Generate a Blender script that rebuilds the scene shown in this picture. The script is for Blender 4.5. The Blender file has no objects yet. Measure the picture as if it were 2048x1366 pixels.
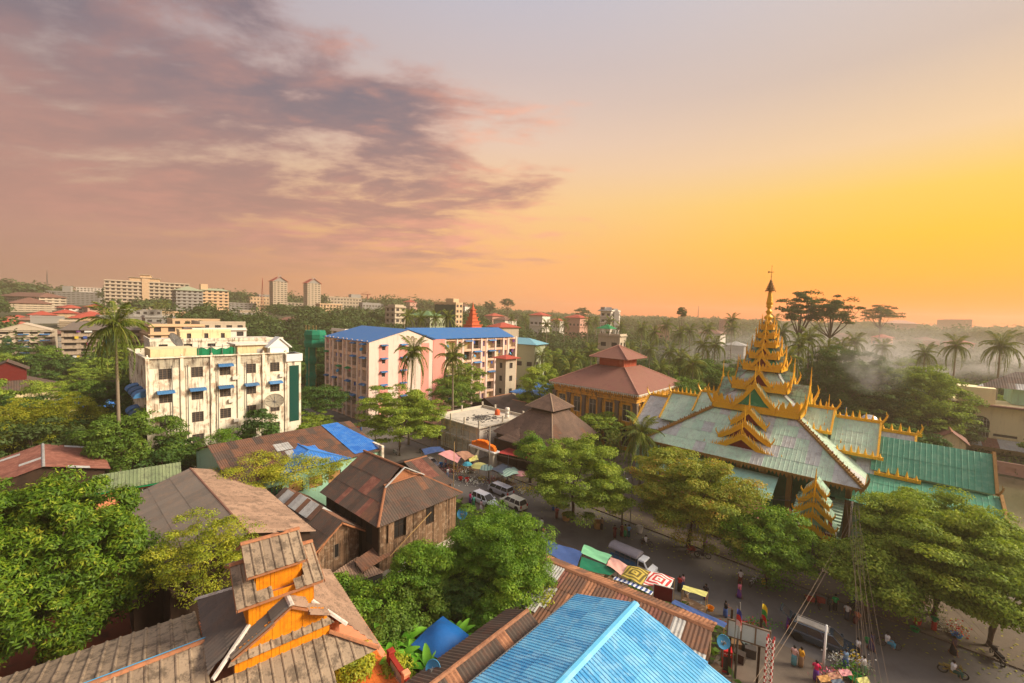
import bpy, math, random
import numpy as np
from mathutils import Vector, Matrix, Euler
C = bpy.context.scene.collection
SC = bpy.context.scene
PI = math.pi
R = math.radians

# ---------------------------------------------------------------- camera
F_PX, CAM_H, PITCH, ROLL = 853.0, 28.0, math.atan(55/853.0), R(1.75)
fw = Vector((0, math.cos(PITCH), -math.sin(PITCH)))
r0 = Vector((1, 0, 0)); u0 = r0.cross(fw)
rt = r0*math.cos(ROLL) + u0*math.sin(ROLL)
up = u0*math.cos(ROLL) - r0*math.sin(ROLL)
cam_d = bpy.data.cameras.new('camera'); cam = bpy.data.objects.new('camera', cam_d); C.objects.link(cam)
cam.matrix_world = Matrix(((rt.x, up.x, -fw.x, 0), (rt.y, up.y, -fw.y, 0), (rt.z, up.z, -fw.z, CAM_H), (0, 0, 0, 1)))
cam_d.sensor_width = 36; cam_d.lens = 36*F_PX/2048; cam_d.clip_start = 0.5; cam_d.clip_end = 12000
SC.camera = cam
SC.view_settings.view_transform = 'Standard'
SC.view_settings.look = 'None'
SC.view_settings.exposure = 1.14
SC.view_settings.gamma = 1.0
SC.cycles.use_denoising = True
SC.cycles.max_bounces = 6; SC.cycles.diffuse_bounces = 3; SC.cycles.glossy_bounces = 2
SC.cycles.transmission_bounces = 3; SC.cycles.transparent_max_bounces = 6; SC.cycles.volume_bounces = 0
SC.cycles.sample_clamp_indirect = 5; SC.cycles.volume_step_rate = 2.0; SC.cycles.volume_max_steps = 64
SC.cycles.use_adaptive_sampling = True; SC.cycles.adaptive_threshold = 0.02

SUN_AZ, SUN_EL = 94.0, 32.0       # compass azimuth (0 = where the camera looks, 90 = to its right)
sd = bpy.data.lights.new('sun', 'SUN'); sun = bpy.data.objects.new('sun', sd); C.objects.link(sun)
sd.energy = 3.0; sd.angle = R(20); sd.color = (1.0, 0.86, 0.66)
sv = Vector((math.sin(R(SUN_AZ))*math.cos(R(SUN_EL)), math.cos(R(SUN_AZ))*math.cos(R(SUN_EL)), math.sin(R(SUN_EL))))
sun.rotation_euler = sv.to_track_quat('Z', 'Y').to_euler()
sun.location = (60, 0, 80)

def lin(c):
    return tuple(((v/255)/12.92 if v/255 <= .04045 else ((v/255+.055)/1.055)**2.4) for v in c)

class NT:
    """tiny node-tree writer"""
    def __init__(s, tree): s.t = tree; s.n = tree.nodes; s.l = tree.links
    def new(s, typ, **kw):
        n = s.n.new(typ)
        for k, v in kw.items(): setattr(n, k, v)
        return n
    def put(s, sock, v):
        if isinstance(v, bpy.types.NodeSocket): s.l.new(v, sock)
        elif v is not None:
            if hasattr(sock.default_value, '__len__') and not hasattr(v, '__len__'): v = (v,)*len(sock.default_value)
            if hasattr(v, '__len__') and len(v) == 3 and len(sock.default_value) == 4: v = (*v, 1)
            sock.default_value = v
    def m(s, op, a, b=None, c=None, clamp=False):
        n = s.new('ShaderNodeMath', operation=op, use_clamp=clamp); s.put(n.inputs[0], a)
        if b is not None: s.put(n.inputs[1], b)
        if c is not None: s.put(n.inputs[2], c)
        return n.outputs[0]
    def vm(s, op, a, b=None):
        n = s.new('ShaderNodeVectorMath', operation=op); s.put(n.inputs[0], a)
        if b is not None: s.put(n.inputs[1], b)
        return n.outputs[0]
    def mix(s, f, a, b, blend='MIX'):
        n = s.new('ShaderNodeMix', data_type='RGBA', blend_type=blend)
        s.put(n.inputs[0], f); s.put(n.inputs[6], a); s.put(n.inputs[7], b); return n.outputs[2]
    def ramp(s, f, stops, interp='LINEAR'):
        n = s.new('ShaderNodeValToRGB'); cr = n.color_ramp; cr.interpolation = interp
        while len(cr.elements) < len(stops): cr.elements.new(.5)
        for e, (p, c) in zip(cr.elements, stops):
            e.position = p; e.color = (*c, 1) if hasattr(c, '__len__') else (c, c, c, 1)
        s.put(n.inputs[0], f); return n.outputs[0]
    def noise(s, vec, scale=1, detail=3, rough=.55, dist=0):
        n = s.new('ShaderNodeTexNoise'); s.put(n.inputs['Vector'], vec); s.put(n.inputs['Scale'], scale)
        s.put(n.inputs['Detail'], detail); s.put(n.inputs['Roughness'], rough); s.put(n.inputs['Distortion'], dist)
        return n.outputs[0]
    def sstep(s, x, a, b):
        n = s.new('ShaderNodeMapRange', interpolation_type='SMOOTHSTEP'); s.put(n.inputs[0], x)
        s.put(n.inputs[1], a); s.put(n.inputs[2], b); return n.outputs[0]

# ---------------------------------------------------------------- sky (World): dusk gradient around the sun's azimuth, cloud bank on the left
world = bpy.data.worlds.new('World'); SC.world = world; world.use_nodes = True
w = NT(world.node_tree); w.n.clear()
tc = w.new('ShaderNodeTexCoord').outputs['Generated']
sp = w.new('ShaderNodeSeparateXYZ'); w.put(sp.inputs[0], tc); X, Y, Z = sp.outputs
el = w.m('MULTIPLY', w.m('ARCSINE', Z), 180/PI)
az = w.m('MULTIPLY', w.m('ARCTAN2', X, Y), 180/PI)
GA = R(58)
dsun = w.m('MULTIPLY', w.m('ARCCOSINE', w.m('DIVIDE', w.m('ADD', w.m('MULTIPLY', X, math.sin(GA)), w.m('MULTIPLY', Y, math.cos(GA))),
        w.m('SQRT', w.m('ADD', w.m('MULTIPLY', X, X), w.m('ADD', w.m('MULTIPLY', Y, Y), 1e-4))))), 180/PI)
e60 = w.m('DIVIDE', el, 60.0, clamp=True)
rampR = w.ramp(e60, [(0, lin((305,124,0))), (.03, lin((330,158,0))), (.085, lin((305,184,0))), (.15, lin((264,200,30))), (.22, lin((256,208,86))),
                     (.3, lin((246,208,160))), (.42, lin((214,192,176))), (.62, lin((210,204,208))), (1, lin((234,230,236)))])
rampC = w.ramp(e60, [(0, lin((258,160,102))), (.05, lin((257,176,112))), (.14, lin((254,190,120))), (.24, lin((251,204,146))), (.35, lin((235,202,178))),
                     (.48, lin((208,190,186))), (.6, lin((194,190,200))), (1, lin((234,230,236)))])
rampL = w.ramp(e60, [(0, lin((178,130,108))), (.06, lin((184,136,112))), (.14, lin((196,150,124))), (.25, lin((206,176,156))), (.4, lin((178,164,164))),
                     (.6, lin((180,176,188))), (1, lin((234,230,236)))])
c1 = w.mix(w.sstep(dsun, 8, 64), rampR, rampC)
c2 = w.mix(w.sstep(dsun, 56, 112), c1, rampL)
# cloud deck at a fixed height, seen in perspective
zz = w.m('ADD', w.m('MAXIMUM', Z, 0.0), 0.13)
uv = w.new('ShaderNodeCombineXYZ'); w.put(uv.inputs[0], w.m('DIVIDE', X, zz)); w.put(uv.inputs[1], w.m('DIVIDE', Y, zz))
rot = w.new('ShaderNodeMapping'); w.put(rot.inputs[0], uv.outputs[0]); rot.inputs['Rotation'].default_value = (0, 0, R(-12)); rot.inputs['Scale'].default_value = (0.75, 1.25, 1)
rot.inputs['Location'].default_value = (3.1, 1.7, 0)
n1 = w.noise(rot.outputs[0], 1.5, 8, .6, .3)
n2 = w.noise(rot.outputs[0], 4.2, 6, .6, .25)
n3 = w.noise(rot.outputs[0], 0.8, 4, .5, .1)
e14 = w.m('SUBTRACT', el, 14)
azc = w.m('SUBTRACT', 8.0, w.m('MULTIPLY', .082, w.m('MULTIPLY', e14, e14)))
side = w.m('DIVIDE', w.m('SUBTRACT', azc, az), 26.0)
side = w.m('MAXIMUM', w.m('MINIMUM', side, 0.75), -2.0)
back = w.sstep(az, -178, -140)
dens = w.m('ADD', w.m('ADD', w.m('MULTIPLY', n1, 1.15), w.m('MULTIPLY', n2, .62)), w.m('MULTIPLY', side, .38))
cl = w.m('MULTIPLY', w.sstep(dens, .9, 1.2), back)
cl = w.m('MULTIPLY', cl, w.sstep(el, 1.5, 9))
cl = w.m('MULTIPLY', cl, .93)
warm = w.m('MULTIPLY', w.sstep(az, -75, 6), w.sstep(w.m('ADD', w.m('MULTIPLY', n2, .7), w.m('MULTIPLY', n3, .6)), .56, .86))
edge = w.m('SUBTRACT', 1.0, w.sstep(dens, .86, 1.32))
warm = w.m('MINIMUM', w.m('ADD', w.m('MULTIPLY', warm, 1.0), w.m('MULTIPLY', w.m('MULTIPLY', edge, w.sstep(az, -70, 5)), .75)), 1.0)
dark = w.mix(w.sstep(el, 6, 28), lin((182,136,120)), lin((116,111,123)))
pink = w.mix(w.sstep(az, -30, 12), lin((230,160,136)), lin((258,180,144)))
cc = w.mix(warm, dark, pink)
sky = w.mix(cl, c2, cc)
low = w.sstep(el, -8, -1)
sky = w.mix(low, lin((120,100,85)), sky)
nish = w.new('ShaderNodeTexSky', sky_type='NISHITA'); nish.sun_disc = False; nish.sun_elevation = R(SUN_EL); nish.sun_rotation = R(SUN_AZ)
bgA = w.new('ShaderNodeBackground'); w.put(bgA.inputs[0], sky); bgA.inputs[1].default_value = 0.452
bgB = w.new('ShaderNodeBackground'); w.put(bgB.inputs[0], nish.outputs[0]); bgB.inputs[1].default_value = 0.002
ad = w.new('ShaderNodeAddShader'); w.l.new(bgA.outputs[0], ad.inputs[0]); w.l.new(bgB.outputs[0], ad.inputs[1])
wo = w.new('ShaderNodeOutputWorld'); w.l.new(ad.outputs[0], wo.inputs[0])

# ---------------------------------------------------------------- measuring helpers
def W(px, py, z=0.0):
    """the point of the place, at height z, that the photograph's pixel (2048 wide) shows"""
    d = fw + rt*((px-1024)/F_PX) - up*((py-683)/F_PX)
    t = (z-CAM_H)/d.z
    return Vector((d.x*t, d.y*t, z))
def WD(px, py, dist):
    d = fw + rt*((px-1024)/F_PX) - up*((py-683)/F_PX)
    t = dist/d.y
    return Vector((d.x*t, d.y*t, CAM_H+d.z*t))
def sm(a, b, x):
    t = min(1, max(0, (x-a)/(b-a))); return t*t*(3-2*t)
def ground(x, y):
    D = math.hypot(x, y); a = math.degrees(math.atan2(x, max(y, 1e-3)))
    wl = 1-sm(-16, 12, a)
    h = wl*(sm(165, 330, D)*17 + sm(380, 620, D)*7) + (1-wl)*(sm(150, 420, D)*5 + sm(500, 900, D)*5)
    h += sm(140, 300, D)*1.6*math.sin(x*.021+1)*math.cos(y*.017)
    return h*(1-sm(1300, 2600, D)*.75)

# ---------------------------------------------------------------- mesh helpers
class MB:
    def __init__(s): s.v = []; s.f = []; s.mi = []
    def add(s, vs, fs, mi=0):
        o = len(s.v); s.v.extend([tuple(p) for p in vs]); s.f.extend([tuple(i+o for i in f) for f in fs]); s.mi.extend([mi]*len(fs)); return s
    def box(s, x0, x1, y0, y1, z0, z1, mi=0):
        return s.add([(x0,y0,z0),(x1,y0,z0),(x1,y1,z0),(x0,y1,z0),(x0,y0,z1),(x1,y0,z1),(x1,y1,z1),(x0,y1,z1)],
                     [(0,3,2,1),(4,5,6,7),(0,1,5,4),(1,2,6,5),(2,3,7,6),(3,0,4,7)], mi)
    def cbox(s, c, sz, mi=0, rz=0):
        hx, hy, hz = sz[0]/2, sz[1]/2, sz[2]/2; cs, sn = math.cos(rz), math.sin(rz); vs = []
        for z in (-hz, hz):
            for x, y in ((-hx,-hy),(hx,-hy),(hx,hy),(-hx,hy)): vs.append((c[0]+x*cs-y*sn, c[1]+x*sn+y*cs, c[2]+z))
        return s.add(vs, [(0,3,2,1),(4,5,6,7),(0,1,5,4),(1,2,6,5),(2,3,7,6),(3,0,4,7)], mi)
    def quad(s, a, b, c, d, mi=0): return s.add([a,b,c,d], [(0,1,2,3)], mi)
    def poly(s, pts, mi=0): return s.add(pts, [tuple(range(len(pts)))], mi)
    def slab(s, pts, th, mi=0):
        """polygon (list of 3-D points, any plane) thickened by th downwards along its normal"""
        P = [Vector(p) for p in pts]; n = Vector((0,0,0))
        for i in range(len(P)): n += (P[i]-P[0]).cross(P[(i+1) % len(P)]-P[0])
        n.normalize()
        if n.z < 0: P = P[::-1]; n = -n
        k = len(P); vs = P+[p-n*th for p in P]
        fs = [tuple(range(k)), tuple(range(2*k-1, k-1, -1))]+[(i, i+k, (i+1) % k+k, (i+1) % k) for i in range(k)]
        return s.add(vs, fs, mi)
    def tube(s, pts, r, n=6, mi=0, r1=None, cap=True):
        P = [Vector(p) for p in pts]; k = len(P); vs = []
        for i, p in enumerate(P):
            t = (P[min(i+1, k-1)]-P[max(i-1, 0)]).normalized()
            a = t.cross(Vector((0,0,1)));
            if a.length < 1e-3: a = Vector((1,0,0))
            a.normalize(); b = t.cross(a)
            rr = r if r1 is None else r+(r1-r)*i/(k-1)
            for j in range(n): vs.append(p+(a*math.cos(2*PI*j/n)+b*math.sin(2*PI*j/n))*rr)
        fs = [(i*n+j, i*n+(j+1) % n, (i+1)*n+(j+1) % n, (i+1)*n+j) for i in range(k-1) for j in range(n)]
        if cap: fs += [tuple(range(n-1, -1, -1)), tuple(range((k-1)*n, k*n))]
        return s.add(vs, fs, mi)
    def lathe(s, prof, n=12, c=(0,0,0), mi=0, sq=False, ph=0):
        vs = []; k = len(prof)
        for r, z in prof:
            for j in range(n):
                a = 2*PI*j/n+ph; vs.append((c[0]+r*math.cos(a), c[1]+r*math.sin(a), c[2]+z))
        fs = [(i*n+j, i*n+(j+1) % n, (i+1)*n+(j+1) % n, (i+1)*n+j) for i in range(k-1) for j in range(n)]
        fs += [tuple(range(n-1, -1, -1)), tuple(range((k-1)*n, k*n))]
        return s.add(vs, fs, mi)
    def mesh(s, name, mats, smooth=False):
        me = bpy.data.meshes.new(name); me.from_pydata(s.v, [], s.f)
        for m_ in (mats if isinstance(mats, (list, tuple)) else [mats]): me.materials.append(m_)
        if any(s.mi): me.polygons.foreach_set('material_index', s.mi)
        if smooth: me.polygons.foreach_set('use_smooth', [True]*len(me.polygons))
        me.update(); return me
    def build(s, name, mats, parent=None, smooth=False, **kw):
        return link(name, s.mesh(name, mats, smooth), parent, **kw)

def link(name, me, parent=None, loc=None, rot=None, scale=None, **props):
    o = bpy.data.objects.new(name, me); C.objects.link(o)
    if parent is not None: o.parent = parent
    if loc is not None: o.location = loc
    if rot is not None: o.rotation_euler = rot
    if scale is not None: o.scale = scale
    for k, v in props.items():
        if v is not None: o[k] = v
    return o
def thing(name, label, cat, loc=(0,0,0), az=None, rz=0, group=None):
    o = bpy.data.objects.new(name, None); C.objects.link(o); o.location = loc
    o.rotation_euler = (0, 0, R(90-az) if az is not None else rz); o.empty_display_size = .3
    o['label'] = label; o['category'] = cat
    if group: o['group'] = group
    return o
def tag(o, label, cat, group=None, kind=None):
    o['label'] = label; o['category'] = cat
    if group: o['group'] = group
    if kind: o['kind'] = kind
    return o
def kids(o): return [c for c in bpy.data.objects if c.parent == o]
_kids = {}
def copy_thing(o, loc, rz=None, label=None, scale=None, group=None, swap=None):
    """a copy of a thing with copies of its parts and sub-parts; meshes stay shared. swap: {material: material} makes own meshes"""
    def cp(a, par):
        b = a.copy(); C.objects.link(b); b.parent = par
        if par is not None: b.matrix_parent_inverse = a.matrix_parent_inverse
        if swap and b.type == 'MESH' and any(m_ in swap for m_ in b.data.materials):
            key = (b.data.name, tuple((k.name, v.name) for k, v in swap.items()))
            if key not in _kids.setdefault('m', {}):
                me = b.data.copy()
                for i, m_ in enumerate(me.materials):
                    if m_ in swap: me.materials[i] = swap[m_]
                _kids['m'][key] = me
            b.data = _kids['m'][key]
        for ch in _kids.setdefault(a.name, kids(a)): cp(ch, b)
        return b
    b = cp(o, None); b.location = loc
    if rz is not None: b.rotation_euler = (0, 0, rz)
    if scale is not None: b.scale = (scale,)*3 if not hasattr(scale, '__len__') else scale
    if label: b['label'] = label
    if group: b['group'] = group
    return b
# ---------------------------------------------------------------- materials
_pos = {}
def M(name, col, rough=.85, var=.18, scale=2.0, streak=None, streak_amt=.6, streak_scale=(.9,.9,.12), bump=.0, bscale=20, rnd=.0, metal=0,
      patch=None, patch_amt=.5, patch_scale=.8, spec=.3, lines=None, coat=0):
    """matt procedural paint / cement / metal: noise variation, run-down streaks, blotches of a second colour, per-object tone"""
    ma = bpy.data.materials.new(name); ma.use_nodes = True; t = NT(ma.node_tree); b = t.n['Principled BSDF']
    pos = t.new('ShaderNodeNewGeometry').outputs['Position']
    base = col if max(col) <= 1 else lin(col)
    c = t.mix(t.noise(pos, scale, 4), tuple(x*(1-var) for x in base), tuple(min(1, x*(1+var)) for x in base))
    if rnd:
        oi = t.new('ShaderNodeObjectInfo').outputs['Random']
        c = t.mix(1.0, c, t.ramp(oi, [(0, 1-rnd), (1, 1.0)]), 'MULTIPLY')
    if patch:
        pc = patch if max(patch) <= 1 else lin(patch)
        c = t.mix(t.m('MULTIPLY', t.sstep(t.noise(pos, patch_scale, 5, .65), .5, .62), patch_amt), c, pc)
    if streak:
        sc = streak if max(streak) <= 1 else lin(streak)
        mp = t.new('ShaderNodeMapping'); t.put(mp.inputs[0], pos); mp.inputs['Scale'].default_value = streak_scale
        f = t.m('MULTIPLY', t.sstep(t.noise(mp.outputs[0], 1.6, 6, .68), .48, .66), t.sstep(t.noise(pos, .35, 3), .35, .6))
        c = t.mix(t.m('MULTIPLY', f, streak_amt), c, sc)
    t.put(b.inputs['Base Color'], c); b.inputs['Roughness'].default_value = rough; b.inputs['Metallic'].default_value = metal
    b.inputs['Specular IOR Level'].default_value = spec
    if coat: b.inputs['Coat Weight'].default_value = coat
    if bump:
        bn = t.new('ShaderNodeBump'); bn.inputs['Strength'].default_value = bump; bn.inputs['Distance'].default_value = .05
        t.put(bn.inputs['Height'], t.noise(pos, bscale, 4)); t.l.new(bn.outputs[0], b.inputs['Normal'])
    return ma

def leafmat(name, cols, scale=.35, trans=.35, sat=1.0):
    """leaves: tone from a per-leaf attribute (random; crowns add painted top light) and from clump noise, with light passing through"""
    ma = bpy.data.materials.new(name); ma.use_nodes = True; t = NT(ma.node_tree); t.n.clear()
    pos = t.new('ShaderNodeNewGeometry').outputs['Position']
    at = t.new('ShaderNodeAttribute', attribute_name='rnd').outputs['Fac']
    oi = t.new('ShaderNodeObjectInfo').outputs['Random']
    f = t.m('ADD', t.m('MULTIPLY', at, .42), t.m('ADD', t.m('MULTIPLY', t.noise(pos, scale, 3), .62), t.m('MULTIPLY', oi, .12)))
    f = t.m('SUBTRACT', f, .08, clamp=True)
    k = len(cols); c = t.ramp(f, [(.15+.7*i/(k-1), lin(cc)) for i, cc in enumerate(cols)])
    d = t.new('ShaderNodeBsdfDiffuse'); tr = t.new('ShaderNodeBsdfTranslucent'); gl = t.new('ShaderNodeBsdfGlossy'); gl.inputs['Roughness'].default_value = .6
    gl.inputs['Color'].default_value = (.8,.8,.7,1)
    t.put(d.inputs[0], c); t.put(tr.inputs[0], t.mix(1.0, c, (1.0,.95,.45,1), 'MULTIPLY'))
    m1 = t.new('ShaderNodeMixShader'); m1.inputs[0].default_value = trans; t.l.new(d.outputs[0], m1.inputs[1]); t.l.new(tr.outputs[0], m1.inputs[2])
    m2 = t.new('ShaderNodeMixShader'); m2.inputs[0].default_value = .025; t.l.new(m1.outputs[0], m2.inputs[1]); t.l.new(gl.outputs[0], m2.inputs[2])
    o = t.new('ShaderNodeOutputMaterial'); t.l.new(m2.outputs[0], o.inputs[0]); return ma

def glassmat(name, col=(.02,.03,.035), rough=.15):
    ma = bpy.data.materials.new(name); ma.use_nodes = True; b = ma.node_tree.nodes['Principled BSDF']
    b.inputs['Base Color'].default_value = (*col, 1); b.inputs['Roughness'].default_value = rough; b.inputs['Specular IOR Level'].default_value = .6
    return ma

def sheetmat(name, a, b_, patch, rust=.5, grid=None, rough=.75, metal=0):
    """sheet roofing: per-sheet tone (object random), weathering blotches, runs down the slope; optional sheet seams on far roofs"""
    ma = bpy.data.materials.new(name); ma.use_nodes = True; t = NT(ma.node_tree); b = t.n['Principled BSDF']
    pos = t.new('ShaderNodeNewGeometry').outputs['Position']; oi = t.new('ShaderNodeObjectInfo').outputs['Random']
    c = t.mix(t.m('ADD', t.m('MULTIPLY', oi, .6), t.m('MULTIPLY', t.noise(pos, .5, 4), .4)), lin(a), lin(b_))
    n = t.noise(pos, 1.3, 6, .7); n2 = t.noise(pos, 9, 4, .7)
    c = t.mix(t.m('MULTIPLY', t.sstep(t.m('ADD', n, t.m('MULTIPLY', n2, .3)), .6, .78), rust), c, lin(patch))
    c = t.mix(t.m('MULTIPLY', t.sstep(n2, .52, .68), .3), c, tuple(x*.35 for x in lin(a)))
    if grid:
        tx = t.new('ShaderNodeTexCoord').outputs['Object']
        for ax, per in grid:
            s_ = t.new('ShaderNodeSeparateXYZ'); t.put(s_.inputs[0], tx)
            fr = t.m('FRACT', t.m('DIVIDE', s_.outputs[ax], per))
            ln = t.m('SUBTRACT', 1.0, t.sstep(t.m('ABSOLUTE', t.m('SUBTRACT', fr, .5)), 0, .12))
            c = t.mix(t.m('MULTIPLY', ln, .5), c, tuple(x*.4 for x in lin(a)))
    t.put(b.inputs['Base Color'], c); b.inputs['Roughness'].default_value = rough; b.inputs['Metallic'].default_value = metal; b.inputs['Specular IOR Level'].default_value = .3
    bn = t.new('ShaderNodeBump'); bn.inputs['Strength'].default_value = .35; bn.inputs['Distance'].default_value = .03
    t.put(bn.inputs['Height'], t.noise(pos, 14, 4)); t.l.new(bn.outputs[0], b.inputs['Normal'])
    return ma

m_white = M('white_render', (236,226,204), streak=(84,56,40), streak_amt=.9, streak_scale=(1.7,1.7,.16), patch=(164,122,88), patch_amt=.5, patch_scale=.7, var=.1)
m_cream = M('cream_render', (226,204,160), streak=(110,88,66), streak_amt=.5, var=.1)
m_offw = M('offwhite_paint', (222,214,200), var=.1, streak=(120,108,96), streak_amt=.35)
m_pink = M('pink_render', (226,150,138), var=.08, streak=(150,90,84), streak_amt=.25)
m_lpink = M('pale_pink_render', (232,206,192), var=.06, streak=(150,120,108), streak_amt=.25)
m_lilac = M('lilac_render', (128,104,150), var=.1)
m_grey = M('grey_cement', (200,192,182), var=.15, streak=(90,84,78), streak_amt=.5, patch=(112,108,102), patch_amt=.4, bump=.2)
m_dgrey = M('dark_cement', (96,92,88), var=.2, bump=.2)
m_cconc = M('pale_concrete', (196,186,168), var=.12, patch=(140,130,116), patch_amt=.35)
m_ocre = M('ochre_render', (226,164,64), var=.16, streak=(92,76,62), streak_amt=.9, patch=(150,118,84), patch_amt=.5, scale=3)
m_dstone = M('weathered_grey_stone', (112,98,88), var=.25, patch=(150,120,80), patch_amt=.3, bump=.3)
m_blueawn = M('blue_awning_sheet', (60,118,172), rough=.6, var=.25, rnd=.45, patch=(120,150,180), patch_amt=.25)
m_blueroof = M('blue_sheet_roof', (46,104,164), rough=.55, var=.1, patch=(90,120,150), patch_amt=.3)
m_glass = glassmat('dark_glass', (.05,.045,.045), .18); m_gglass = glassmat('green_glass', (.01,.07,.055), .12)
m_wframe = M('window_frame_brown', (124,106,90), var=.15)
m_frame = M('window_frame_pale', (190,186,176), var=.08)
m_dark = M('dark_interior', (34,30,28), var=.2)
m_green = M('green_paint', (20,120,70), var=.15); m_mint = M('mint_paint', (160,204,176), var=.1, streak=(110,120,100), streak_amt=.4)
m_orange = M('orange_board_paint', (232,142,18), rough=.6, var=.1, scale=6, patch=(176,96,20), patch_amt=.35, patch_scale=2.2, streak=(120,70,20), streak_amt=.35)
m_oredge = M('orange_edge_paint', (168,112,78), var=.25, scale=5, patch=(120,90,70), patch_amt=.5, patch_scale=3)
m_salmon = M('salmon_render', (236,150,110), var=.08, streak=(170,100,70), streak_amt=.3)
m_red = M('red_paint', (150,46,34), var=.15); m_dred = M('dark_red_paint', (104,28,24), var=.2)
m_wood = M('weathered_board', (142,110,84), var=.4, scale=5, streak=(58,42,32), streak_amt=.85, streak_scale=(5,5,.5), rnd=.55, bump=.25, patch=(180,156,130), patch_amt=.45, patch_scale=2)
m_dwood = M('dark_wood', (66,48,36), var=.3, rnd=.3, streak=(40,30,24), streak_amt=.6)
m_fibre = sheetmat('fibre_cement_sheet', (128,110,92), (172,150,124), (70,60,50), .7)
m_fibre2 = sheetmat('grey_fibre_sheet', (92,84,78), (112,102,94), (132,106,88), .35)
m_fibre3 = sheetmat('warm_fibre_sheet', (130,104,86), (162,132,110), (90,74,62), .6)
m_bsheet = sheetmat('brown_iron_sheet', (68,58,52), (94,80,70), (120,78,58), .35)
m_rsheet = sheetmat('rusty_iron_sheet', (92,68,56), (118,86,68), (142,92,62), .5)
m_redsheet = sheetmat('red_oxide_sheet', (104,64,54), (132,82,68), (170,118,98), .4)
m_zinc = sheetmat('bright_zinc_sheet', (160,160,158), (196,194,188), (120,108,98), .4, metal=.2)
m_bluesheet = sheetmat('blue_corrugated_sheet', (48,138,196), (118,196,232), (160,208,230), .4, rough=.45)
m_greensheet = sheetmat('green_olive_sheet', (104,118,84), (132,142,104), (70,70,60), .5)
m_troof = sheetmat('pale_green_temple_roof', (138,178,150), (158,192,164), (128,118,112), .85, grid=[(0,.62),(1,.95)])
m_groof = sheetmat('green_temple_roof', (44,124,100), (62,142,114), (140,170,140), .35, grid=[(0,.62),(1,.95)])
m_tgrey = sheetmat('grey_temple_roof', (150,148,146), (172,168,160), (118,104,98), .6, grid=[(0,.62),(1,.95)])
m_redroof = sheetmat('terracotta_roof', (146,84,70), (160,96,80), (120,70,62), .35)
m_farred = M('far_red_roof', (168,72,56), var=.12)
m_farbrown = M('far_brown_roof', (120,84,70), var=.12)
m_tred = M('temple_red_wall', (110,30,22), var=.15)
m_bark = M('bark', (92,76,62), var=.3, scale=6, bump=.4)
m_palmbark = M('palm_bark', (132,118,100), var=.2, scale=5)
m_metal = M('grey_metal', (120,120,118), rough=.5, metal=.4); m_steel = M('stainless_tank', (190,192,196), rough=.25, metal=.8, var=.05)
m_black = M('black_rubber', (24,24,26), rough=.7); m_carw = M('white_car_paint', (226,228,230), rough=.25, var=.03, coat=.6, spec=.5)
m_cars = M('silver_car_paint', (182,180,186), rough=.28, var=.03, coat=.6, metal=.3); m_card = M('dark_blue_car_paint', (48,62,74), rough=.22, var=.05, coat=.8, spec=.5)
m_chrome = M('bright_metal', (200,200,200), rough=.2, metal=.9)
m_skin = M('skin', (142,96,70), rough=.6, var=.08); m_hair = M('black_hair', (22,18,16), rough=.5)
m_plast_r = M('red_plastic', (196,36,36), rough=.4); m_plast_b = M('blue_plastic', (40,120,190), rough=.4); m_plast_g = M('green_plastic', (30,150,80), rough=.4)
m_bamboo = M('bamboo_pole', (176,142,90), var=.15); m_dish = M('blue_dish_paint', (70,150,196), rough=.45, var=.08); m_lwhite = M('white_paint', (235,235,230), var=.05)
m_floor_or = None
def goldmat():
    ma = bpy.data.materials.new('gold_leaf_paint'); ma.use_nodes = True; t = NT(ma.node_tree); b = t.n['Principled BSDF']
    pos = t.new('ShaderNodeNewGeometry').outputs['Position']
    c = t.mix(t.noise(pos, 5, 5, .7), lin((222,146,10)), lin((255,204,36)))
    c = t.mix(t.m('MULTIPLY', t.sstep(t.noise(pos, 16, 3), .54, .66), .35), c, lin((150,84,10)))
    t.put(b.inputs['Base Color'], c); b.inputs['Metallic'].default_value = .15; b.inputs['Roughness'].default_value = .35
    bn = t.new('ShaderNodeBump'); bn.inputs['Strength'].default_value = .7; bn.inputs['Distance'].default_value = .08
    t.put(bn.inputs['Height'], t.noise(pos, 9, 4)); t.l.new(bn.outputs[0], b.inputs['Normal']); return ma
m_gold = goldmat()
m_dgold = M('aged_gold_paint', (150,110,52), rough=.6, var=.3, scale=6, bump=.4)
L_mango = leafmat('mango_leaves', [(28,56,12),(60,96,16),(104,136,24),(190,188,58)], .9, .3)
L_green = leafmat('green_leaves', [(50,80,22),(92,124,34),(140,160,54)], .5)
L_street = leafmat('street_tree_leaves', [(66,92,32),(106,134,40),(148,168,54),(190,196,74)], .45)
L_orange = leafmat('turning_leaves', [(72,98,34),(106,132,42),(144,158,52),(178,166,62),(222,136,72)], .32)
L_dark = leafmat('dark_green_leaves', [(34,64,26),(64,98,36),(98,128,44)], .3)
L_yell = leafmat('yellow_green_leaves', [(78,98,24),(134,150,34),(184,182,46),(200,176,60)], .6)
L_bright = leafmat('bright_green_leaves', [(54,94,20),(104,144,32),(168,190,54)], .7)
L_far = leafmat('far_leaves', [(44,62,28),(72,94,40),(98,116,52)], .12)
L_palm = leafmat('palm_leaves', [(58,80,28),(98,116,38),(150,146,54)], .5, .25)
L_banana = leafmat('banana_leaves', [(54,120,24),(98,168,34),(140,196,56)], .8, .4)
def tarp(name, col, rough=.55, **k): return M(name, col, rough=rough, var=.14, scale=1.5, bump=.5, bscale=3, **k)
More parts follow.
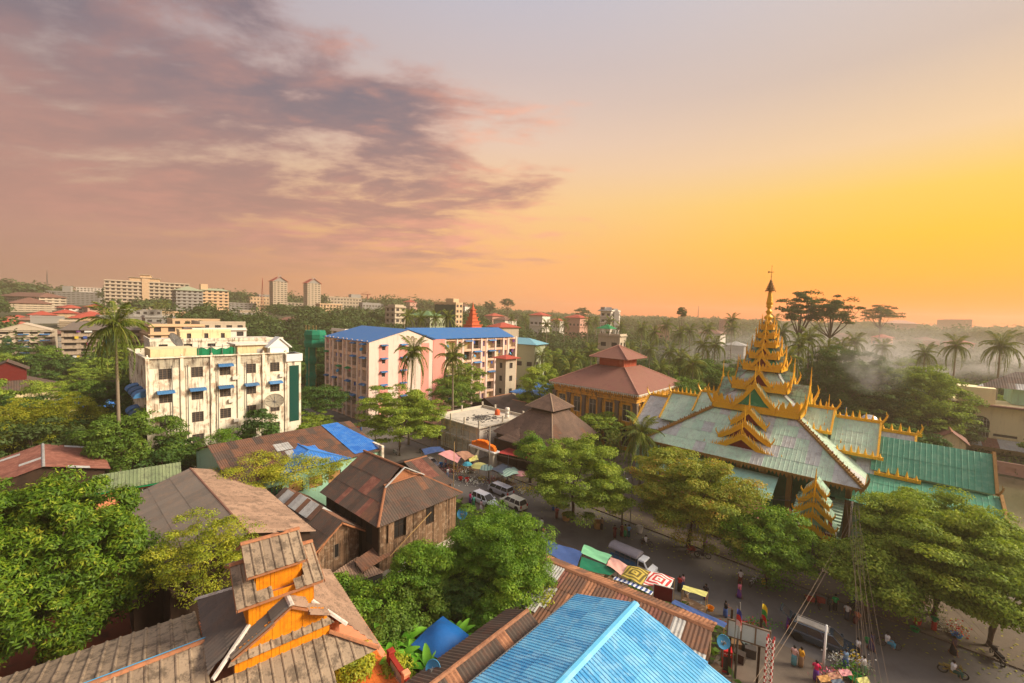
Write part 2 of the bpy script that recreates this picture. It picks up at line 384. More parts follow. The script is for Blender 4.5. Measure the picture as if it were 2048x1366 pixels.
def stripes(name, a, b_, per, concentric=False, ax=0):
    ma = bpy.data.materials.new(name); ma.use_nodes = True; t = NT(ma.node_tree); b = t.n['Principled BSDF']
    s_ = t.new('ShaderNodeSeparateXYZ'); t.put(s_.inputs[0], t.new('ShaderNodeTexCoord').outputs['Object'])
    f = t.m('MAXIMUM', t.m('ABSOLUTE', s_.outputs[0]), t.m('ABSOLUTE', s_.outputs[1])) if concentric else s_.outputs[ax]
    f = t.m('GREATER_THAN', t.m('FRACT', t.m('ADD', t.m('DIVIDE', f, per), .25)), .5)
    t.put(b.inputs['Base Color'], t.mix(f, lin(a), lin(b_))); b.inputs['Roughness'].default_value = .8; return ma
# ---------------------------------------------------------------- generic builders
PROF = {'deep': [(0,0),(.25,.05),(.5,.1),(.75,.05)], 'seam': [(0,0),(.82,0),(.87,.03),(.94,.03)], 'rib': [(0,0),(.70,0),(.76,.05),(.85,.075),(.94,.05)], 'trap': [(0,0),(.5,0),(.62,.04),(.88,.04)], 'wave': [(0,0),(.25,.025),(.5,.05),(.75,.025)]}
_sheet = {}
def sheet_mesh(cols, mat, prof, pitch, key=None):
    """cols: list of (u, vb, vt) samples; corrugated strip as a mesh in (u, v, n) coordinates"""
    k = (key, mat.name, prof, pitch) if key else None
    if k and k in _sheet: return _sheet[k]
    vs = []; fs = []
    for i, (u, vb, vt, h) in enumerate(cols):
        vs += [(u, vb, h+.028), (u, vt, h)]
        if i: fs.append((2*i-2, 2*i, 2*i+1, 2*i-1))
    me = bpy.data.meshes.new('roof_sheet'); me.from_pydata(vs, [], fs); me.materials.append(mat); me.update()
    if k: _sheet[k] = me
    return me
def roof_slope(root, pts, mat, prof='wave', pitch=.28, sw=.95, sl=1.8, name='roof_sheet', alt=None, alt_p=0, seed=1, skip=0.0):
    rnd = random.Random(seed); P = [Vector(p) for p in pts]
    U = (P[1]-P[0]).normalized(); n = Vector((0,0,0))
    for i in range(1, len(P)-1): n += (P[i]-P[0]).cross(P[i+1]-P[0])
    n.normalize(); Vv = n.cross(U)
    if Vv.z < 0: n = -n; Vv = n.cross(U)
    if n.z < 0: n = -n
    Q = [((p-P[0]).dot(U), (p-P[0]).dot(Vv)) for p in P]; us = [q[0] for q in Q]; u0_, u1_ = min(us), max(us); vmin = min(q[1] for q in Q); vmax = max(q[1] for q in Q)
    def span(u):
        h = []
        for i in range(len(Q)):
            a, b = Q[i], Q[(i+1) % len(Q)]
            if abs(a[0]-b[0]) < 1e-6:
                if abs(a[0]-u) < 1e-4: h += [a[1], b[1]]
                continue
            t = (u-a[0])/(b[0]-a[0])
            if -1e-6 <= t <= 1+1e-6: h.append(a[1]+(b[1]-a[1])*t)
        return (min(h), max(h)) if h else (0, 0)
    pr = PROF[prof]; nc = max(1, round((u1_-u0_)/sw)); k = max(1, round((u1_-u0_)/nc/pitch)); cw = (u1_-u0_)/nc; pt = cw/k
    nr = max(1, round((vmax-vmin)/sl)); rl = (vmax-vmin)/nr
    for ci in range(nc):
        for ri in range(nr):
            cu = u0_+ci*cw; v0, v1 = vmin+ri*rl-(.08 if ri else 0), vmin+(ri+1)*rl
            cols = []; rect = True
            for j in range(k):
                for f, h in pr:
                    cols.append((j+f)*pt)
            cols.append(cw); hs = [h for _ in range(k) for f, h in pr]+[0]
            out = []
            for uu, h in zip(cols, hs):
                a, b = span(min(max(cu+uu, u0_+1e-5), u1_-1e-5)); lo, hi = max(a, v0), min(b, v1)
                if lo > v0+1e-3 or hi < v1-1e-3: rect = False
                if hi < lo: hi = lo = min(max(lo, v0), v1) if a > v1 or b < v0 else lo
                out.append((uu, lo-v0, hi-v0, h))
            if not any(c[2]-c[1] > .02 for c in out): continue
            if not rect:
                out = [c for c in out if c[2]-c[1] > -1e-3 and (c[2]-c[1] > 1e-4 or True)]
                i0 = next(i for i, c in enumerate(out) if c[2]-c[1] > .01); i1 = max(i for i, c in enumerate(out) if c[2]-c[1] > .01)
                out = out[max(0, i0-1):i1+2]
            mt = mat
            if alt and rnd.random() < alt_p: mt = rnd.choice(alt)
            if skip and rnd.random() < skip: continue
            me = sheet_mesh(out, mt, prof, round(pt, 4), (round(cw, 3), round(v1-v0, 3)) if rect else None)
            o = link(name, me, root); org = P[0]+U*cu+Vv*v0+n*(rnd.uniform(.0, .012))
            tl = rnd.uniform(-.004, .004)
            o.matrix_local = Matrix(((U.x, Vv.x, n.x, org.x), (U.y, Vv.y, n.y, org.y), (U.z, Vv.z, n.z, org.z), (0,0,0,1))) @ Matrix.Rotation(tl, 4, 'Z')
    return n
def ridge_cap(root, a, b, mat, w_=.18, name='ridge_cap', h=.07):
    mb = MB(); a, b = Vector(a), Vector(b); d = (b-a).normalized(); s = d.cross(Vector((0,0,1))).normalized()
    vs = []
    for p in (a, b): vs += [p+s*w_-Vector((0,0,w_*.25)), p+s*w_*.4+Vector((0,0,h)), p-s*w_*.4+Vector((0,0,h)), p-s*w_-Vector((0,0,w_*.25))]
    mb.add(vs, [(0,1,5,4),(1,2,6,5),(2,3,7,6),(0,4,7,3),(0,3,2,1),(4,5,6,7)]); return mb.build(name, mat, root)

def wall_open(mb, O, U, N, length, height, ops, mi=0, mr=None, mback=None, top=None):
    """wall rectangle with rectangular openings (u0,u1,z0,z1,depth); reveals and optional back faces"""
    O, U, N = Vector(O), Vector(U), Vector(N); Zv = Vector((0,0,1)); mr = mi if mr is None else mr
    xs = sorted({0, length, *[round(o[0], 4) for o in ops], *[round(o[1], 4) for o in ops]})
    zs = sorted({0, height, *[round(o[2], 4) for o in ops], *[round(o[3], 4) for o in ops]})
    P = lambda u, z, d=0: O+U*u+Zv*z-N*d
    # run-length merge of wall cells per row
    for j in range(len(zs)-1):
        z0, z1 = zs[j], zs[j+1]; zc = (z0+z1)/2; run = None
        for i in range(len(xs)-1):
            x0, x1 = xs[i], xs[i+1]; xc = (x0+x1)/2
            hole = any(o[0] < xc < o[1] and o[2] < zc < o[3] for o in ops)
            if hole:
                if run is not None: mb.quad(P(run, z0), P(x0, z0), P(x0, z1), P(run, z1), mi); run = None
            elif run is None: run = x0
        if run is not None: mb.quad(P(run, z0), P(length, z0), P(length, z1), P(run, z1), mi)
    for o in ops:
        a, b, c, d, dp = o[:5]
        mb.quad(P(a,c), P(b,c), P(b,c,dp), P(a,c,dp), mr); mb.quad(P(a,d), P(b,d), P(b,d,dp), P(a,d,dp), mr)
        mb.quad(P(a,c), P(a,d), P(a,d,dp), P(a,c,dp), mr); mb.quad(P(b,c), P(b,d), P(b,d,dp), P(b,c,dp), mr)
        bk = o[5] if len(o) > 5 else mback
        if bk is not None: mb.quad(P(a,c,dp), P(b,c,dp), P(b,d,dp), P(a,d,dp), bk)
FACE = {'+x': (Vector((0,1,0)), Vector((1,0,0)), PI/2), '-y': (Vector((1,0,0)), Vector((0,-1,0)), 0.0), '-x': (Vector((0,-1,0)), Vector((-1,0,0)), -PI/2), '+y': (Vector((-1,0,0)), Vector((0,1,0)), PI)}
_win = {}
def window(root, face, O, u, z, w_, h, style='bars', depth=.12, name='window', pane=True, glass=None, frame=None):
    """window whose centre is (u, z) on a wall starting at O; frame with its pane as a sub-part"""
    glass = glass or m_glass; frame = frame or m_wframe
    U, N, rz = FACE[face]; key = (round(w_, 2), round(h, 2), style, glass.name, frame.name)
    if key not in _win:
        mb = MB(); t = .07
        mb.box(-w_/2, w_/2, 0, .06, h/2-t, h/2); mb.box(-w_/2, w_/2, 0, .06, -h/2, -h/2+t)
        mb.box(-w_/2, -w_/2+t, 0, .058, -h/2+t, h/2-t); mb.box(w_/2-t, w_/2, 0, .058, -h/2+t, h/2-t)
        nv = 3 if style == 'bars' else (2 if style == 'two' else 1)
        for i in range(1, nv): mb.box(-w_/2+w_*i/nv-.03, -w_/2+w_*i/nv+.03, .004, .05, -h/2+t, h/2-t)
        if style == 'bars':
            for i in range(1, 5): mb.box(-w_/2+t, w_/2-t, .01, .03, -h/2+h*i/5-.015, -h/2+h*i/5+.015)
        if style == 'two': mb.box(-w_/2+t, w_/2-t, .006, .045, h*.18-.02, h*.18+.02)
        mp = MB(); mp.quad((-w_/2+t*.5, .05, -h/2+t*.5), (w_/2-t*.5, .05, -h/2+t*.5), (w_/2-t*.5, .05, h/2-t*.5), (-w_/2+t*.5, .05, h/2-t*.5))
        _win[key] = (mb.mesh('window', frame), mp.mesh('pane', glass))
    c = Vector(O)+U*u+Vector((0,0,z))-N*depth
    o = link(name, _win[key][0], root, c, (0,0,rz))
    if pane: link('pane', _win[key][1], o)
    return o
def awning(root, face, O, u, z, w_, out=.8, drop=.5, mat=None, curved=True, name='awning'):
    U, N, rz = FACE[face]; mat = mat or m_blueawn; key = ('aw', round(w_, 2), out, drop, mat.name, curved)
    if key not in _win:
        mb = MB(); n = 5 if curved else 1; k = max(3, int(w_/.3)); rows = []
        for i in range(n+1):
            a = i/n; y = -out*(math.sin(a*PI/2) if curved else a); zz = -drop*(1-math.cos(a*PI/2) if curved else a)
            rows.append((y, zz))
        vs = []; fs = []
        for (y, zz) in rows:
            for j in range(2*k+1): vs.append((-w_/2+w_*j/(2*k), y, zz+(.03 if j % 2 else 0)))
        m_ = 2*k+1
        for i in range(n):
            for j in range(2*k): fs.append((i*m_+j, i*m_+j+1, (i+1)*m_+j+1, (i+1)*m_+j))
        mb.add(vs, fs)
        for sx in (-1, 1): mb.add([(sx*w_/2, 0, 0)]+[(sx*w_/2, y, zz-.01) for y, zz in rows[1:]]+[(sx*w_/2, 0, -drop)], [tuple(range(len(rows)+1))])
        _win[key] = mb.mesh('awning', mat)
    return link(name, _win[key], root, Vector(O)+U*u+Vector((0,0,z))+N*.02, (0,0,rz))

# ---------------------------------------------------------------- foliage
def fast_mesh(name, V, Fc, mats, rnd=None, mi=None):
    """V (n,3), Fc (m,4) numpy; rnd per-face value written as attribute 'rnd'"""
    me = bpy.data.meshes.new(name); n, m_ = len(V), len(Fc); k = Fc.shape[1]
    me.vertices.add(n); me.vertices.foreach_set('co', V.astype(np.float32).ravel())
    me.loops.add(m_*k); me.loops.foreach_set('vertex_index', Fc.astype(np.int32).ravel())
    me.polygons.add(m_); me.polygons.foreach_set('loop_start', np.arange(0, m_*k, k, dtype=np.int32))
    for x in (mats if isinstance(mats, (list, tuple)) else [mats]): me.materials.append(x)
    me.update(calc_edges=True)
    if rnd is not None:
        at = me.attributes.new('rnd', 'FLOAT', 'FACE'); at.data.foreach_set('value', rnd.astype(np.float32))
    return me
def leaves_np(rg, c, n_, L, Wd, droop=.25, up=.6):
    """leaf quads (rhombus) at centres c with facing directions n_"""
    N = len(c)
    nn = n_+np.array([0,0,up])+rg.normal(0, .45, (N,3)); nn /= np.linalg.norm(nn, axis=1, keepdims=True)
    a = rg.normal(0, 1, (N,3)); a -= nn*np.sum(a*nn, 1, keepdims=True); a /= np.linalg.norm(a, axis=1, keepdims=True); a[:,2] -= droop
    a /= np.linalg.norm(a, axis=1, keepdims=True)
    b = np.cross(nn, a); b /= np.linalg.norm(b, axis=1, keepdims=True)
    l = L*rg.uniform(.7, 1.3, (N,1)); w_ = Wd*rg.uniform(.7, 1.25, (N,1))
    v = np.stack([c-a*l*.5, c-b*w_*.5+a*l*.05+nn*w_*.12, c+a*l*.5, c+b*w_*.5+a*l*.05+nn*w_*.12], 1).reshape(-1, 3)
    return v
def crown_mesh(name, mat, r=(5,5,4), nclump=70, per=160, cr=1.3, leaf=(.4,.2), style='round', seed=0, flat=.6, hollow=.5, up=.6, droop=.25, bottom=-.45):
    rg = np.random.default_rng(seed); r = np.array(r, float)
    th = rg.uniform(0, 2*PI, nclump*3); zc = rg.uniform(bottom, 1, nclump*3)
    rad = rg.uniform(hollow, 1, nclump*3)**.6
    s = np.sqrt(np.clip(1-zc**2, 0, 1)); d = np.stack([s*np.cos(th), s*np.sin(th), zc], 1)
    lob = 1+.22*np.sin(th*2+rg.uniform(0, 6))*s+.14*np.sin(th*5+zc*4+rg.uniform(0, 6))
    if style == 'layer':
        zc = np.round(zc*3.5)/3.5+rg.normal(0, .03, len(zc)); s = np.sqrt(np.clip(1.03-zc**2, .02, 1)); d = np.stack([s*np.cos(th), s*np.sin(th), zc], 1)
    C0 = (d*(rad*lob)[:,None]*r)[:nclump]
    cs = cr*rg.uniform(.6, 1.35, nclump); ci = np.repeat(np.arange(nclump), per)
    dd = rg.normal(0, 1, (nclump*per, 3)); dd /= np.linalg.norm(dd, axis=1, keepdims=True); dd[:,2] = np.where(dd[:,2] < -.25, -dd[:,2]*.6, dd[:,2])
    rr = rg.uniform(.35, 1.08, (nclump*per, 1))**.55
    c = C0[ci]+dd*rr*cs[ci][:,None]*np.array([1,1,flat])
    v = leaves_np(rg, c, dd, leaf[0], leaf[1], droop, up)
    f = np.arange(len(v)).reshape(-1, 4)
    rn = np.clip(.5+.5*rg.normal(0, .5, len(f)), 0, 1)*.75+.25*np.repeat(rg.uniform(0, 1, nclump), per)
    rn = rn+.12*(dd[:,2])  # upper leaves of each clump lighter: light from above put into the tone
    return fast_mesh(name, v, f, mat, rn), C0
def trunk_mb(C0, H0, cz, tr, seed=0, nl=7, bend=.4, taper=.45, fk=.55):
    rg = random.Random(seed); mb = MB(); fork = H0*fk
    p = [(0,0,-.3), (bend*rg.uniform(-.4,.4), bend*rg.uniform(-.4,.4), fork*.5), (bend*rg.uniform(-1,1), bend*rg.uniform(-1,1), fork), (0,0,cz)]
    mb.tube(p, tr, 8, r1=tr*taper)
    idx = np.linspace(0, len(C0)-1, nl).astype(int)
    for i in idx:
        t = C0[i]; e = Vector((t[0], t[1], t[2]+cz)); a = Vector(p[2])
        mid = a.lerp(e, .5)+Vector((0,0,-.08*(e-a).length)); mb.tube([a, mid, e], tr*.42, 5, r1=tr*.1)
    return mb
_tree = {}
def tree(name, label, loc, mat, r, H0, key=None, group=None, cat='tree', rz=0, sc=1, tr=.28, trunk_mat=None, nl=7, fk=.55, **kw):
    """tree > trunk, crown. H0: height of the crown's centre above the ground"""
    k = key or (name, label)
    if k not in _tree:
        cm, C0 = crown_mesh('crown', mat, r, **kw)
        tm = trunk_mb(C0, H0, H0, tr, kw.get('seed', 0), nl, fk=fk).mesh('trunk', trunk_mat or m_bark, True)
        _tree[k] = (cm, tm, H0)
    cm, tm, h = _tree[k]
    t = thing(name, label, cat, loc, rz=rz, group=group); t.scale = (sc,)*3 if not hasattr(sc, '__len__') else sc
    link('trunk', tm, t); link('crown', cm, t, (0,0,h)); return t

def frond_mesh(L=3.4, droop=1.0, seed=0, n=26, lw=.10, ll=.75, mat=None, lift=.6):
    rg = np.random.default_rng(seed); t = np.linspace(0, 1, n)
    x = L*(t-.12*droop*t**3)*.93; z = L*(lift*t-(.55+.45*droop)*t**2.1)
    V = []; Fq = []; R_ = []
    for i in range(n-1):      # rachis
        o = len(V); w0, w1 = .05*(1-t[i])+.012, .05*(1-t[i+1])+.012
        V += [(x[i],-w0,z[i]),(x[i],w0,z[i]),(x[i+1],w1,z[i+1]),(x[i+1],-w1,z[i+1])]; Fq.append((o,o+1,o+2,o+3)); R_.append(.7)
    for i in range(2, n):
        env = math.sin(PI*min(1, .12+t[i]*.86))**.6
        for sgn in (-1, 1):
            l = ll*env*rg.uniform(.8, 1.1)*L/3.4; ang = R(62-28*t[i])+rg.normal(0, .06)
            dx, dy = math.cos(ang)*l, math.sin(ang)*l*sgn; dz = -l*(.45+.5*droop*rg.uniform(.6, 1.3))
            a = np.array([x[i], .02*sgn, z[i]]); m_ = a+np.array([dx*.5, dy*.55, dz*.28]); e = a+np.array([dx, dy, dz])
            ww = np.array([lw*.5, -lw*.1*sgn, 0]); o = len(V)
            V += [tuple(a-ww*.5), tuple(a+ww*.5), tuple(m_+ww), tuple(m_-ww)]; Fq.append((o,o+1,o+2,o+3)); R_.append(rg.uniform(0, 1))
            o = len(V); V += [tuple(m_-ww), tuple(m_+ww), tuple(e+ww*.1), tuple(e-ww*.1)]; Fq.append((o,o+1,o+2,o+3)); R_.append(R_[-1])
    return np.array(V), np.array(Fq), np.array(R_)
_fr = {}
def fronds():
    if not _fr:
        for k, (dr, lf) in {'up': (.25, 1.0), 'mid': (.8, .75), 'low': (1.35, .35), 'hang': (1.7, -.1)}.items():
            V, Fq, R_ = frond_mesh(droop=dr, lift=lf, seed=len(_fr)); _fr[k] = fast_mesh('frond', V, Fq, L_palm, R_)
    return _fr
def palm(label, loc, H0, sc=1, parts=True, seed=0, group=None, nf=24, lean=.5, key=None, name='coconut_palm'):
    rg = random.Random(seed); fr = fronds()
    def specs():
        for i in range(nf):
            f = i/nf; el_ = 75-125*f+rg.uniform(-8, 8); a = i*2.39996+rg.uniform(-.2, .2)
            yield ('up' if el_ > 40 else 'mid' if el_ > 5 else 'low' if el_ > -25 else 'hang'), a, -R(max(-30, el_)*.5), rg.uniform(.85, 1.1)
    lx, ly = lean*rg.uniform(-1, 1), lean*rg.uniform(-1, 1)
    t = thing(name, label, 'palm tree', loc, group=group); t.scale = (sc,)*3
    kk = ('palmtrunk', key or seed, round(H0, 1))
    if kk not in _tree:
        mb = MB(); n = 9; pts = [(lx*(i/n)**1.5, ly*(i/n)**1.5, H0*i/n-.2*(i == 0)) for i in range(n+1)]; mb.tube(pts, .2, 8, r1=.12)
        mb.lathe([(.1,-.3),(.28,-.1),(.3,.2),(.12,.5)], 8, (lx, ly, H0)); _tree[kk] = mb.mesh('trunk', m_palmbark, True)
        mn = MB(); rr = random.Random(seed+5)
        for i in range(8):
            a = rr.uniform(0, 6.28); q = (lx+.33*math.cos(a), ly+.33*math.sin(a), H0-.25-rr.uniform(0, .25)); mn.lathe([(.02,-.14),(.12,-.06),(.13,.05),(.03,.15)], 7, q)
        _tree[('nuts',)+kk] = mn.mesh('coconut', L_palm, True)
    link('trunk', _tree[kk], t)
    if parts:
        link('coconut', _tree[('nuts',)+kk], t, kind='stuff')
        for k, a, tilt, s in specs():
            link('frond', fr[k], t, (lx, ly, H0), Euler((0, tilt, a)), (s,)*3)
    else:
        ck = ('palmcrown', key or seed)
        if ck not in _tree:
            VV, FF, RR = [], [], []; o = 0
            for k, a, tilt, s in specs():
                me = fr[k]; co = np.empty(len(me.vertices)*3, np.float32); me.vertices.foreach_get('co', co); co = co.reshape(-1, 3)*s
                m3 = np.array(Euler((0, tilt, a)).to_matrix()); VV.append(co@m3.T); n_ = len(me.polygons); ix = np.empty(n_*4, np.int32); me.loops.foreach_get('vertex_index', ix)
                FF.append(ix.reshape(-1, 4)+o); o += len(co); rv = np.empty(n_, np.float32); me.attributes['rnd'].data.foreach_get('value', rv); RR.append(rv)
            _tree[ck] = fast_mesh('crown', np.concatenate(VV), np.concatenate(FF), L_palm, np.concatenate(RR))
        link('crown', _tree[ck], t, (lx, ly, H0))
    return t
# ---------------------------------------------------------------- the street grid: s runs down the street (towards lower right), t across it, away from the camera
AZ = 132.0
e1 = Vector((math.sin(R(AZ)), math.cos(R(AZ)), 0)); e2 = Vector((math.sin(R(AZ-90)), math.cos(R(AZ-90)), 0))
def G(s, t, z=0.0): return e1*s+e2*t+Vector((0,0,z))
RZ = R(90-AZ)
def gthing(name, label, cat, s, t, z=0, group=None, rz=0): return thing(name, label, cat, G(s, t, z), rz=RZ+rz, group=group)

# ---------------------------------------------------------------- ground
def ground_sheet():
    rr = np.concatenate([[0], np.linspace(6, 170, 28), np.linspace(180, 900, 40), np.geomspace(960, 7000, 14)]); na = 144; V = []; Fq = []
    for r_ in rr:
        for j in range(na):
            a = 2*PI*j/na; x, y = r_*math.sin(a), r_*math.cos(a); V.append((x, y, ground(x, y)-.02))
    for i in range(len(rr)-1):
        for j in range(na): Fq.append((i*na+j, i*na+(j+1) % na, (i+1)*na+(j+1) % na, (i+1)*na+j))
    me = fast_mesh('ground', np.array(V), np.array(Fq), M('dark_earth', (70,66,44), var=.3, scale=.25, patch=(58,74,34), patch_amt=.8, patch_scale=.12))
    me.polygons.foreach_set('use_smooth', [True]*len(me.polygons))
    link('ground', me, kind='structure')
ground_sheet()
m_asph = M('asphalt', (104,98,93), var=.14, scale=.5, patch=(84,78,73), patch_amt=.5, patch_scale=.25, bump=.2, bscale=30, rough=.9)
m_pave = M('pavement_cement', (106,94,82), var=.2, scale=1.2, patch=(92,82,72), patch_amt=.6, patch_scale=.5, bump=.2, rough=.95)
m_yard = M('trodden_yard', (92,80,66), var=.25, scale=.8, patch=(60,54,42), patch_amt=.6)
def gsheet(name, pts, z, mat):
    mb = MB(); mb.poly([G(s, t, z) for s, t in pts]); return mb.build(name, mat, kind='structure')
gsheet('road', [(-170,42.6),(70,42.6),(70,53.4),(-170,53.4)], .0, m_asph)
gsheet('side_street', [(-93.5,53.4),(-84,53.4),(-84,150),(-93.5,150)], .0, m_asph)
def pavement(s0, s1, t0, t1):
    mb = MB(); p = [G(s0,t0), G(s1,t0), G(s1,t1), G(s0,t1)]
    mb.slab([q+Vector((0,0,.13)) for q in p], .14); mb.build('pavement', m_pave, kind='structure')
pavement(-83.7, 60, 53.4, 57.6); pavement(-170, -9.6, 40.8, 42.6)
gsheet('market_apron', [(-9.4,30),(45,30),(45,42.6),(-9.4,42.6)], .004, m_pave)
gsheet('yard', [(-60,-16),(-34,-16),(-34,6.3),(-60,6.3)], .004, M('terracotta_yard', (142,70,46), var=.2, scale=1.5, patch=(96,60,44), patch_amt=.6))
gsheet('temple_yard', [(-52,57.6),(60,57.6),(60,112),(-52,112)], .01, m_pave)
for s0 in np.arange(-83, 56, 2.0):       # kerb stones, painted edge of the far pavement
    pass

# ---------------------------------------------------------------- plank walls
_pl = {}
def planks(root, face, O, length, h, w_=.26, mat=None, seed=0, top=None, name='board', gap=0.006, openings=()):
    """vertical boards one by one; top(u) gives the board's height where the wall ends in a gable; openings (u0,u1,z0,z1) cut boards short"""
    U, N, rz = FACE[face]; rg = random.Random(seed); mat = mat or m_wood; n = round(length/w_); w_ = length/n
    for i in range(n):
        u = (i+.5)*w_; H0 = top(u) if top else h; segs = [(0, H0)]
        for o in openings:
            if o[0] < u < o[1]:
                segs = [x for a, b in segs for x in ((a, min(b, o[2])), (max(a, o[3]), b)) if x[1]-x[0] > .05]
        for a, b in segs:
            key = (round(w_, 3), round(b-a, 1), mat.name)
            if key not in _pl:
                mb = MB(); mb.box(-w_/2+gap, w_/2-gap, 0, .03, 0, round(b-a, 1)+.02); _pl[key] = mb.mesh(name, mat)
            link(name, _pl[key], root, Vector(O)+U*u+Vector((0,0,a))+N*(.05+rg.uniform(0, .03)), (rg.gauss(0, .002), rg.gauss(0, .004), rz))

# ================================================================= near side of the street
m_cap = M('weathered_white_cap', (206,196,184), var=.15, streak=(130,112,98), patch=(150,132,118), patch_amt=.4, patch_scale=3)
def lantern_house():
    o = Vector((-15.46, 26.2, 0)); t = thing('house', 'orange boarded house with a stepped roof lantern and ribbed fibre-cement roofs', 'house', o, az=140)
    fs = dict(prof='rib', pitch=.62, sw=1.24, sl=2.6)
    def S(*p, **k): d = dict(fs); d.update(k); return roof_slope(t, p, m_fibre, **d)
    gf = dict(prof='deep', pitch=.24, sw=1.1, sl=1.9)
    # top gable
    S((2.05,-1.15,12.15),(2.05,2.1,12.15),(0,2.1,13.3),(0,-1.15,13.3)); S((-2.05,-1.15,12.15),(-2.05,2.1,12.15),(0,2.1,13.3),(0,-1.15,13.3), seed=2)
    ridge_cap(t, (0,-1.2,13.34), (0,2.15,13.34), m_oredge)
    def boards(face, O, L_, h, seed, top=None): planks(t, face, O, L_, h, .2, m_orange, seed, top=top, gap=.004)
    core = MB(); core.box(-1.28,1.48,-.6,1.9,9.2,12.3); core.build('lantern_core', m_oredge, t)
    boards('+x', (1.48,-.62,10.2), 2.54, 2.25, 1); boards('-y', (-1.3,-.62,10.2), 2.8, 0, 2, top=lambda u: 3.0-abs(u-1.3)*.5)
    boards('-x', (-1.28,1.92,10.2), 2.54, 2.25, 3)
    boards('+y', (1.5,1.92,10.2), 2.8, 0, 4, top=lambda u: 3.0-abs(u-1.5)*.5)
    # second tier: a gable split by the notch
    for a, b in ((-1.75,-.66),(1.94,2.95)):
        S((2.75,a,10.85),(2.75,b,10.85),(0,b,12.15),(0,a,12.15), seed=3); S((-2.75,a,10.85),(-2.75,b,10.85),(0,b,12.15),(0,a,12.15), seed=4)
    S((2.75,-.66,10.85),(2.75,.12,10.85),(2.05,.12,11.18),(2.05,-.66,11.18)); S((2.75,1.3,10.85),(2.75,1.94,10.85),(2.05,1.94,11.18),(2.05,1.3,11.18))
    ridge_cap(t, (0,-1.8,12.2), (0,-.64,12.2), m_oredge); ridge_cap(t, (0,1.94,12.2), (0,2.98,12.2), m_oredge)
    mb = MB(); mb.box(-2.2,2.2,-1.1,2.4,8.6,10.62); mb.build('lantern_base', m_oredge, t)
    boards('+x', (2.2,-1.12,9.1), 3.54, 1.82, 5); boards('-y', (-2.2,-1.12,9.1), 4.4, 0, 6, top=lambda u: 2.75-abs(u-2.2)*.47); boards('+y', (2.2,2.42,9.1), 4.4, 0, 7, top=lambda u: 2.75-abs(u-2.2)*.47)
    e = MB()
    for y in (-1.78, 2.97):
        for sx in (-1, 1): e.slab([(0,y,12.12),(0,y+.03,12.12),(sx*2.8,y+.03,10.8),(sx*2.8,y,10.8)], .16)
    for y in (-1.17, 2.1):
        for sx in (-1, 1): e.slab([(0,y,13.26),(0,y+.03,13.26),(sx*2.1,y+.03,12.1),(sx*2.1,y,12.1)], .16)
    e.box(2.66,2.7,-1.7,2.9,10.66,10.82); e.box(1.96,2.0,-1.1,2.05,11.98,12.12); e.build('barge_board', m_oredge, t)
    # nested gables over the skirt roof
    def gable(x0, x1, yc, hw, zt, zb, seed, dy=0):
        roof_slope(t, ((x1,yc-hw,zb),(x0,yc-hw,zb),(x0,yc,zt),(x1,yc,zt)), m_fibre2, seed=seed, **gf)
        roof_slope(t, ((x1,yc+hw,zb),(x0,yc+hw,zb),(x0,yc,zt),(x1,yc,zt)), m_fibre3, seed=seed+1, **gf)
    gable(1.9, 3.35, .92, 1.0, 10.35, 9.72, 11)
    roof_slope(t, ((3.4,-2.1,8.55),(1.7,-2.1,8.55),(1.7,.0,9.72),(3.4,.0,9.72)), m_fibre2, seed=13, **gf)
    roof_slope(t, ((3.75,3.0,9.0),(2.5,3.0,9.0),(2.5,1.85,9.6),(3.75,1.85,9.6)), m_fibre3, seed=14, **gf)
    boards('+x', (3.1,-1.9,8.4), 4.9, 0, 8, top=lambda u: max(.1, 1.9-abs(u-2.8)*.58))
    ridge_cap(t, (2.0,.92,10.4), (3.4,.92,10.4), m_cap, .16)
    b2 = MB()
    for (ya, za, yb, zb) in ((.92,10.3,-.1,9.66),(.92,10.3,1.94,9.66),(0,9.62,-2.12,8.45),(1.85,9.5,3.0,8.9)): b2.slab([(3.32,ya,za),(3.36,ya,za),(3.36,yb,zb),(3.32,yb,zb)], .13)
    b2.build('barge_board', m_oredge, t)
    # skirt roof with its hips
    S((3.5,-2.3,8.25),(3.5,3.35,8.25),(2.2,2.4,9.3),(2.2,-1.1,9.3), seed=5, sl=1.8)
    roof_slope(t, ((3.1,-3.1,8.0),(-4.6,-3.1,8.0),(-2.2,-1.1,9.35),(2.2,-1.1,9.35)), m_fibre2, seed=6, prof='deep', pitch=.3, sw=1.2, sl=1.3)
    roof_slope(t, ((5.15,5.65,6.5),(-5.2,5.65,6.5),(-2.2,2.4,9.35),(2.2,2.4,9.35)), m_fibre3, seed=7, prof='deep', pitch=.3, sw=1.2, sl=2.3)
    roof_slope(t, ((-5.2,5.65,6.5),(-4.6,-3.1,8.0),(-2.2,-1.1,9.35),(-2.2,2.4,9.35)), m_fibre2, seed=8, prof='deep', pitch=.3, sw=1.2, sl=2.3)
    for a, b in (((2.2,-1.1,9.4),(3.6,-3.0,8.05)),((-2.2,-1.1,9.4),(-4.7,-3.2,8.05)),((2.2,2.4,9.4),(3.9,4.0,8.12))): ridge_cap(t, a, b, m_cap, .15)
    ridge_cap(t, (3.4,3.1,7.75), (5.2,5.6,6.56), m_oredge, .15)
    bd = MB(); bd.box(-2,3.25,-1.95,3.1,7.2,8.22); bd.build('band_core', m_oredge, t)
    boards('+x', (3.25,-1.95,7.55), 5.05, .7, 9); 
    # lower front roof and the corner piece
    S((9.6,-3,3.7),(9.6,2.8,3.7),(3.3,2.8,7.6),(3.3,-3,7.6), seed=9, sl=2.4)
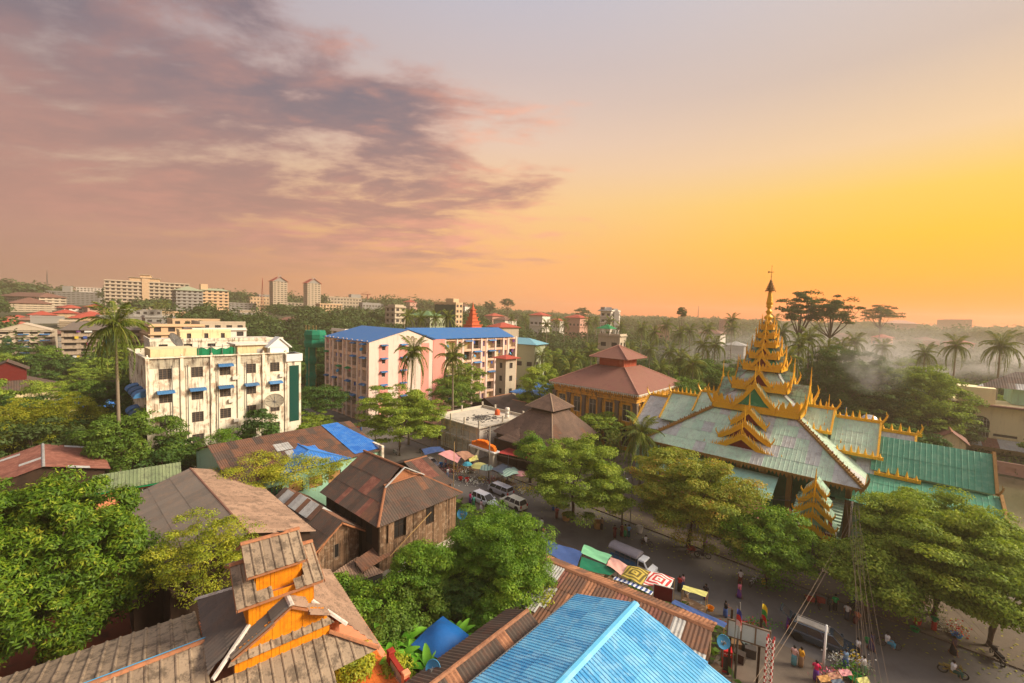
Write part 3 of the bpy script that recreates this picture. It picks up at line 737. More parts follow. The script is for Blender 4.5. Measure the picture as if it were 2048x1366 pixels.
    S((5.15,2.8,6.46),(5.15,5.65,6.46),(3.3,3.1,7.6),(3.3,2.8,7.6), seed=10, sl=2.4)
    # long wing to the left
    S((6.6,-16,5.9),(6.6,-3.02,5.9),(.1,-3.02,8.0),(.1,-16,8.0), seed=21, sl=3.3); S((-6.4,-16,6.1),(-6.4,-3.15,6.1),(0,-3.15,8.0),(0,-16,8.0), seed=22, sl=3.2)
    ridge_cap(t, (.05,-16,8.06), (.05,-3.0,8.06), m_oredge, .2)
    wv = MB(); wv.box(-5.9,5.9,-15.5,-3.1,0,5.8); wv.box(-4.3,4.2,-3.1,3.0,0,6.6); wv.box(-4.6,.6,3.0,4.6,0,6.2); wv.build('wall', m_salmon, t)
    g = MB(); g.tube([(0.0,-16,8.16),(-.02,-3,8.16)], .03, 5); g.build('ridge_pipe', m_dish, t)
lantern_house()

def terrace():
    """tiled upper terrace beside the lantern house"""
    o = W(700, 1345, 3.4); t = thing('terrace', 'orange tiled terrace with a red capped railing wall beside the lantern house', 'terrace', (o.x, o.y, 0), az=140)
    mb = MB(); mb.box(-5,9,-3.4,2.6,0,3.36); mb.build('base', m_salmon, t)
    mt = sheetmat('orange_floor_tile', (214,104,44), (232,126,52), (170,70,30), .3)
    tm = MB(); tm.box(0,.385,0,.385,0,.03); me = tm.mesh('floor_tile', mt)
    for i in range(16):
        for j in range(12): link('floor_tile', me, t, (-1+i*.4, -2.6+j*.4, 3.37))
    rr = MB(); rr.box(.9,9,2.3,2.5,3.37,4.1); rr.build('parapet', m_grey, t); rc = MB(); rc.box(.9,9,2.24,2.56,4.1,4.22); rc.build('coping', m_red, t)
    for x in (1.1, 3.4, 5.8): 
        p = MB(); p.box(x-.2,x+.2,2.2,2.6,3.37,4.35); p.lathe([(.3,4.35),(.34,4.4),(.34,4.48),(.26,4.52)], 4, (x,2.42,0), ph=PI/4); p.build('pillar', m_salmon if x == 3.4 else m_red, t)
terrace()

def simple_house(name, label, cat, s0, s1, t0, t1, eave, ridge, axis='s', hip=0.0, wall=None, roofm=None, gablem=None, over=.5, rs=None, group=None, sheets=True, base=0, alt=None, alt_p=0, seed=1, lz=None, hipfar=None, wallstyle=None):
    """gabled / hipped house on the grid: walls, sheeted slopes, ridge caps. axis: direction of the ridge"""
    g0 = base; t = gthing(name, label, cat, s1, t0, 0, group=group); w_, d = s1-s0, t1-t0; rs = rs or {}
    wall = wall or m_cream; roofm = roofm or m_bsheet
    x0, x1, y0, y1 = -w_, 0, 0, d
    mb = MB(); 
    if axis == 's':
        yc = (y0+y1)/2; mb.box(x0, x1, y0, y1, g0, eave)
        if hip == 0: 
            for x in (x0, x1): mb.add([(x,y0,eave),(x,y1,eave),(x,yc,ridge-.15)], [(0,1,2)])
        X0, X1, Y0, Y1 = x0-over, x1+over, y0-over, y1+over; hl = hip; hf = hip if hipfar is None else hipfar
        slopes = [((X0,Y0,eave),(X1,Y0,eave),(X1-hl,yc,ridge),(X0+hf,yc,ridge)), ((X1,Y1,eave),(X0,Y1,eave),(X0+hf,yc,ridge),(X1-hl,yc,ridge))]
        if hl: slopes.append(((X1,Y0,eave),(X1,Y1,eave),(X1-hl,yc,ridge)))
        if hf: slopes.append(((X0,Y1,eave),(X0,Y0,eave),(X0+hf,yc,ridge)))
        rg = ((X0+hf,yc,ridge+.03),(X1-hl,yc,ridge+.03)); hips = []
        if hl: hips += [((X1,Y0,eave+.04),(X1-hl,yc,ridge+.04)),((X1,Y1,eave+.04),(X1-hl,yc,ridge+.04))]
        if hf: hips += [((X0,Y0,eave+.04),(X0+hf,yc,ridge+.04))]
    else:
        xc = (x0+x1)/2; mb.box(x0, x1, y0, y1, g0, eave)
        if hip == 0:
            for y in (y0, y1): mb.add([(x0,y,eave),(x1,y,eave),(xc,y,ridge-.15)], [(0,1,2)])
        X0, X1, Y0, Y1 = x0-over, x1+over, y0-over, y1+over; hl = hip
        slopes = [((X1,Y0,eave),(X1,Y1,eave),(xc,Y1-hl,ridge),(xc,Y0+hl,ridge)), ((X0,Y1,eave),(X0,Y0,eave),(xc,Y0+hl,ridge),(xc,Y1-hl,ridge))]
        if hl: slopes += [((X0,Y0,eave),(X1,Y0,eave),(xc,Y0+hl,ridge)), ((X1,Y1,eave),(X0,Y1,eave),(xc,Y1-hl,ridge))]
        rg = ((xc,Y0+hl,ridge+.03),(xc,Y1-hl,ridge+.03)); hips = [((X1,Y0,eave+.04),(xc,Y0+hl,ridge+.04)),((X0,Y0,eave+.04),(xc,Y0+hl,ridge+.04)),((X1,Y1,eave+.04),(xc,Y1-hl,ridge+.04))] if hl else []
    mb.build('wall', wall, t)
    if sheets:
        for i, s_ in enumerate(slopes): roof_slope(t, s_, roofm if not isinstance(roofm, list) else roofm[i % len(roofm)], alt=alt, alt_p=alt_p, seed=seed+i, **rs)
        cm = lz or m_oredge
        ridge_cap(t, *rg, cm, .16)
        for h in hips: ridge_cap(t, *h, cm, .13)
    else:
        for i, s_ in enumerate(slopes):
            m2 = MB(); m2.slab(s_, .12); m2.build('roof', roofm if not isinstance(roofm, list) else roofm[i % len(roofm)], t)
        m3 = MB()
        for a, b in [rg]+hips: m3.tube([a, b], .09, 4)
        m3.build('ridge', lz or roofm if not isinstance(roofm, list) else roofm[0], t)
    return t

# --- big weathered timber house (dutch gable), near corner at (s,t)
m_rcap = M('rusty_ridge_iron', (142,94,66), var=.3, scale=3)
def wood_house():
    n = W(759,1044,6.5); t = thing('timber_house', 'large weathered timber house with a brown iron dutch-gable roof beside the street', 'house', (n.x, n.y, 0), az=130)
    rs = dict(prof='wave', pitch=.26, sw=.9, sl=2.1); al = [m_redsheet, m_rsheet]
    roof_slope(t, ((-11.8,-.5,6.2),(.5,-.5,6.2),(-3.5,3.0,8.42),(-3.9,5.3,9.9),(-11.8,5.3,9.9)), m_bsheet, alt=al, alt_p=.22, seed=3, **rs)
    roof_slope(t, ((.5,-.5,6.2),(.5,11.1,6.2),(-3.5,7.7,8.5),(-3.5,3.0,8.5)), m_bsheet, alt=[m_redsheet, m_zinc, m_rsheet], alt_p=.12, seed=4, **rs)
    roof_slope(t, ((.5,11.1,6.2),(-11.8,11.1,6.2),(-11.8,5.3,9.9),(-3.9,5.3,9.9),(-3.5,7.7,8.42)), m_bsheet, seed=5, **rs)
    ridge_cap(t, (-11.9,5.3,9.95), (-3.2,5.3,9.95), m_rcap); ridge_cap(t, (.5,-.5,6.3), (-3.5,3.0,8.5), m_rcap, .15); ridge_cap(t, (.5,11.1,6.3), (-3.5,7.7,8.5), m_rcap, .12)
    ridge_cap(t, (-3.4,2.7,8.55), (-3.4,7.9,8.55), m_rcap, .2)
    ridge_cap(t, (-3.2,5.3,9.98), (-3.0,2.6,8.42), m_zinc, .12); ridge_cap(t, (-3.2,5.3,9.98), (-3.0,8.0,8.42), m_zinc, .12)
    core = MB(); core.box(-11.2,-.12,.12,10.4,1.0,6.3); core.add([(-3.6,2.7,8.3),(-3.6,7.9,8.3),(-3.6,5.3,9.75)], [(0,1,2)])
    core.add([(-11.3,0,6.3),(-11.3,10.5,6.3),(-11.3,5.3,9.7)], [(0,1,2)]); core.build('wall_core', m_dark, t)
    ops = [(1.6,3.3,2.9,4.9),(6.0,7.2,2.9,4.9)]
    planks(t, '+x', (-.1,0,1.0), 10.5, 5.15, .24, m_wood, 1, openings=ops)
    planks(t, '-y', (-11.2,.1,1.0), 11.2, 5.2, .28, m_dwood, 2, openings=[(2,3.2,2.5,4.5),(5.5,6.7,2.5,4.5),(8.6,9.8,2.5,4.5)])  # darker boards on this side: shade under the eave put into the colour
    planks(t, '+x', (-3.56,3.3,8.45), 4.0, 0, .2, m_oredge, 3, top=lambda u: max(.12, 1.25-abs(u-2.0)*.55))
    for u, z in ((2.45,3.9),(6.6,3.9)): window(t, '+x', (-.1,0,1.0), u, z, 1.5 if u < 3 else 1.1, 1.9, 'two', depth=-.02, glass=m_dark, frame=m_dwood)
    sh = MB(); sh.box(0.02,.06,-.3,.55,0,1.9)
    for y in (1.35, 3.55): link('shutter', sh.mesh('shutter', m_wood), t, (.02, y-.1, 3.95), (0,0,R(14)))
    pl = MB(); pl.box(-11.2,-.05,.05,10.45,0,1.0); pl.build('plinth', m_cconc, t)
    f = MB(); f.box(-.02,.08,-.05,10.55,6.02,6.2); f.box(-11.2,.08,-.09,-.0,6.02,6.18); f.build('eave_board', m_rcap, t)
    br = MB(); br.tube([(.4,1.0,2.6),(.6,6.2,5.6)], .05, 5); br.build('bamboo_prop', m_bamboo, t)
wood_house()
def wood_annex():
    t = gthing('timber_wing', 'brown iron roofed timber wing behind the large timber house next to the road', 'house', -44.3, 34.2)
    roof_slope(t, ((.4,-.3,4.5),(.4,3.6,4.5),(-6,3.6,6.7),(-6,-.3,6.7)), m_bsheet, alt=[m_redsheet], alt_p=.2, seed=8, prof='wave', pitch=.26, sw=.9, sl=2.2)
    roof_slope(t, ((-12,-.3,4.5),(-12,3.6,4.5),(-6,3.6,6.7),(-6,-.3,6.7)), m_bsheet, seed=9, prof='wave', pitch=.26, sw=.9, sl=2.2)
    mb = MB(); mb.box(-11.6,-.0,0,3.3,0,4.4); mb.add([(-11.6,3.3,4.4),(0,3.3,4.4),(-6,3.3,6.5)], [(0,1,2)]); mb.build('wall', m_dwood, t); ridge_cap(t, (-6,-.3,6.73), (-6,3.6,6.73), m_rcap)
wood_annex()
def small_wood():
    t = thing('timber_cottage', 'small timber cottage with vertical boards and a torn iron roof below the large timber house', 'house', (-18.3,40.3,0), az=128)
    rs = dict(prof='wave', pitch=.26, sw=.9, sl=2.0)
    roof_slope(t, ((-12.2,-.6,4.6),(.5,-.6,4.6),(.5,2.2,6.6),(-12.2,2.2,6.6)), m_bsheet, alt=[m_zinc, m_rsheet], alt_p=.1, seed=5, **rs)
    roof_slope(t, ((.5,5.0,4.6),(-12.2,5.0,4.6),(-12.2,2.2,6.6),(.5,2.2,6.6)), m_rsheet, alt=[m_zinc, m_bsheet], alt_p=.4, seed=6, skip=.06, **rs)
    roof_slope(t, ((-9.4,.9,5.85),(-3.4,.9,5.85),(-3.4,2.3,6.85),(-9.4,2.3,6.85)), m_zinc, alt=[m_rsheet], alt_p=.5, seed=7, **rs)
    core = MB(); core.box(-11.6,-.12,.1,4.3,.8,4.85); core.add([(-.14,0,4.85),(-.14,4.4,4.85),(-.14,2.2,6.4)], [(0,1,2)]); core.build('wall_core', m_dark, t)
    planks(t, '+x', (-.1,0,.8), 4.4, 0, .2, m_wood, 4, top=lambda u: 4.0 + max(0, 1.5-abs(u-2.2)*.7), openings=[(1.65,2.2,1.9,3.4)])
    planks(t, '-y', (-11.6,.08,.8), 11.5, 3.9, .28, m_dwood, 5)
    window(t, '+x', (-.1,0,.8), 1.93, 2.65, .55, 1.5, 'one', depth=-.02, glass=m_dark, frame=m_wframe)
    pl = MB(); pl.box(-11.6,-.05,.05,4.36,0,.8); pl.build('plinth', m_cconc, t)
    b = MB()
    for sy in (-1, 1): b.slab([(.5,2.2,6.55),(.55,2.2,6.55),(.55,2.2+sy*2.85,4.52),(.5,2.2+sy*2.85,4.52)], .16)
    b.tube([(.1,-.1,4.1),(.12,2.0,6.1)], .05, 5); b.build('barge_board', m_oredge, t)
small_wood()

# low sheds, walls and tarps between the timber houses and the garden
def shed(name, label, pts, mat, legs=True, h=.0, rs=None, cat='shed', group=None, wallm=None):
    """mono-pitch shed; pts: 4 world points of the roof, eave pair first"""
    c = sum((Vector(p) for p in pts), Vector())/len(pts); t = thing(name, label, cat, (c.x, c.y, 0), group=group)
    P = [Vector(p)-Vector((c.x, c.y, 0)) for p in pts]
    roof_slope(t, P, mat, **(rs or dict(prof='wave', pitch=.26, sw=.9, sl=2.0)))
    if wallm:
        mb = MB(); q = [c_*.9 for c_ in P]
        for i in range(len(P)):
            a, b = P[i], P[(i+1) % len(P)]; a2, b2 = Vector((a.x*.93, a.y*.93, 0)), Vector((b.x*.93, b.y*.93, 0))
            mb.quad(a2, b2, (b2.x, b2.y, b.z-.1), (a2.x, a2.y, a.z-.1))
        mb.build('wall', wallm, t)
    elif legs:
        for p in P:
            mb = MB(); mb.tube([(p.x*.93, p.y*.93, 0), (p.x*.93, p.y*.93, p.z-.06)], .05, 5); mb.build('post', m_dwood, t)
    return t
Wp = lambda x, y, z: W(x, y, z)
shed('lean_to', 'rusty brown lean-to roof on posts below the timber houses', [Wp(725,1145,2.6), Wp(795,1103,2.6), Wp(770,1080,3.3), Wp(708,1120,3.3)], m_rsheet)
shed('low_shed', 'low shed with broken grey-brown boards for a roof beside the garden', [Wp(670,1180,2.2), Wp(770,1145,2.2), Wp(715,1115,2.7), Wp(655,1150,2.7)], m_fibre3, wallm=m_dgrey)
shed('lean_to', 'dark iron lean-to behind the mango tree under the big grey roof', [Wp(265,1205,4.4), Wp(335,1168,4.4), Wp(315,1060,5.6), Wp(235,1010,5.4)], m_bsheet, wallm=m_dwood)
m_rcap2 = M('mossy_ridge', (120,84,70), var=.3, scale=3)
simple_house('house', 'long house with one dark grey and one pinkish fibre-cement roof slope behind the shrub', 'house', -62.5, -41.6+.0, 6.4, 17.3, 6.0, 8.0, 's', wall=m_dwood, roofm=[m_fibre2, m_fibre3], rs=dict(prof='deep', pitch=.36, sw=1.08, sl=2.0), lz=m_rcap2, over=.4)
simple_house('house', 'brown iron roofed house with a patch of bright sheets behind the mango tree', 'house', -86.5, -75.5, -5.5, 5.2, 6.2, 8.0, 's', wall=m_dwood, roofm=m_redsheet, alt=[m_zinc], alt_p=.12, rs=dict(prof='wave', pitch=.3, sw=1.0, sl=2.0), lz=m_zinc)
def salmon_house():
    n = W(192,985,6.6); t = thing('house', 'salmon rendered house with a narrow olive green metal roof behind the mango tree', 'house', (n.x, n.y, 0), az=140)
    roof_slope(t, ((.4,-.4,6.6),(.4,7.6,6.6),(-1.9,7.6,8.0),(-1.9,-.4,8.0)), m_greensheet, prof='trap', pitch=.34, sw=1.0, sl=3, seed=2)
    roof_slope(t, ((-5,-.4,6.2),(-5,7.6,6.2),(-1.9,7.6,8.0),(-1.9,-.4,8.0)), m_greensheet, prof='trap', pitch=.34, sw=1.0, sl=4, seed=3)
    mb = MB(); wall_open(mb, (0,0,0), (0,1,0), (1,0,0), 7, 6.7, [(3.0,4.9,4.6,6.1,.12)]); mb.box(-4.6,-.2,0.0,7,0,6.3); mb.quad((-4.6,0,0),(0,0,0),(0,0,6.5),(-4.6,0,6.3)); mb.quad((-4.6,7,0),(0,7,0),(0,7,6.5),(-4.6,7,6.3)); mb.build('wall', m_salmon, t)
    window(t, '+x', (0,0,0), 3.95, 5.35, 1.9, 1.5, 'two', frame=m_lwhite); f = MB(); f.box(.36,.44,-.4,7.6,6.42,6.6); f.build('fascia', m_green, t)
salmon_house()

# --- long grey building with the streaked brown roof and blue sheets
def mint_building():
    t = gthing('long_building', 'long mint building under a brown sheet roof with blue and grey patches', 'building', -63.4+6.0, 15.0)
    rs = dict(prof='wave', pitch=.3, sw=1.05, sl=2.0)
    roof_slope(t, ((.4,-.4,6.6),(.4,19.6,6.6),(-10,19.6,9.2),(-10,-.4,9.2)), m_rsheet, alt=[m_bsheet], alt_p=.3, seed=12, **rs)
    roof_slope(t, ((-18,-.4,6.6),(-18,19.6,6.6),(-10,19.6,9.2),(-10,-.4,9.2)), m_rsheet, seed=13, **rs)
    roof_slope(t, ((-.2,15.4,6.83),(-.2,20.4,6.83),(-10,17.4,9.3),(-10,14.8,9.3)), m_bluesheet2, seed=14, **rs)
    for k, (m_) in enumerate((m_zinc, m_bluesheet2, m_zinc, m_bluesheet2)):
        roof_slope(t, ((-2.6,7.4+k*1.05,7.39),(-2.6,8.45+k*1.05,7.39),(-4.8,8.45+k*1.05,7.95),(-4.8,7.4+k*1.05,7.95)), m_, seed=20+k, prof='wave', pitch=.3, sw=1.05, sl=2.4)
    roof_slope(t, ((-5.0,6.6,8.0),(-5.0,8.7,8.0),(-7.0,8.7,8.5),(-7.0,6.6,8.5)), m_zinc, seed=28, prof='wave', pitch=.3, sw=1.05, sl=2.4)
    mb = MB(); ops = [(1.0+i*2.6,2.8+i*2.6,3.6,5.2,.15) for i in range(7)]; wall_open(mb, (0,0,0), (0,1,0), (1,0,0), 19.2, 6.6, ops)
    mb.box(-17.5,-.2,.01,19.19,0,6.5); mb.quad((-18,0,0),(0,0,0),(0,0,6.6),(-18,0,6.6)); mb.add([(-17.5,0.02,6.5),(0,0.02,6.5),(-10,0.02,9)],[(0,1,2)]); mb.build('wall', m_mint, t)
    for o in ops: window(t, '+x', (0,0,0), (o[0]+o[1])/2, 4.4, 1.8, 1.6, 'bars', frame=m_green, depth=.1)
    e = MB(); e.box(-9,.6,19.3,19.7,0,7.4); e.build('end_wall', m_white, t)
m_bluesheet2 = sheetmat('vivid_blue_sheet', (30,96,180), (52,124,204), (110,160,210), .3)
mint_building()
simple_house('house', 'ochre walled house with a bright blue metal roof beyond the vine-covered roof', 'house', -67.5, -57.5, 20.4, 29.0, 6.6, 8.2, 's', hip=2.6, wall=M('ochre_brick_wall', (176,130,84), streak=(110,80,56)), roofm=m_bluesheet2, rs=dict(prof='wave', pitch=.3, sw=1.0, sl=2.4), lz=m_blueroof)
def red_canopy():
    a, b, c_, d = Wp(690,905,5.6), Wp(728,908,5.0), Wp(712,925,4.6), Wp(680,915,5.0)
    t = thing('canopy', 'red sheet canopy at the corner of the blue roofed house', 'canopy', (a.x, a.y, 0)); o = Vector((a.x, a.y, 0))
    mb = MB(); mb.slab([a-o, b-o, c_-o, d-o], .06); mb.build('sheet', tarp('red_tarp', (214,72,50)), t); p = MB(); p.tube([(b-o).to_tuple()[:2]+(0,), tuple(b-o)], .05, 5); p.build('post', m_metal, t)
red_canopy()

# --- rusty row and the light blue roof in the foreground
def rust_row():
    t = gthing('market_row', 'long low market building with a rusty patched iron roof beside the cloth stalls', 'building', -8.7, 29.6, rz=R(7))
    rs = dict(prof='wave', pitch=.28, sw=.95, sl=2.0)
    roof_slope(t, ((-16.5,-2.6,2.9),(.3,-2.6,2.9),(.3,4.2,4.5),(-16.5,4.2,4.5)), m_rsheet, alt=[m_zinc, m_bsheet, m_redsheet, m_rust2], alt_p=.45, seed=33, **rs)
    roof_slope(t, ((.3,6.4,3.6),(-16.5,6.4,3.6),(-16.5,4.2,4.5),(.3,4.2,4.5)), m_rust2, alt=[m_rsheet], alt_p=.3, seed=34, **rs)
    roof_slope(t, ((-14.4,-1.2,3.3),(-12.3,-1.2,3.3),(-12.3,4.0,4.53),(-14.4,4.0,4.53)), m_zinc, seed=35, **rs)
    ridge_cap(t, (-16.5,4.2,4.56), (.35,4.2,4.56), m_rust2, .3)
    core = MB(); core.box(-16.2,-.12,-2.2,6.1,0,2.9); core.add([(-.14,-2.2,2.9),(-.14,6.1,3.5),(-.14,4.2,4.3)], [(0,1,2)]); core.build('wall_core', m_dark, t)
    planks(t, '+x', (-.1,-2.2,0), 8.3, 0, .3, m_wood, 44, top=lambda u: 2.85+.24*min(u, 6.4)-(.4*(u-6.4) if u > 6.4 else 0), openings=[(2.6,4.0,1.2,2.7),(5.2,6.2,0.3,2.2)])
    window(t, '+x', (-.1,-2.2,0), 3.3, 1.95, 1.4, 1.5, 'two', depth=-.02, glass=m_dark, frame=m_wframe)
m_rust2 = sheetmat('orange_rust_sheet', (146,98,70), (168,118,86), (108,72,54), .6)
rust_row()
def blue_house():
    t = gthing('blue_roofed_house', 'house under a large light blue corrugated gable roof in the foreground', 'house', -12.6, 28.0)
    rs = dict(prof='trap', pitch=.27, sw=1.08, sl=3.0)
    roof_slope(t, ((-4.9,-19,5.9),(-4.9,.1,5.9),(0,.1,7.6),(0,-19,7.6)), m_bluesheet, seed=40, **rs)
    roof_slope(t, ((7.3,.4,5.1),(7.3,-19,5.1),(0,-19,7.6),(0,.1,7.6)), m_bluesheet, seed=41, **rs)
    ridge_cap(t, (0,-19,7.66), (0,.12,7.66), m_bluecap, .3)
    mb = MB(); mb.box(-4.5,6.9,-18.6,-.3,0,5.1); mb.add([(-4.5,-.31,5.1),(6.9,-.31,5.1),(0,-.31,7.4)], [(0,1,2)]); mb.build('wall', m_cream, t)
    g = MB(); g.tube([(-5.0,-19,5.85),(-5.0,.1,5.85)], .08, 6); g.tube([(7.4,-19,5.05),(7.4,.4,5.05)], .08, 6); g.build('gutter', m_metal, t)
m_bluecap = M('light_blue_ridge', (96,182,224), var=.08, rough=.5, patch=(150,206,230), patch_amt=.3)
blue_house()
def green_shed():
    t = gthing('shed', 'low brown iron roofed shed with a bright green gable wall next to the blue tarpaulin', 'shed', -17.6, 24.4)
    rs = dict(prof='wave', pitch=.26, sw=.95, sl=2.0)
    roof_slope(t, ((.2,-10,4.5),(.2,0,4.5),(-1.9,0,5.5),(-1.9,-10,5.5)), m_bsheet, alt=[m_rust2], alt_p=.12, seed=50, **rs); roof_slope(t, ((-4.0,-10,4.5),(-4.0,0,4.5),(-1.9,0,5.5),(-1.9,-10,5.5)), m_bsheet, seed=51, **rs)
    ridge_cap(t, (-1.9,-10,5.54), (-1.9,0,5.54), m_rust2)
    mb = MB(); mb.box(-3.8,0,-9.8,-.2,0,4.5); mb.add([(-3.8,-9.8,4.5),(0,-9.8,4.5),(-1.9,-9.8,5.4)], [(0,1,2)]); mb.add([(-3.8,-.2,4.5),(0,-.2,4.5),(-1.9,-.2,5.4)], [(0,1,2)]); mb.build('wall', m_green, t)
green_shed()
# ================================================================= temple: hall with a seven-tiered gilded spire roof
TS, TT = -15.4, 78.3
def flames(mb, a, b, h, n, th=.12, lean=0, rg=None, up=Vector((0,0,1))):
    """a run of carved flame points along the edge a-b"""
    a, b = Vector(a), Vector(b); d = (b-a)/n; w_ = d.normalized(); s = w_.cross(up).normalized()*th/2
    for i in range(n):
        p = a+d*i; q = a+d*(i+1); c = (p+q)/2+w_*lean*h; k = h*(.7+.6*((i*7) % 5)/4)
        mb.add([p-s, q-s, c+up*k-s*.2, p+s, q+s, c+up*k+s*.2], [(0,1,2),(5,4,3),(0,3,4,1),(1,4,5,2),(2,5,3,0)])
def horn(mb, p, d, h, th=.16):
    """upswept corner finial: curved blade leaning outwards along d"""
    p = Vector(p); d = Vector(d).normalized(); pts = []
    for i in range(6):
        f = i/5; pts.append(p+d*(h*.32*math.sin(f*2.2))+Vector((0,0,h*f)))
    mb.tube(pts, th*1.5, 5, r1=.03)
    for i in (1, 2, 3): mb.tube([pts[i], pts[i]+d*(.28*h*(1-i*.2))+Vector((0,0,.22*h))], th*.8, 4, r1=.02)
def tier_edge(t, h, z, fh, hh, band=.35):
    """gilded fascia with flame crest and corner horns round a square tier of half-size h"""
    mb = MB(); c4 = [(-h,-h),(h,-h),(h,h),(-h,h)]
    for i in range(4):
        a, b = c4[i], c4[(i+1) % 4]; A = Vector((*a, z)); B = Vector((*b, z)); d = (B-A).normalized(); o = Vector((d.y, -d.x, 0))
        mb.slab([A+o*.06-d*.06, B+o*.06+d*.06, B-o*.16, A-o*.16], band*.45); 
        mb.add([A+o*.12+Vector((0,0,-band)), B+o*.12+Vector((0,0,-band)), B+o*.12+Vector((0,0,.04)), A+o*.12+Vector((0,0,.04))]+[A-o*.02+Vector((0,0,-band)), B-o*.02+Vector((0,0,-band)), B-o*.02+Vector((0,0,.04)), A-o*.02+Vector((0,0,.04))],
               [(0,1,2,3),(7,6,5,4),(0,4,5,1),(3,2,6,7)])
        flames(mb, A+Vector((0,0,.02)), B+Vector((0,0,.02)), fh, max(4, int(2*h/.42)))
        L_ = 2*h
        for s_, e_ in ((A, d), (B, -d)):      # the crest rises towards the corners
            q = s_+e_*L_*.22; mb.add([s_+o*.05, q+o*.05, s_+o*.05+Vector((0,0,hh*.42)), s_-o*.07, q-o*.07, s_-o*.07+Vector((0,0,hh*.42))], [(0,1,2),(5,4,3),(0,2,5,3),(1,4,5,2)])
            flames(mb, s_+Vector((0,0,hh*.4)), q, fh*.9, 3)
    for x, y in c4: horn(mb, (x, y, z-.05), (x, y, 0), hh, max(.05, .035*h))
    mb.build('gilded_eave', m_gold, t)
def pediment(t, x, y, z, hw, hh, out, ang, th=.2, wallm=None, depth=1.4, roof=True, fl=.35):
    """carved gable facing direction ang (0 = -y): two gilded rakes, red board behind, short roof slopes running back"""
    M4 = Matrix.Translation((x, y, z)) @ Matrix.Rotation(ang, 4, 'Z'); V_ = lambda a, b, c_: M4 @ Vector((a, b, c_))
    mb = MB(); up_ = Vector((0,0,1))
    for sg in (-1, 1):
        A = V_(sg*hw, -out, 0); B = V_(0, -out, hh); Am = V_(sg*hw*.52, -out, hh*.40)
        for p, q in ((A, Am), (Am, B)):
            n = (q-p).normalized(); w2 = Vector((0,0,-th)); o = M4.to_3x3() @ Vector((0,-.14,0))
            mb.add([p+w2, q+w2, q, p, p+w2+o, q+w2+o, q+o, p+o], [(0,1,2,3),(7,6,5,4),(0,4,5,1),(3,2,6,7),(0,3,7,4),(1,5,6,2)])
            flames(mb, p+o*.5, q+o*.5, fl, max(3, int((q-p).length/.3)), .14, .35)
        horn(mb, A, M4.to_3x3() @ Vector((sg, 0, 0)), hh*.42, .09)
    mb.tube([V_(0,-out-.1,hh-.1), V_(0,-out-.1,hh+fl*1.5), V_(0,-out-.1,hh+fl*3.2)], .13, 6, r1=.02)
    mb.build('gilded_gable', m_gold, t)
    mr_ = MB(); mr_.slab([V_(-hw*.92,-out+.08,0), V_(hw*.92,-out+.08,0), V_(0,-out+.08,hh*.92)], .05); mr_.build('gable_board', wallm or m_tred, t)
    if roof:
        m3 = MB()
        for sg in (-1, 1): m3.slab([V_(sg*hw, -out, -.05), V_(sg*hw, depth, -.05), V_(0, depth, hh-.08), V_(0, -out, hh-.08)], .08)
        m3.build('gable_roof', m_troof, t)
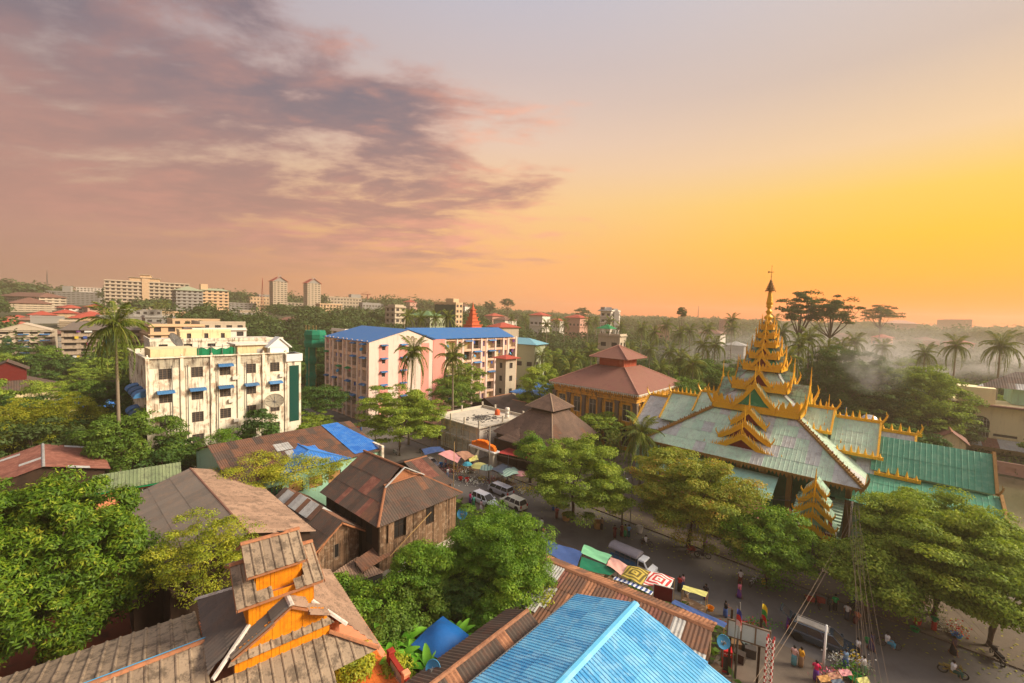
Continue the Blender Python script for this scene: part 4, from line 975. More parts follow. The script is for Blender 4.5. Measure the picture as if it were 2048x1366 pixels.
def temple():
    t = gthing('temple', 'temple with pale green hipped roof, gilded eaves and a tall seven tiered gold spire', 'temple', TS, TT)
    H0, zE, zT = 13.7, 8.6, 14.5
    hall = MB(); 
    for i in range(9):
        for j, (x, y) in enumerate(((-12.3+i*3.075, -12.3), (-12.3+i*3.075, 12.3), (-12.3, -12.3+i*3.075), (12.3, -12.3+i*3.075))): hall.box(x-.3,x+.3,y-.3,y+.3,0,zE)
    hall.build('column', m_dgold, t, kind='stuff')
    w_ = MB(); w_.box(-10.6,10.6,-10.6,10.6,0,zE+.6); w_.build('wall', m_green, t)
    ft = 4.9                                                    # half-size where the spire tiers begin
    # sheets on the great roof, panel by panel on the two slopes one sees
    for pts, sd_ in ((((-H0,-H0,zE),(H0,-H0,zE),(ft,-ft,zT),(-ft,-ft,zT)), 1), (((H0,-H0,zE),(H0,H0,zE),(ft,ft,zT),(ft,-ft,zT)), 2), (((H0,H0,zE),(-H0,H0,zE),(-ft,ft,zT),(ft,ft,zT)), 3), (((-H0,H0,zE),(-H0,-H0,zE),(-ft,-ft,zT),(-ft,ft,zT)), 4)):
        if sd_ in (1, 2, 4): roof_slope(t, pts, m_tpanel, prof='seam', pitch=.52, sw=1.55, sl=2.2, alt=[m_tpanel2], alt_p=.42, seed=sd_, name='roof_panel')
        else: mb = MB(); mb.slab(pts, .1); mb.build('roof', m_troof, t)
    e = MB()
    for a, b in (((-H0,-H0),(H0,-H0)),((H0,-H0),(H0,H0)),((H0,H0),(-H0,H0)),((-H0,H0),(-H0,-H0))):
        A = Vector((*a, zE)); B = Vector((*b, zE)); d = (B-A).normalized(); o = Vector((d.y,-d.x,0)); mid = A+(B-A)/2
        cx = (A+o*.05); e.slab([A+o*.1+Vector((0,0,.02)), B+o*.1+Vector((0,0,.02)), B-o*.1+Vector((0,0,.02)), A-o*.1+Vector((0,0,.02))], .22)
        flames(e, A+o*.05-Vector((0,0,.2)), B+o*.05-Vector((0,0,.2)), .5, 62, .06, up=Vector((0,0,-1)))
    e.build('eave_lace', m_dgold, t)
    hp = MB()
    for sx, sy in ((1,-1),(-1,-1),(1,1),(-1,1)):
        a = Vector((sx*H0, sy*H0, zE+.1)); b = Vector((sx*ft, sy*ft, zT+.1)); d = (b-a).normalized(); s_ = d.cross(Vector((0,0,1))).normalized()*.22
        hp.slab([a-s_, a+s_, b+s_, b-s_], -.28); flames(hp, a.lerp(b,.0)+Vector((0,0,.25)), a.lerp(b,.93)+Vector((0,0,.25)), .42, 34, .16, -.4); horn(hp, a, (sx,sy,0), 1.9, .14)
    hp.build('hip_crest', m_dgold, t, kind='stuff')
    # red drums and tier roofs; sizes and heights follow the spire's taper
    tiers = [(5.87,15.0,3.0,17.15),(3.75,17.9,2.05,20.1),(2.6,20.85,1.5,22.1),(1.95,22.65,1.1,23.85),(1.42,24.4,.82,25.4),(1.08,25.8,.6,26.75),(.74,27.15,.42,28.0)]
    prev = (ft-.2, zT-.3)
    for i, (h, z, hi, zi) in enumerate(tiers):
        d = MB(); dw = h*.80 if i == 0 else tiers[i-1][2]*.93; z0 = prev[1]-.9; d.box(-dw,dw,-dw,dw,z0,z+.1); d.build('drum', m_tred, t)
        if i < 3:
            g = MB(); k = 4
            for fx, rz_ in (('-y', 0), ('+x', PI/2)):
                for j in range(k):
                    c_ = -dw+dw*2*(j+.5)/k; M3 = Matrix.Rotation(rz_, 3, 'Z'); f = .42 if i == 0 else .28
                    pts = [M3 @ Vector((c_-f, -dw-.04, z-.25)), M3 @ Vector((c_+f, -dw-.04, z-.25)), M3 @ Vector((c_, -dw-.04, z-.25-f*1.1))]
                    g.add(pts+[p+M3 @ Vector((0,-.06,0)) for p in pts], [(0,1,2),(5,4,3),(0,3,4,1),(1,4,5,2),(2,5,3,0)])
            g.build('gilded_lozenge', m_gold, t, kind='stuff')
        mats = [m_tpanel, m_tpanel2]
        sl = [((-h,-h,z),(h,-h,z),(hi,-hi,zi),(-hi,-hi,zi)), ((h,-h,z),(h,h,z),(hi,hi,zi),(hi,-hi,zi)), ((h,h,z),(-h,h,z),(-hi,hi,zi),(hi,hi,zi)), ((-h,h,z),(-h,-h,z),(-hi,-hi,zi),(-hi,hi,zi))]
        if i < 2:
            for j, pts in enumerate(sl): roof_slope(t, pts, m_tpanel, prof='seam', pitch=.52, sw=1.5, sl=1.6, alt=[m_tpanel2], alt_p=.35, seed=10*i+j, name='roof_panel')
        else:
            mb = MB()
            for pts in sl: mb.slab(pts, .06)
            mb.build('tier_roof', m_tgreen, t)
        hr = MB()
        for sx, sy in ((1,-1),(-1,-1),(1,1),(-1,1)): hr.tube([(sx*h,sy*h,z+.05),(sx*hi,sy*hi,zi+.05)], .05+.012*h, 5)
        hr.build('hip', m_tgrey, t, kind='stuff')
        tier_edge(t, h, z, .42+.12*h, .9+.36*h, .38+.08*h)
        pw, ph_ = h*.42, (zi-z)*.72
        for a in (0, PI/2, -PI/2): 
            o_ = h*1.04
            cx, cy = math.sin(a)*o_, -math.cos(a)*o_
            pediment(t, cx, cy, z+.2, h*(.48 if i < 2 else .56), h*.52+.3, 0, a, .24+.07*h, m_tgreen if i < 1 else m_tred, depth=h*.55, fl=.3+.10*h)
        prev = (hi, zi)
    # spire: bulb, lotus, spindle, umbrella, vane
    sp_ = MB(); n = 14
    sp_.lathe([(.62,27.6),(.66,27.9),(.5,28.1),(.34,28.3),(.62,28.5),(.66,28.75),(.5,28.95),(.26,29.15),(.34,29.35),(.52,29.6),(.3,29.85),(.22,30.1)], n)
    sp_.lathe([(.22,30.1),(.34,30.25),(.52,30.55),(.34,30.65),(.5,30.8),(.44,31.2),(.36,31.9),(.28,32.6),(.22,33.0)], n); sp_.build('finial', m_gold, t, True)
    um = MB()
    for k in range(6):
        z = 33.0+k*.3; r_ = .72*(1-k*.15); um.lathe([(r_*.5,z+.22),(r_,z),(r_*.96,z-.08),(r_*.5,z+.1)], 12)
        for j in range(10): a = 2*PI*j/10; um.tube([(r_*math.cos(a),r_*math.sin(a),z-.02),(r_*1.05*math.cos(a),r_*1.05*math.sin(a),z-.24)], .025, 4)
    um.build('umbrella_crown', m_dgold, t)
    va = MB(); va.tube([(0,0,34.6),(0,0,36.9)], .05, 5, r1=.02); va.lathe([(.02,35.1),(.1,35.2),(.02,35.3)], 6); va.box(-.3,.3,-.02,.02,35.85,35.95); va.add([(-.5,0,35.75),(-.5,0,36.1),(-.1,0,35.95)], [(0,1,2)]); va.lathe([(.02,36.75),(.08,36.85),(.02,36.95)], 6); va.build('vane', m_dgold, t)
    # three nested gables on the front slope, two on the sides
    for (y, z, hw, hh, o, dp) in ((-8.3,12.7,2.2,2.2,.2,3.2),(-10.4,10.9,3.2,2.4,.2,3.5),(-11.6,8.9,4.3,2.8,.2,3.2)):
        pediment(t, 0, y, z+.1, hw*1.08, hh, o, 0, .62, m_tred, depth=dp, fl=.8)
        pediment(t, -y, 0, z+.1, hw*1.08, hh, o, PI/2, .62, m_tred, depth=dp, fl=.8)
    # front porch strip: low pale green canopy and the pink lean-to
    fb = MB(); fb.box(-9,4.5,-15.6,-12.6,0,5.6); wall_open(fb, (-9,-15.62,0), (1,0,0), (0,-1,0), 13.5, 5.6, [(1+i*2.6,3+i*2.6,2.9,4.3,.2,1) for i in range(5)], 0); fb.build('porch_wall', [m_green, m_dark], t)
    pr = MB(); pr.slab([(-9.6,-17.2,5.7),(5.0,-17.2,5.7),(5.0,-12.9,7.4),(-9.6,-12.9,7.4)], .08); pr.build('porch_roof', m_mintroof, t)
    pk = MB(); pk.slab([(-9.6,-19.0,3.4),(4.8,-19.0,3.4),(3.0,-15.7,4.9),(-9.6,-15.7,4.9)], .08); pk.slab([(4.8,-19,3.4),(4.8,-15.7,3.4),(3.0,-15.7,4.9)], .06); pk.build('lean_to_roof', m_pinksheet, t)
    # wings along the street axis, roofs stepping down away from the spire
    def wing(x0, x1, hw, ze, zr, mat, nm, dorm=True):
        for sy in (-1, 1):
            pts = ((x0,sy*hw,ze),(x1,sy*hw,ze),(x1,0,zr),(x0,0,zr))
            if sy < 0: roof_slope(t, pts, mat, prof='seam', pitch=.52, sw=1.5, sl=2.3, seed=int(abs(x0)*7), name='roof_panel', alt=[mat], alt_p=0)
            else: mb = MB(); mb.slab(pts, .1); mb.build(nm, mat, t)
        mb = MB(); xe = x1 if x1 > 0 else x0; s_ = 1 if x1 > 0 else -1
        for sy in (-1, 1):
            a = Vector((xe, sy*hw, ze)); b = Vector((xe, 0, zr)); mb.slab([a-Vector((.12,0,0)), a+Vector((.12,0,0)), b+Vector((.12,0,0)), b-Vector((.12,0,0))], -.3); flames(mb, a, b, .4, 14, .16, -.3)
        horn(mb, (xe,0,zr), (s_,0,0), 1.7, .12); mb.build('gable_crest', m_dgold if hw > 7 else m_gold, t)
        wl = MB(); wl.box(min(x0,x1)+.4, max(x0,x1)-.4, -hw+.8, hw-.8, 0, ze); wl.add([(xe-s_*.15,-hw+.3,ze),(xe-s_*.15,hw-.3,ze),(xe-s_*.15,0,zr-.2)], [(0,1,2)]); wl.build('wing_wall', m_mint if hw < 7 else m_mint, t)
    wing(4.5, 9.4, 4.0, 12.4, 15.3, m_tpanel, 'wing_roof'); wing(9.4, 14.6, 5.2, 10.4, 14.3, m_tpanel, 'wing_roof'); wing(12.5, 18.2, 6.4, 8.6, 13.3, m_tpanel2, 'wing_roof')
    wing(-9.6, -4.5, 4.0, 12.4, 15.3, m_tpanel, 'wing_roof'); wing(-14.8, -9.6, 5.2, 10.4, 14.3, m_tpanel, 'wing_roof'); wing(-19, -13.0, 6.4, 8.6, 13.3, m_tpanel2, 'wing_roof')
    cr = MB()     # crest panels on the wing slopes and ridges
    for (x, w2, y, z, n_) in ((7.0,2.4,-4.0,12.5,6),(12.2,3.0,-5.2,10.5,8),(16.6,2.2,-6.4,8.8,5),(12.2,2.6,0,14.4,7),(7.2,2.2,0,15.4,6),(16.6,2.2,0,13.4,5),(-12.2,2.6,0,14.4,7),(-7.2,2.2,0,15.4,6),(-16.6,2.2,0,13.4,5)):
        cr.box(x-w2,x+w2,y-.1,y+.1,z-.1,z+.32)
        for k in range(n_): 
            c_ = x-w2+2*w2*(k+.5)/n_; hh = .5+.7*(1-abs(2*(k+.5)/n_-1)); cr.tube([(c_,y,z+.2),(c_,y,z+.2+hh)], .24, 5, r1=.02)
    cr.build('crest_panel', m_gold, t, kind='stuff')
    return t
def tpanelmat(name, a, b_, c_, gm):
    ma = sheetmat(name, a, b_, c_, gm, grid=None, rough=.5); return ma
m_tpanel = tpanelmat('pale_green_roof_panel', (166,200,172), (194,214,188), (150,150,140), .4)
m_tpanel2 = tpanelmat('weathered_grey_roof_panel', (176,182,176), (202,198,192), (140,130,124), .45)
m_tgreen = M('green_tier_roof', (36,130,90), var=.2, patch=(120,170,140), patch_amt=.5, rough=.5)
m_mintroof = sheetmat('mint_sheet', (140,190,168), (162,204,184), (120,140,124), .3)
m_pinksheet = sheetmat('faded_pink_sheet', (196,104,104), (212,128,124), (160,84,80), .35)
temple()
def green_hall():
    """long green roofed prayer hall beyond the spire hall"""
    t = gthing('prayer_hall', 'long prayer hall with a two-stage bright green roof right of the spire', 'building', 9.6, 76.6)
    rs = dict(prof='seam', pitch=.52, sw=1.5, sl=2.4, name='roof_panel')
    roof_slope(t, ((-11,-4.4,9.2),(0,-4.4,9.2),(0,0,12.9),(-11,0,12.9)), m_groof2, seed=1, **rs)
    roof_slope(t, ((-14.5,-11.2,6.6),(.4,-11.2,6.6),(.4,-3.9,8.9),(-14.5,-3.9,8.9)), m_groof2, seed=2, **rs)
    mb = MB(); mb.slab([(-11,4.4,9.2),(0,4.4,9.2),(0,0,12.9),(-11,0,12.9)], .1); mb.slab([(-14.5,11.2,6.6),(.4,11.2,6.6),(.4,3.9,8.9),(-14.5,3.9,8.9)], .1); mb.build('rear_roof', m_groof2, t)
    w_ = MB(); w_.box(-14,-.1,-10.2,10.2,0,6.6); w_.box(-10.8,-.2,-3.8,3.8,6.6,9.3); w_.add([(-.2,-4.2,9.2),(-.2,4.2,9.2),(-.2,0,12.7)], [(0,1,2)]); w_.build('wall', m_mint, t)
    c = MB()
    for (y0,z0,y1,z1) in ((-11.3,6.6,-3.9,9.0),(-4.5,9.2,0,13.0),(4.5,9.2,0,13.0),(11.3,6.6,3.9,9.0)):
        a = Vector((.4 if abs(y0) > 5 else .02,y0,z0)); b = Vector((a.x,y1,z1)); c.slab([a-Vector((.14,0,0)), a+Vector((.14,0,0)), b+Vector((.14,0,0)), b-Vector((.14,0,0))], -.3); flames(c, a, b, .34, 12, .16, -.3); horn(c, a, (1,0,0), 1.2, .1)
    c.build('gable_crest', m_dgold, t)
m_groof2 = sheetmat('green_roof_panel', (60,132,104), (82,152,122), (128,170,140), .35, rough=.5)
green_hall()
def gate():
    """tiered gilded gateway roof between the trees"""
    t = gthing('gateway', 'gilded stepped gateway with a dark red arch board at the temple entrance', 'gateway', -5.8, 59.6)
    for k, (z, hw) in enumerate(((3.6,2.4),(5.0,1.9),(6.2,1.6),(7.3,1.3),(8.4,1.0))):
        pediment(t, 0, -1.2+k*.25, z, hw*1.15, 1.4, 0, 0, .5, m_tred if k == 0 else m_mint, depth=2.0+.2*k, fl=.5)
    mb = MB(); mb.box(-2.2,-1.3,-1,1,0,4.6); mb.box(1.3,2.2,-1,1,0,4.6); mb.build('pillar', m_white, t)
    r_ = MB()
    for k in range(10): r_.box(-2.4-.0*k,2.4,1.0+k*.6,1.6+k*.6,4.2+.18*k,4.35+.18*k)
    r_.build('passage_roof', m_tpanel, t); g = MB(); g.box(-2.3,2.3,-1.05,-.95,3.4,4.5); g.build('arch_board', m_dred, t)
    
gate()
def stupa(label, s, t_, r_, h, z0=0):
    t = gthing('stupa', label, 'stupa', s, t_, z0)
    b = MB(); b.lathe([(r_*1.3,0),(r_*1.3,h*.1),(r_*1.1,h*.12),(r_*1.1,h*.2)], 8, ph=PI/8); b.build('plinth', m_white, t)
    m = MB(); m.lathe([(r_*1.0,h*.2),(r_*1.02,h*.26),(r_*.85,h*.36),(r_*.5,h*.48),(r_*.36,h*.55),(r_*.4,h*.57),(r_*.26,h*.64),(r_*.16,h*.74),(r_*.2,h*.78),(r_*.1,h*.86),(.03,h)], 16); m.build('bell', m_gold, t, True)
stupa('small golden stupa between the gateway and the big street tree', 0.8, 62.5, 1.9, 9.5)
def golden_arch_wall():
    a = W(1700, 1030, 4); t = gthing('kiosk', 'small cream and gold kiosk roof with a rounded gable in front of the stupa', 'kiosk', 2.2, 60.0)
    mb = MB(); n = 10; pts = [(-2*math.cos(PI*i/n), 0, 4+1.6*math.sin(PI*i/n)**1.4) for i in range(n+1)]
    vs = [(x,-1.2,z) for x,y,z in pts]+[(x,1.2,z) for x,y,z in pts]; k = n+1; mb.add(vs, [(i,i+1,i+1+k,i+k) for i in range(n)]+[tuple(range(k)),tuple(range(2*k-1,k-1,-1))]); mb.build('roof', m_ocre, t)
    b = MB(); b.box(-1.8,1.8,-1,1,0,4); b.build('wall', m_cream, t)
golden_arch_wall()
# ================================================================= apartment blocks and houses across the street
def white_block():
    H0 = 19.5; t = gthing('apartment_block', 'stained white apartment block with barred windows, blue awnings and a rooftop dish', 'building', -84.1, 10.8)
    b, a = 19.8, 20.0; mb = MB()
    cols = [2.1, 6.2, 10.1, 14.0, 17.9]; zs = [17.0, 13.3, 9.6, 5.9, 2.4]
    ops = [(u-.8, u+.8, z-.85, z+.85, .25) for u in cols for z in zs]
    wall_open(mb, (0,0,0), (0,1,0), (1,0,0), b, H0, ops, 0)
    ops2 = [(u-.55, u+.55, z-1.0, z+1.0, .25) for u in (2.5, 6.5, 10.5, 14.5, 18) for z in zs]
    wall_open(mb, (-a,0,0), (1,0,0), (0,-1,0), a, H0, ops2, 0)
    mb.box(-a+.3, -.3, .3, b, -.5, H0-1.6); mb.quad((-a,0,0),(-a,b,0),(-a,b,H0),(-a,0,H0)); mb.quad((-a,b,0),(0,b,0),(0,b,H0),(-a,b,H0)); mb.box(-.25,.0,0.01,b,H0-1.6,H0-.01); mb.box(-a,-.25,b-.25,b,H0-1.6,H0); mb.build('wall', m_white, t)
    rf = MB(); rf.box(-a+.1,-.26,.3,b-.26,H0-1.7,H0-1.5); rf.build('roof_slab', m_dgrey, t)
    for y in (0, 4.2, 8.2, 12.1, 16.0, b):
        p = MB(); p.box(0,.22,y-.22,y+.22,0,H0+.05); p.lathe([(.25,0),(.3,.12),(.1,.3),(.16,.42),(.02,.6)], 6, (.0,y,H0)); p.build('pilaster', m_white, t)
    c_ = MB(); c_.box(-.4,.3,-.3,b+.3,H0-.02,H0+.16); c_.box(-a,-.4,-.3,.1,H0-.02,H0+.16); c_.build('coping', m_white, t)
    for o in ops: window(t, '+x', (0,0,0), (o[0]+o[1])/2, (o[2]+o[3])/2, 1.6, 1.7, 'bars', depth=.12)
    for o in ops2: window(t, '-y', (-a,0,0), (o[0]+o[1])/2, (o[2]+o[3])/2, 1.1, 2.0, 'bars', depth=.12)
    for u, z in ((10.1,17.0),(2.1,13.3),(6.2,13.3),(10.1,13.3),(14.0,13.3),(17.9,13.3)): awning(t, '+x', (0,0,0), u, z+1.15, 2.2, 1.0, .45)
    for u, z in ((14.5,13.3),(18,13.3),(10.5,13.3),(18,10.3),(14.5,9.6),(18,9.6),(10.5,9.6)): awning(t, '-y', (-a,0,0), u, z+1.2, 2.6, 1.6, 1.0)
    for u, z in ((11.5,15.6),(10.9,11.7),(19.0,15.4),(11.6,8.2)):
        m = MB(); m.box(.04,.45,-.4,.4,-.28,.28); m.build('air_conditioner', m_offw, t, loc=(.0,u,z)); 
    pp = MB()
    for u in (2.9, 4.9, 9.0, 13.2): pp.tube([(.28,u,.5),(.28,u,H0-1.2)], .07, 5)
    pp.build('drain_pipe', m_metal, t, kind='stuff')
    # roof top: stair house, store, netting, dish, pediment gable at the right end
    s1 = MB(); s1.box(-6.5,-2.0,12.5,17.4,H0-1.5,H0+1.5); s1.build('stair_house', m_cream, t); s1b = MB(); s1b.box(-6.9,-1.6,12.1,17.8,H0+1.5,H0+1.75); s1b.build('stair_house_roof', m_offw, t)
    d = MB(); d.box(-2.0,-1.95,15.6,16.6,H0-1.5,H0+.8); d.build('door', m_frame, t); 
    s2 = MB(); s2.box(-7,-1.5,.6,6.5,H0-1.5,H0+1.3); s2.build('roof_store', m_cream, t)
    n = MB(); 
    for i in range(8):
        y0, y1 = 6.6+i*.7, 6.6+(i+1)*.7; z = [1.2,1.4,1.0,1.3,.9,1.2,1.0,1.35,1.1]; n.quad((-2.2+.3*(i % 2),y0,H0-1.4),(-2.2+.3*((i+1) % 2),y1,H0-1.4),(-2.0,y1,H0+z[i+1]),(-2.0,y0,H0+z[i]))
    n.build('netting', M('green_netting', (10,120,80), var=.35, scale=4), t)
    p = MB()
    for y in (6.8, 8.6, 10.2, 12.0): p.tube([(-1.9,y,H0-1.4),(-1.8,y,H0+1.8)], .05, 5)
    p.tube([(-1.9,6.8,H0+1.2),(-1.9,12,H0+1.6)], .04, 4); p.tube([(-2.5,7.2,H0),(-1.9,9.4,H0+2.2)], .05, 4); p.build('frame_pole', m_metal, t, kind='stuff')
    g = MB(); g.box(-3,.3,19.9,22.4,0,H0-.2); g.build('corner_bay', m_white, t); gg = MB(); gg.box(-.0,.36,20.3,22.0,6.5,H0-2.4); gg.build('green_glazing', m_gglass, t)
    cc = MB(); cc.box(-3.2,.55,19.7,22.6,H0-1.6,H0-.2); cc.box(-1.9,-.2,17.2,20.4,H0,H0+1.2); cc.slab([(.1,16.7,H0+1.1),(-2.3,16.7,H0+1.1),(-2.3,18.8,H0+3.0),(.1,18.8,H0+3.0)], .2); cc.slab([(.1,20.9,H0+1.1),(-2.3,20.9,H0+1.1),(-2.3,18.8,H0+3.0),(.1,18.8,H0+3.0)], .2)
    cc.add([(-.15,17,H0+1.1),(-.15,20.6,H0+1.1),(-.15,18.8,H0+2.8)], [(0,1,2)]); cc.build('rooftop_gable', m_lwhite, t)
white_block()
def dish(label, p, r_, az, tilt, mat, name='satellite_dish', mesh_like=False, stand=1.2, mark=False):
    t = thing(name, label, 'dish', p, az=az)
    d = MB(); prof = [(r_*i/6, -.22*r_*(1-(i/6)**2)) for i in range(7)]; n = 24; vs = [(0,0,-.22*r_)]; fs = []
    for i in range(1, 7):
        for j in range(n): a = 2*PI*j/n; vs.append((prof[i][0]*math.cos(a), prof[i][0]*math.sin(a), prof[i][1]))
    for j in range(n): fs.append((0, 1+j, 1+(j+1) % n))
    for i in range(5):
        for j in range(n): fs.append((1+i*n+j, 1+i*n+n+j, 1+i*n+n+(j+1) % n, 1+i*n+(j+1) % n))
    d.add(vs, fs); rim = [(r_*math.cos(2*PI*j/n), r_*math.sin(2*PI*j/n), 0) for j in range(n+1)]; d.tube(rim, .03*r_+.01, 4, cap=False)
    o = d.build('reflector', mat, t, True, loc=(0,0,stand), rot=(0, R(90-tilt), 0))
    if mesh_like:
        w_ = MB()
        for j in range(12): a = 2*PI*j/12; w_.tube([(0,0,-.2*r_)]+[(prof[i][0]*math.cos(a), prof[i][0]*math.sin(a), prof[i][1]+.02) for i in (2,4,6)], .03, 4)
        w_.build('rib', m_metal, o, kind='stuff')
    f = MB(); f.tube([(0,0,-.2*r_),(0,0,.55*r_)], .025, 5); f.cbox((0,0,.58*r_), (.14,.14,.16)); f.build('feed_horn', m_metal, o)
    if mark:
        k = MB()
        for i, x in enumerate((-.16,.0,.16)): k.box(x*r_*1.2-.05*r_, x*r_*1.2+.03*r_, -.12*r_, .14*r_*(1 if i != 1 else .6), -.185*r_, -.17*r_)
        k.build('white_marks', m_lwhite, o, rot=(0,0,R(90)))
    s_ = MB(); s_.tube([(0,0,0),(0,0,stand-.15*r_)], .05, 6); s_.build('stand', m_metal, t); return t
m_meshdish = M('mesh_dish', (150,140,120), var=.2)
pd = W(549, 800, 11.5); dish('large mesh satellite dish in front of the stained white block', (pd.x, pd.y, 10.2), 1.5, 150, 50, m_meshdish, mesh_like=True, stand=1.2)
pd = WD(352, 655, 80); dish('dark satellite dish standing on the roof of the stained white block', (pd.x, pd.y, 18.0), 1.5, 80, 30, m_dgrey, stand=3.2, mesh_like=True)
def roof_tank(): pass

def pink_block():
    H0 = 20.0; t = gthing('apartment_block', 'long pink and white apartment block with loggias and blue gabled roofs', 'building', -95.0, 53.6)
    a, b, b2 = 24.0, 23.5, 32.0; nf = 6; fh = H0/nf; mb = MB()       # materials: 0 pale, 1 pink, 2 lilac, 3 dark, 4 cream back
    def bays(length, pattern):
        out = []; u = .5; sc = (length-1.0)/sum(p[1] for p in pattern)
        for kind, w_ in pattern: out.append((kind, u, u+w_*sc)); u += w_*sc
        return out
    left = bays(a, [('p',.5),('L',1.6),('p',.6),('w',1.2),('p',.6),('L',1.9),('p',.5),('L',1.9),('p',.6),('w',1.2),('p',.6),('L',1.9),('p',.5),('L',1.9),('p',.6),('w',1.3),('p',.5),('L',2.0),('p',.4)])
    right = bays(b2, [('p',.4),('L',3.2),('p',.4),('w',1.4),('p',.6),('L',2.6),('p',.5),('L',2.6),('p',.5),('w',1.4),('p',.6),('L',2.6),('p',.5),('L',2.6),('p',.5),('w',1.4),('p',.6),('L',2.6),('p',.4)])
    def ops_of(bs):
        o = []
        for kind, u0_, u1_ in bs:
            for f in range(nf):
                z = f*fh
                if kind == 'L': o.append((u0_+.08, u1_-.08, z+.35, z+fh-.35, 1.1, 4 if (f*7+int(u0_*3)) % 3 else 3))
                elif kind == 'w': o.append((u0_+.3, u1_-.3, z+1.0, z+fh-.6, .5, 2))
        return o
    oL, oR = ops_of(left), ops_of(right)
    wall_open(mb, (-a,0,0), (1,0,0), (0,-1,0), a, H0, oL, 5, 0, 3)
    xr = -.8
    wall_open(mb, (xr,b,0), (0,1,0), (1,0,0), b2, H0, oR, 5, 0, 3)
    g = [(3.5,4.5,z+1.2,z+2.5,.15) for z in (fh*i for i in range(nf))]+[(9.2,10.2,z+1.2,z+2.5,.15) for z in (fh*i for i in range(nf))]
    wall_open(mb, (0,0,0), (0,1,0), (1,0,0), b, H0, g, 0)
    mb.add([(0,0,H0),(0,b-4.2,H0),(0,(b-4.2)/2+1.6,H0+3.0)], [(0,1,2)], 0); mb.quad((-a,b+b2,0),(xr,b+b2,0),(xr,b+b2,H0),(-a,b+b2,H0), 0)
    mb.box(-a,-1.15,1.15,b,0,H0-.02, 0); mb.box(-14,xr-1.15,b,b+b2-.02,0,H0-.02, 0)
    mb.quad((xr,b,0),(0,b,0),(0,b,H0),(xr,b,H0), 1)
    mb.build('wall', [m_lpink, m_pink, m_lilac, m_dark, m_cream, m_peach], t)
    for y0, y1 in ((2.7,5.3),(8.4,11.0),(15.6,18.0)): s_ = MB(); s_.box(0,.04,y0,y1,0,H0-.6); 
    for y0, y1, skip in ((2.7,5.3,1),(8.4,11.0,1),(15.4,18.0,0)):
        s_ = MB(); zs = [(fh*i+1.2, fh*i+2.5) for i in range(nf)]; yc = (3.5,4.5) if y0 < 5 else (9.2,10.2)
        if skip:
            s_.box(.0,.04,y0,yc[0],0,H0-.6); s_.box(.0,.04,yc[1],y1,0,H0-.6); z = 0
            for z0, z1 in zs+[(H0-.6,H0)]: s_.box(.0,.039,yc[0],yc[1],z,z0); z = z1
        else: s_.box(.0,.04,y0,y1,0,H0-.6)
        s_.build('pink_stripe', m_pink, t)
    s_ = MB(); s_.box(.0,.12,b-4.2,b+.05,0,H0+.3); s_.build('pink_end_bay', m_pink, t)
    for i in range(nf):
        for yc, hh in ((4.0,1),(9.7,1)):
            window(t, '+x', (0,0,0), yc, fh*i+1.85, 1.0, 1.3, 'one', frame=m_frame, depth=.1)
            if i in (1,2,3,4,5): awning(t, '+x', (.04,0,0), yc, fh*i+2.75, 1.9, .8, .35)
    def pier(face, O, bs, n_):
        U, N, rz = FACE[face]
        for kind, u0_, u1_ in bs:
            if kind == 'p':
                m = MB(); w_ = u1_-u0_; m.box(-w_/2, w_/2, -.16, -.02, 0, H0+.45); m.build('pier', m_lpink, t, loc=Vector(O)+U*(u0_+u1_)/2, rot=(0,0,rz))
    pier('-y', (-a,0,0), left, 0); pier('+x', (xr,b,0), right, 1)
    rl = {}
    def rails(face, O, ops, seed):
        U, N, rz = FACE[face]; rg = random.Random(seed)
        for (u0_,u1_,z0,z1,d,bk) in ops:
            if d < 1: continue
            w_ = round(u1_-u0_, 2)
            if w_ not in rl:
                m = MB(); m.box(-w_/2,w_/2,-.02,.02,.95,1.0); m.box(-w_/2,w_/2,-.02,.02,.05,.1)
                k = int(w_/.25)
                for i in range(k+1): m.box(-w_/2+w_*i/k-.015,-w_/2+w_*i/k+.015,-.012,.012,.1,.95)
                rl[w_] = m.mesh('railing', m_wframe)
            link('railing', rl[w_], t, Vector(O)+U*(u0_+u1_)/2+Vector((0,0,z0)), (0,0,rz))
            q = rg.random()
            if q < .3: awning(t, face, O, (u0_+u1_)/2, z1+.08, (u1_-u0_)*1.05, 1.0, .4, m_blueawn if rg.random() < .85 else m_green)
            if rg.random() < .45:
                m = MB(); w2 = rg.uniform(.5, .9); m.box(-w2/2,w2/2,-.03,.0,-.9,0); m.build('washing', rg.choice(_cloth), t, loc=Vector(O)+U*rg.uniform(u0_+.4,u1_-.4)+Vector((0,0,z1-.2))-N*.15, rot=(0,0,rz))
            if rg.random() < .1:
                m = MB(); m.lathe([(.5,-.05),(.45,.02),(.05,.12)], 14); m.build('small_dish', m_dish, t, loc=Vector(O)+U*(u0_+.3)+Vector((0,0,z0+1.2))+N*.5, rot=(R(60),0,rz+R(20)))
    rails('-y', (-a,0,0), oL, 3); rails('+x', (xr,b,0), oR, 4)
    # roofs
    y1 = b-4.2; ym = y1/2+1.6
    def slope(pts): mr_ = MB(); mr_.slab(pts, .12); mr_.build('roof', m_blueroof, t)
    slope([(-a-.3,-.4,H0+.15),(.25,-.4,H0+.15),(.25,ym,H0+3.2),(-a-.3,ym,H0+3.2)]); slope([(.25,y1+.6,H0+.3),(-a-.3,y1+.6,H0+.3),(-a-.3,ym,H0+3.2),(.25,ym,H0+3.2)])
    slope([(xr+.5,b-3,H0+.4),(xr+.5,b+b2-2.0,H0+.4),(-8,b+b2-2.0,H0+3.2),(-8,b-8,H0+3.2)]); slope([(-15,b+b2-2.0,H0+.4),(-15,b-3,H0+.4),(-8,b-8,H0+3.2),(-8,b+b2-2.0,H0+3.2)])
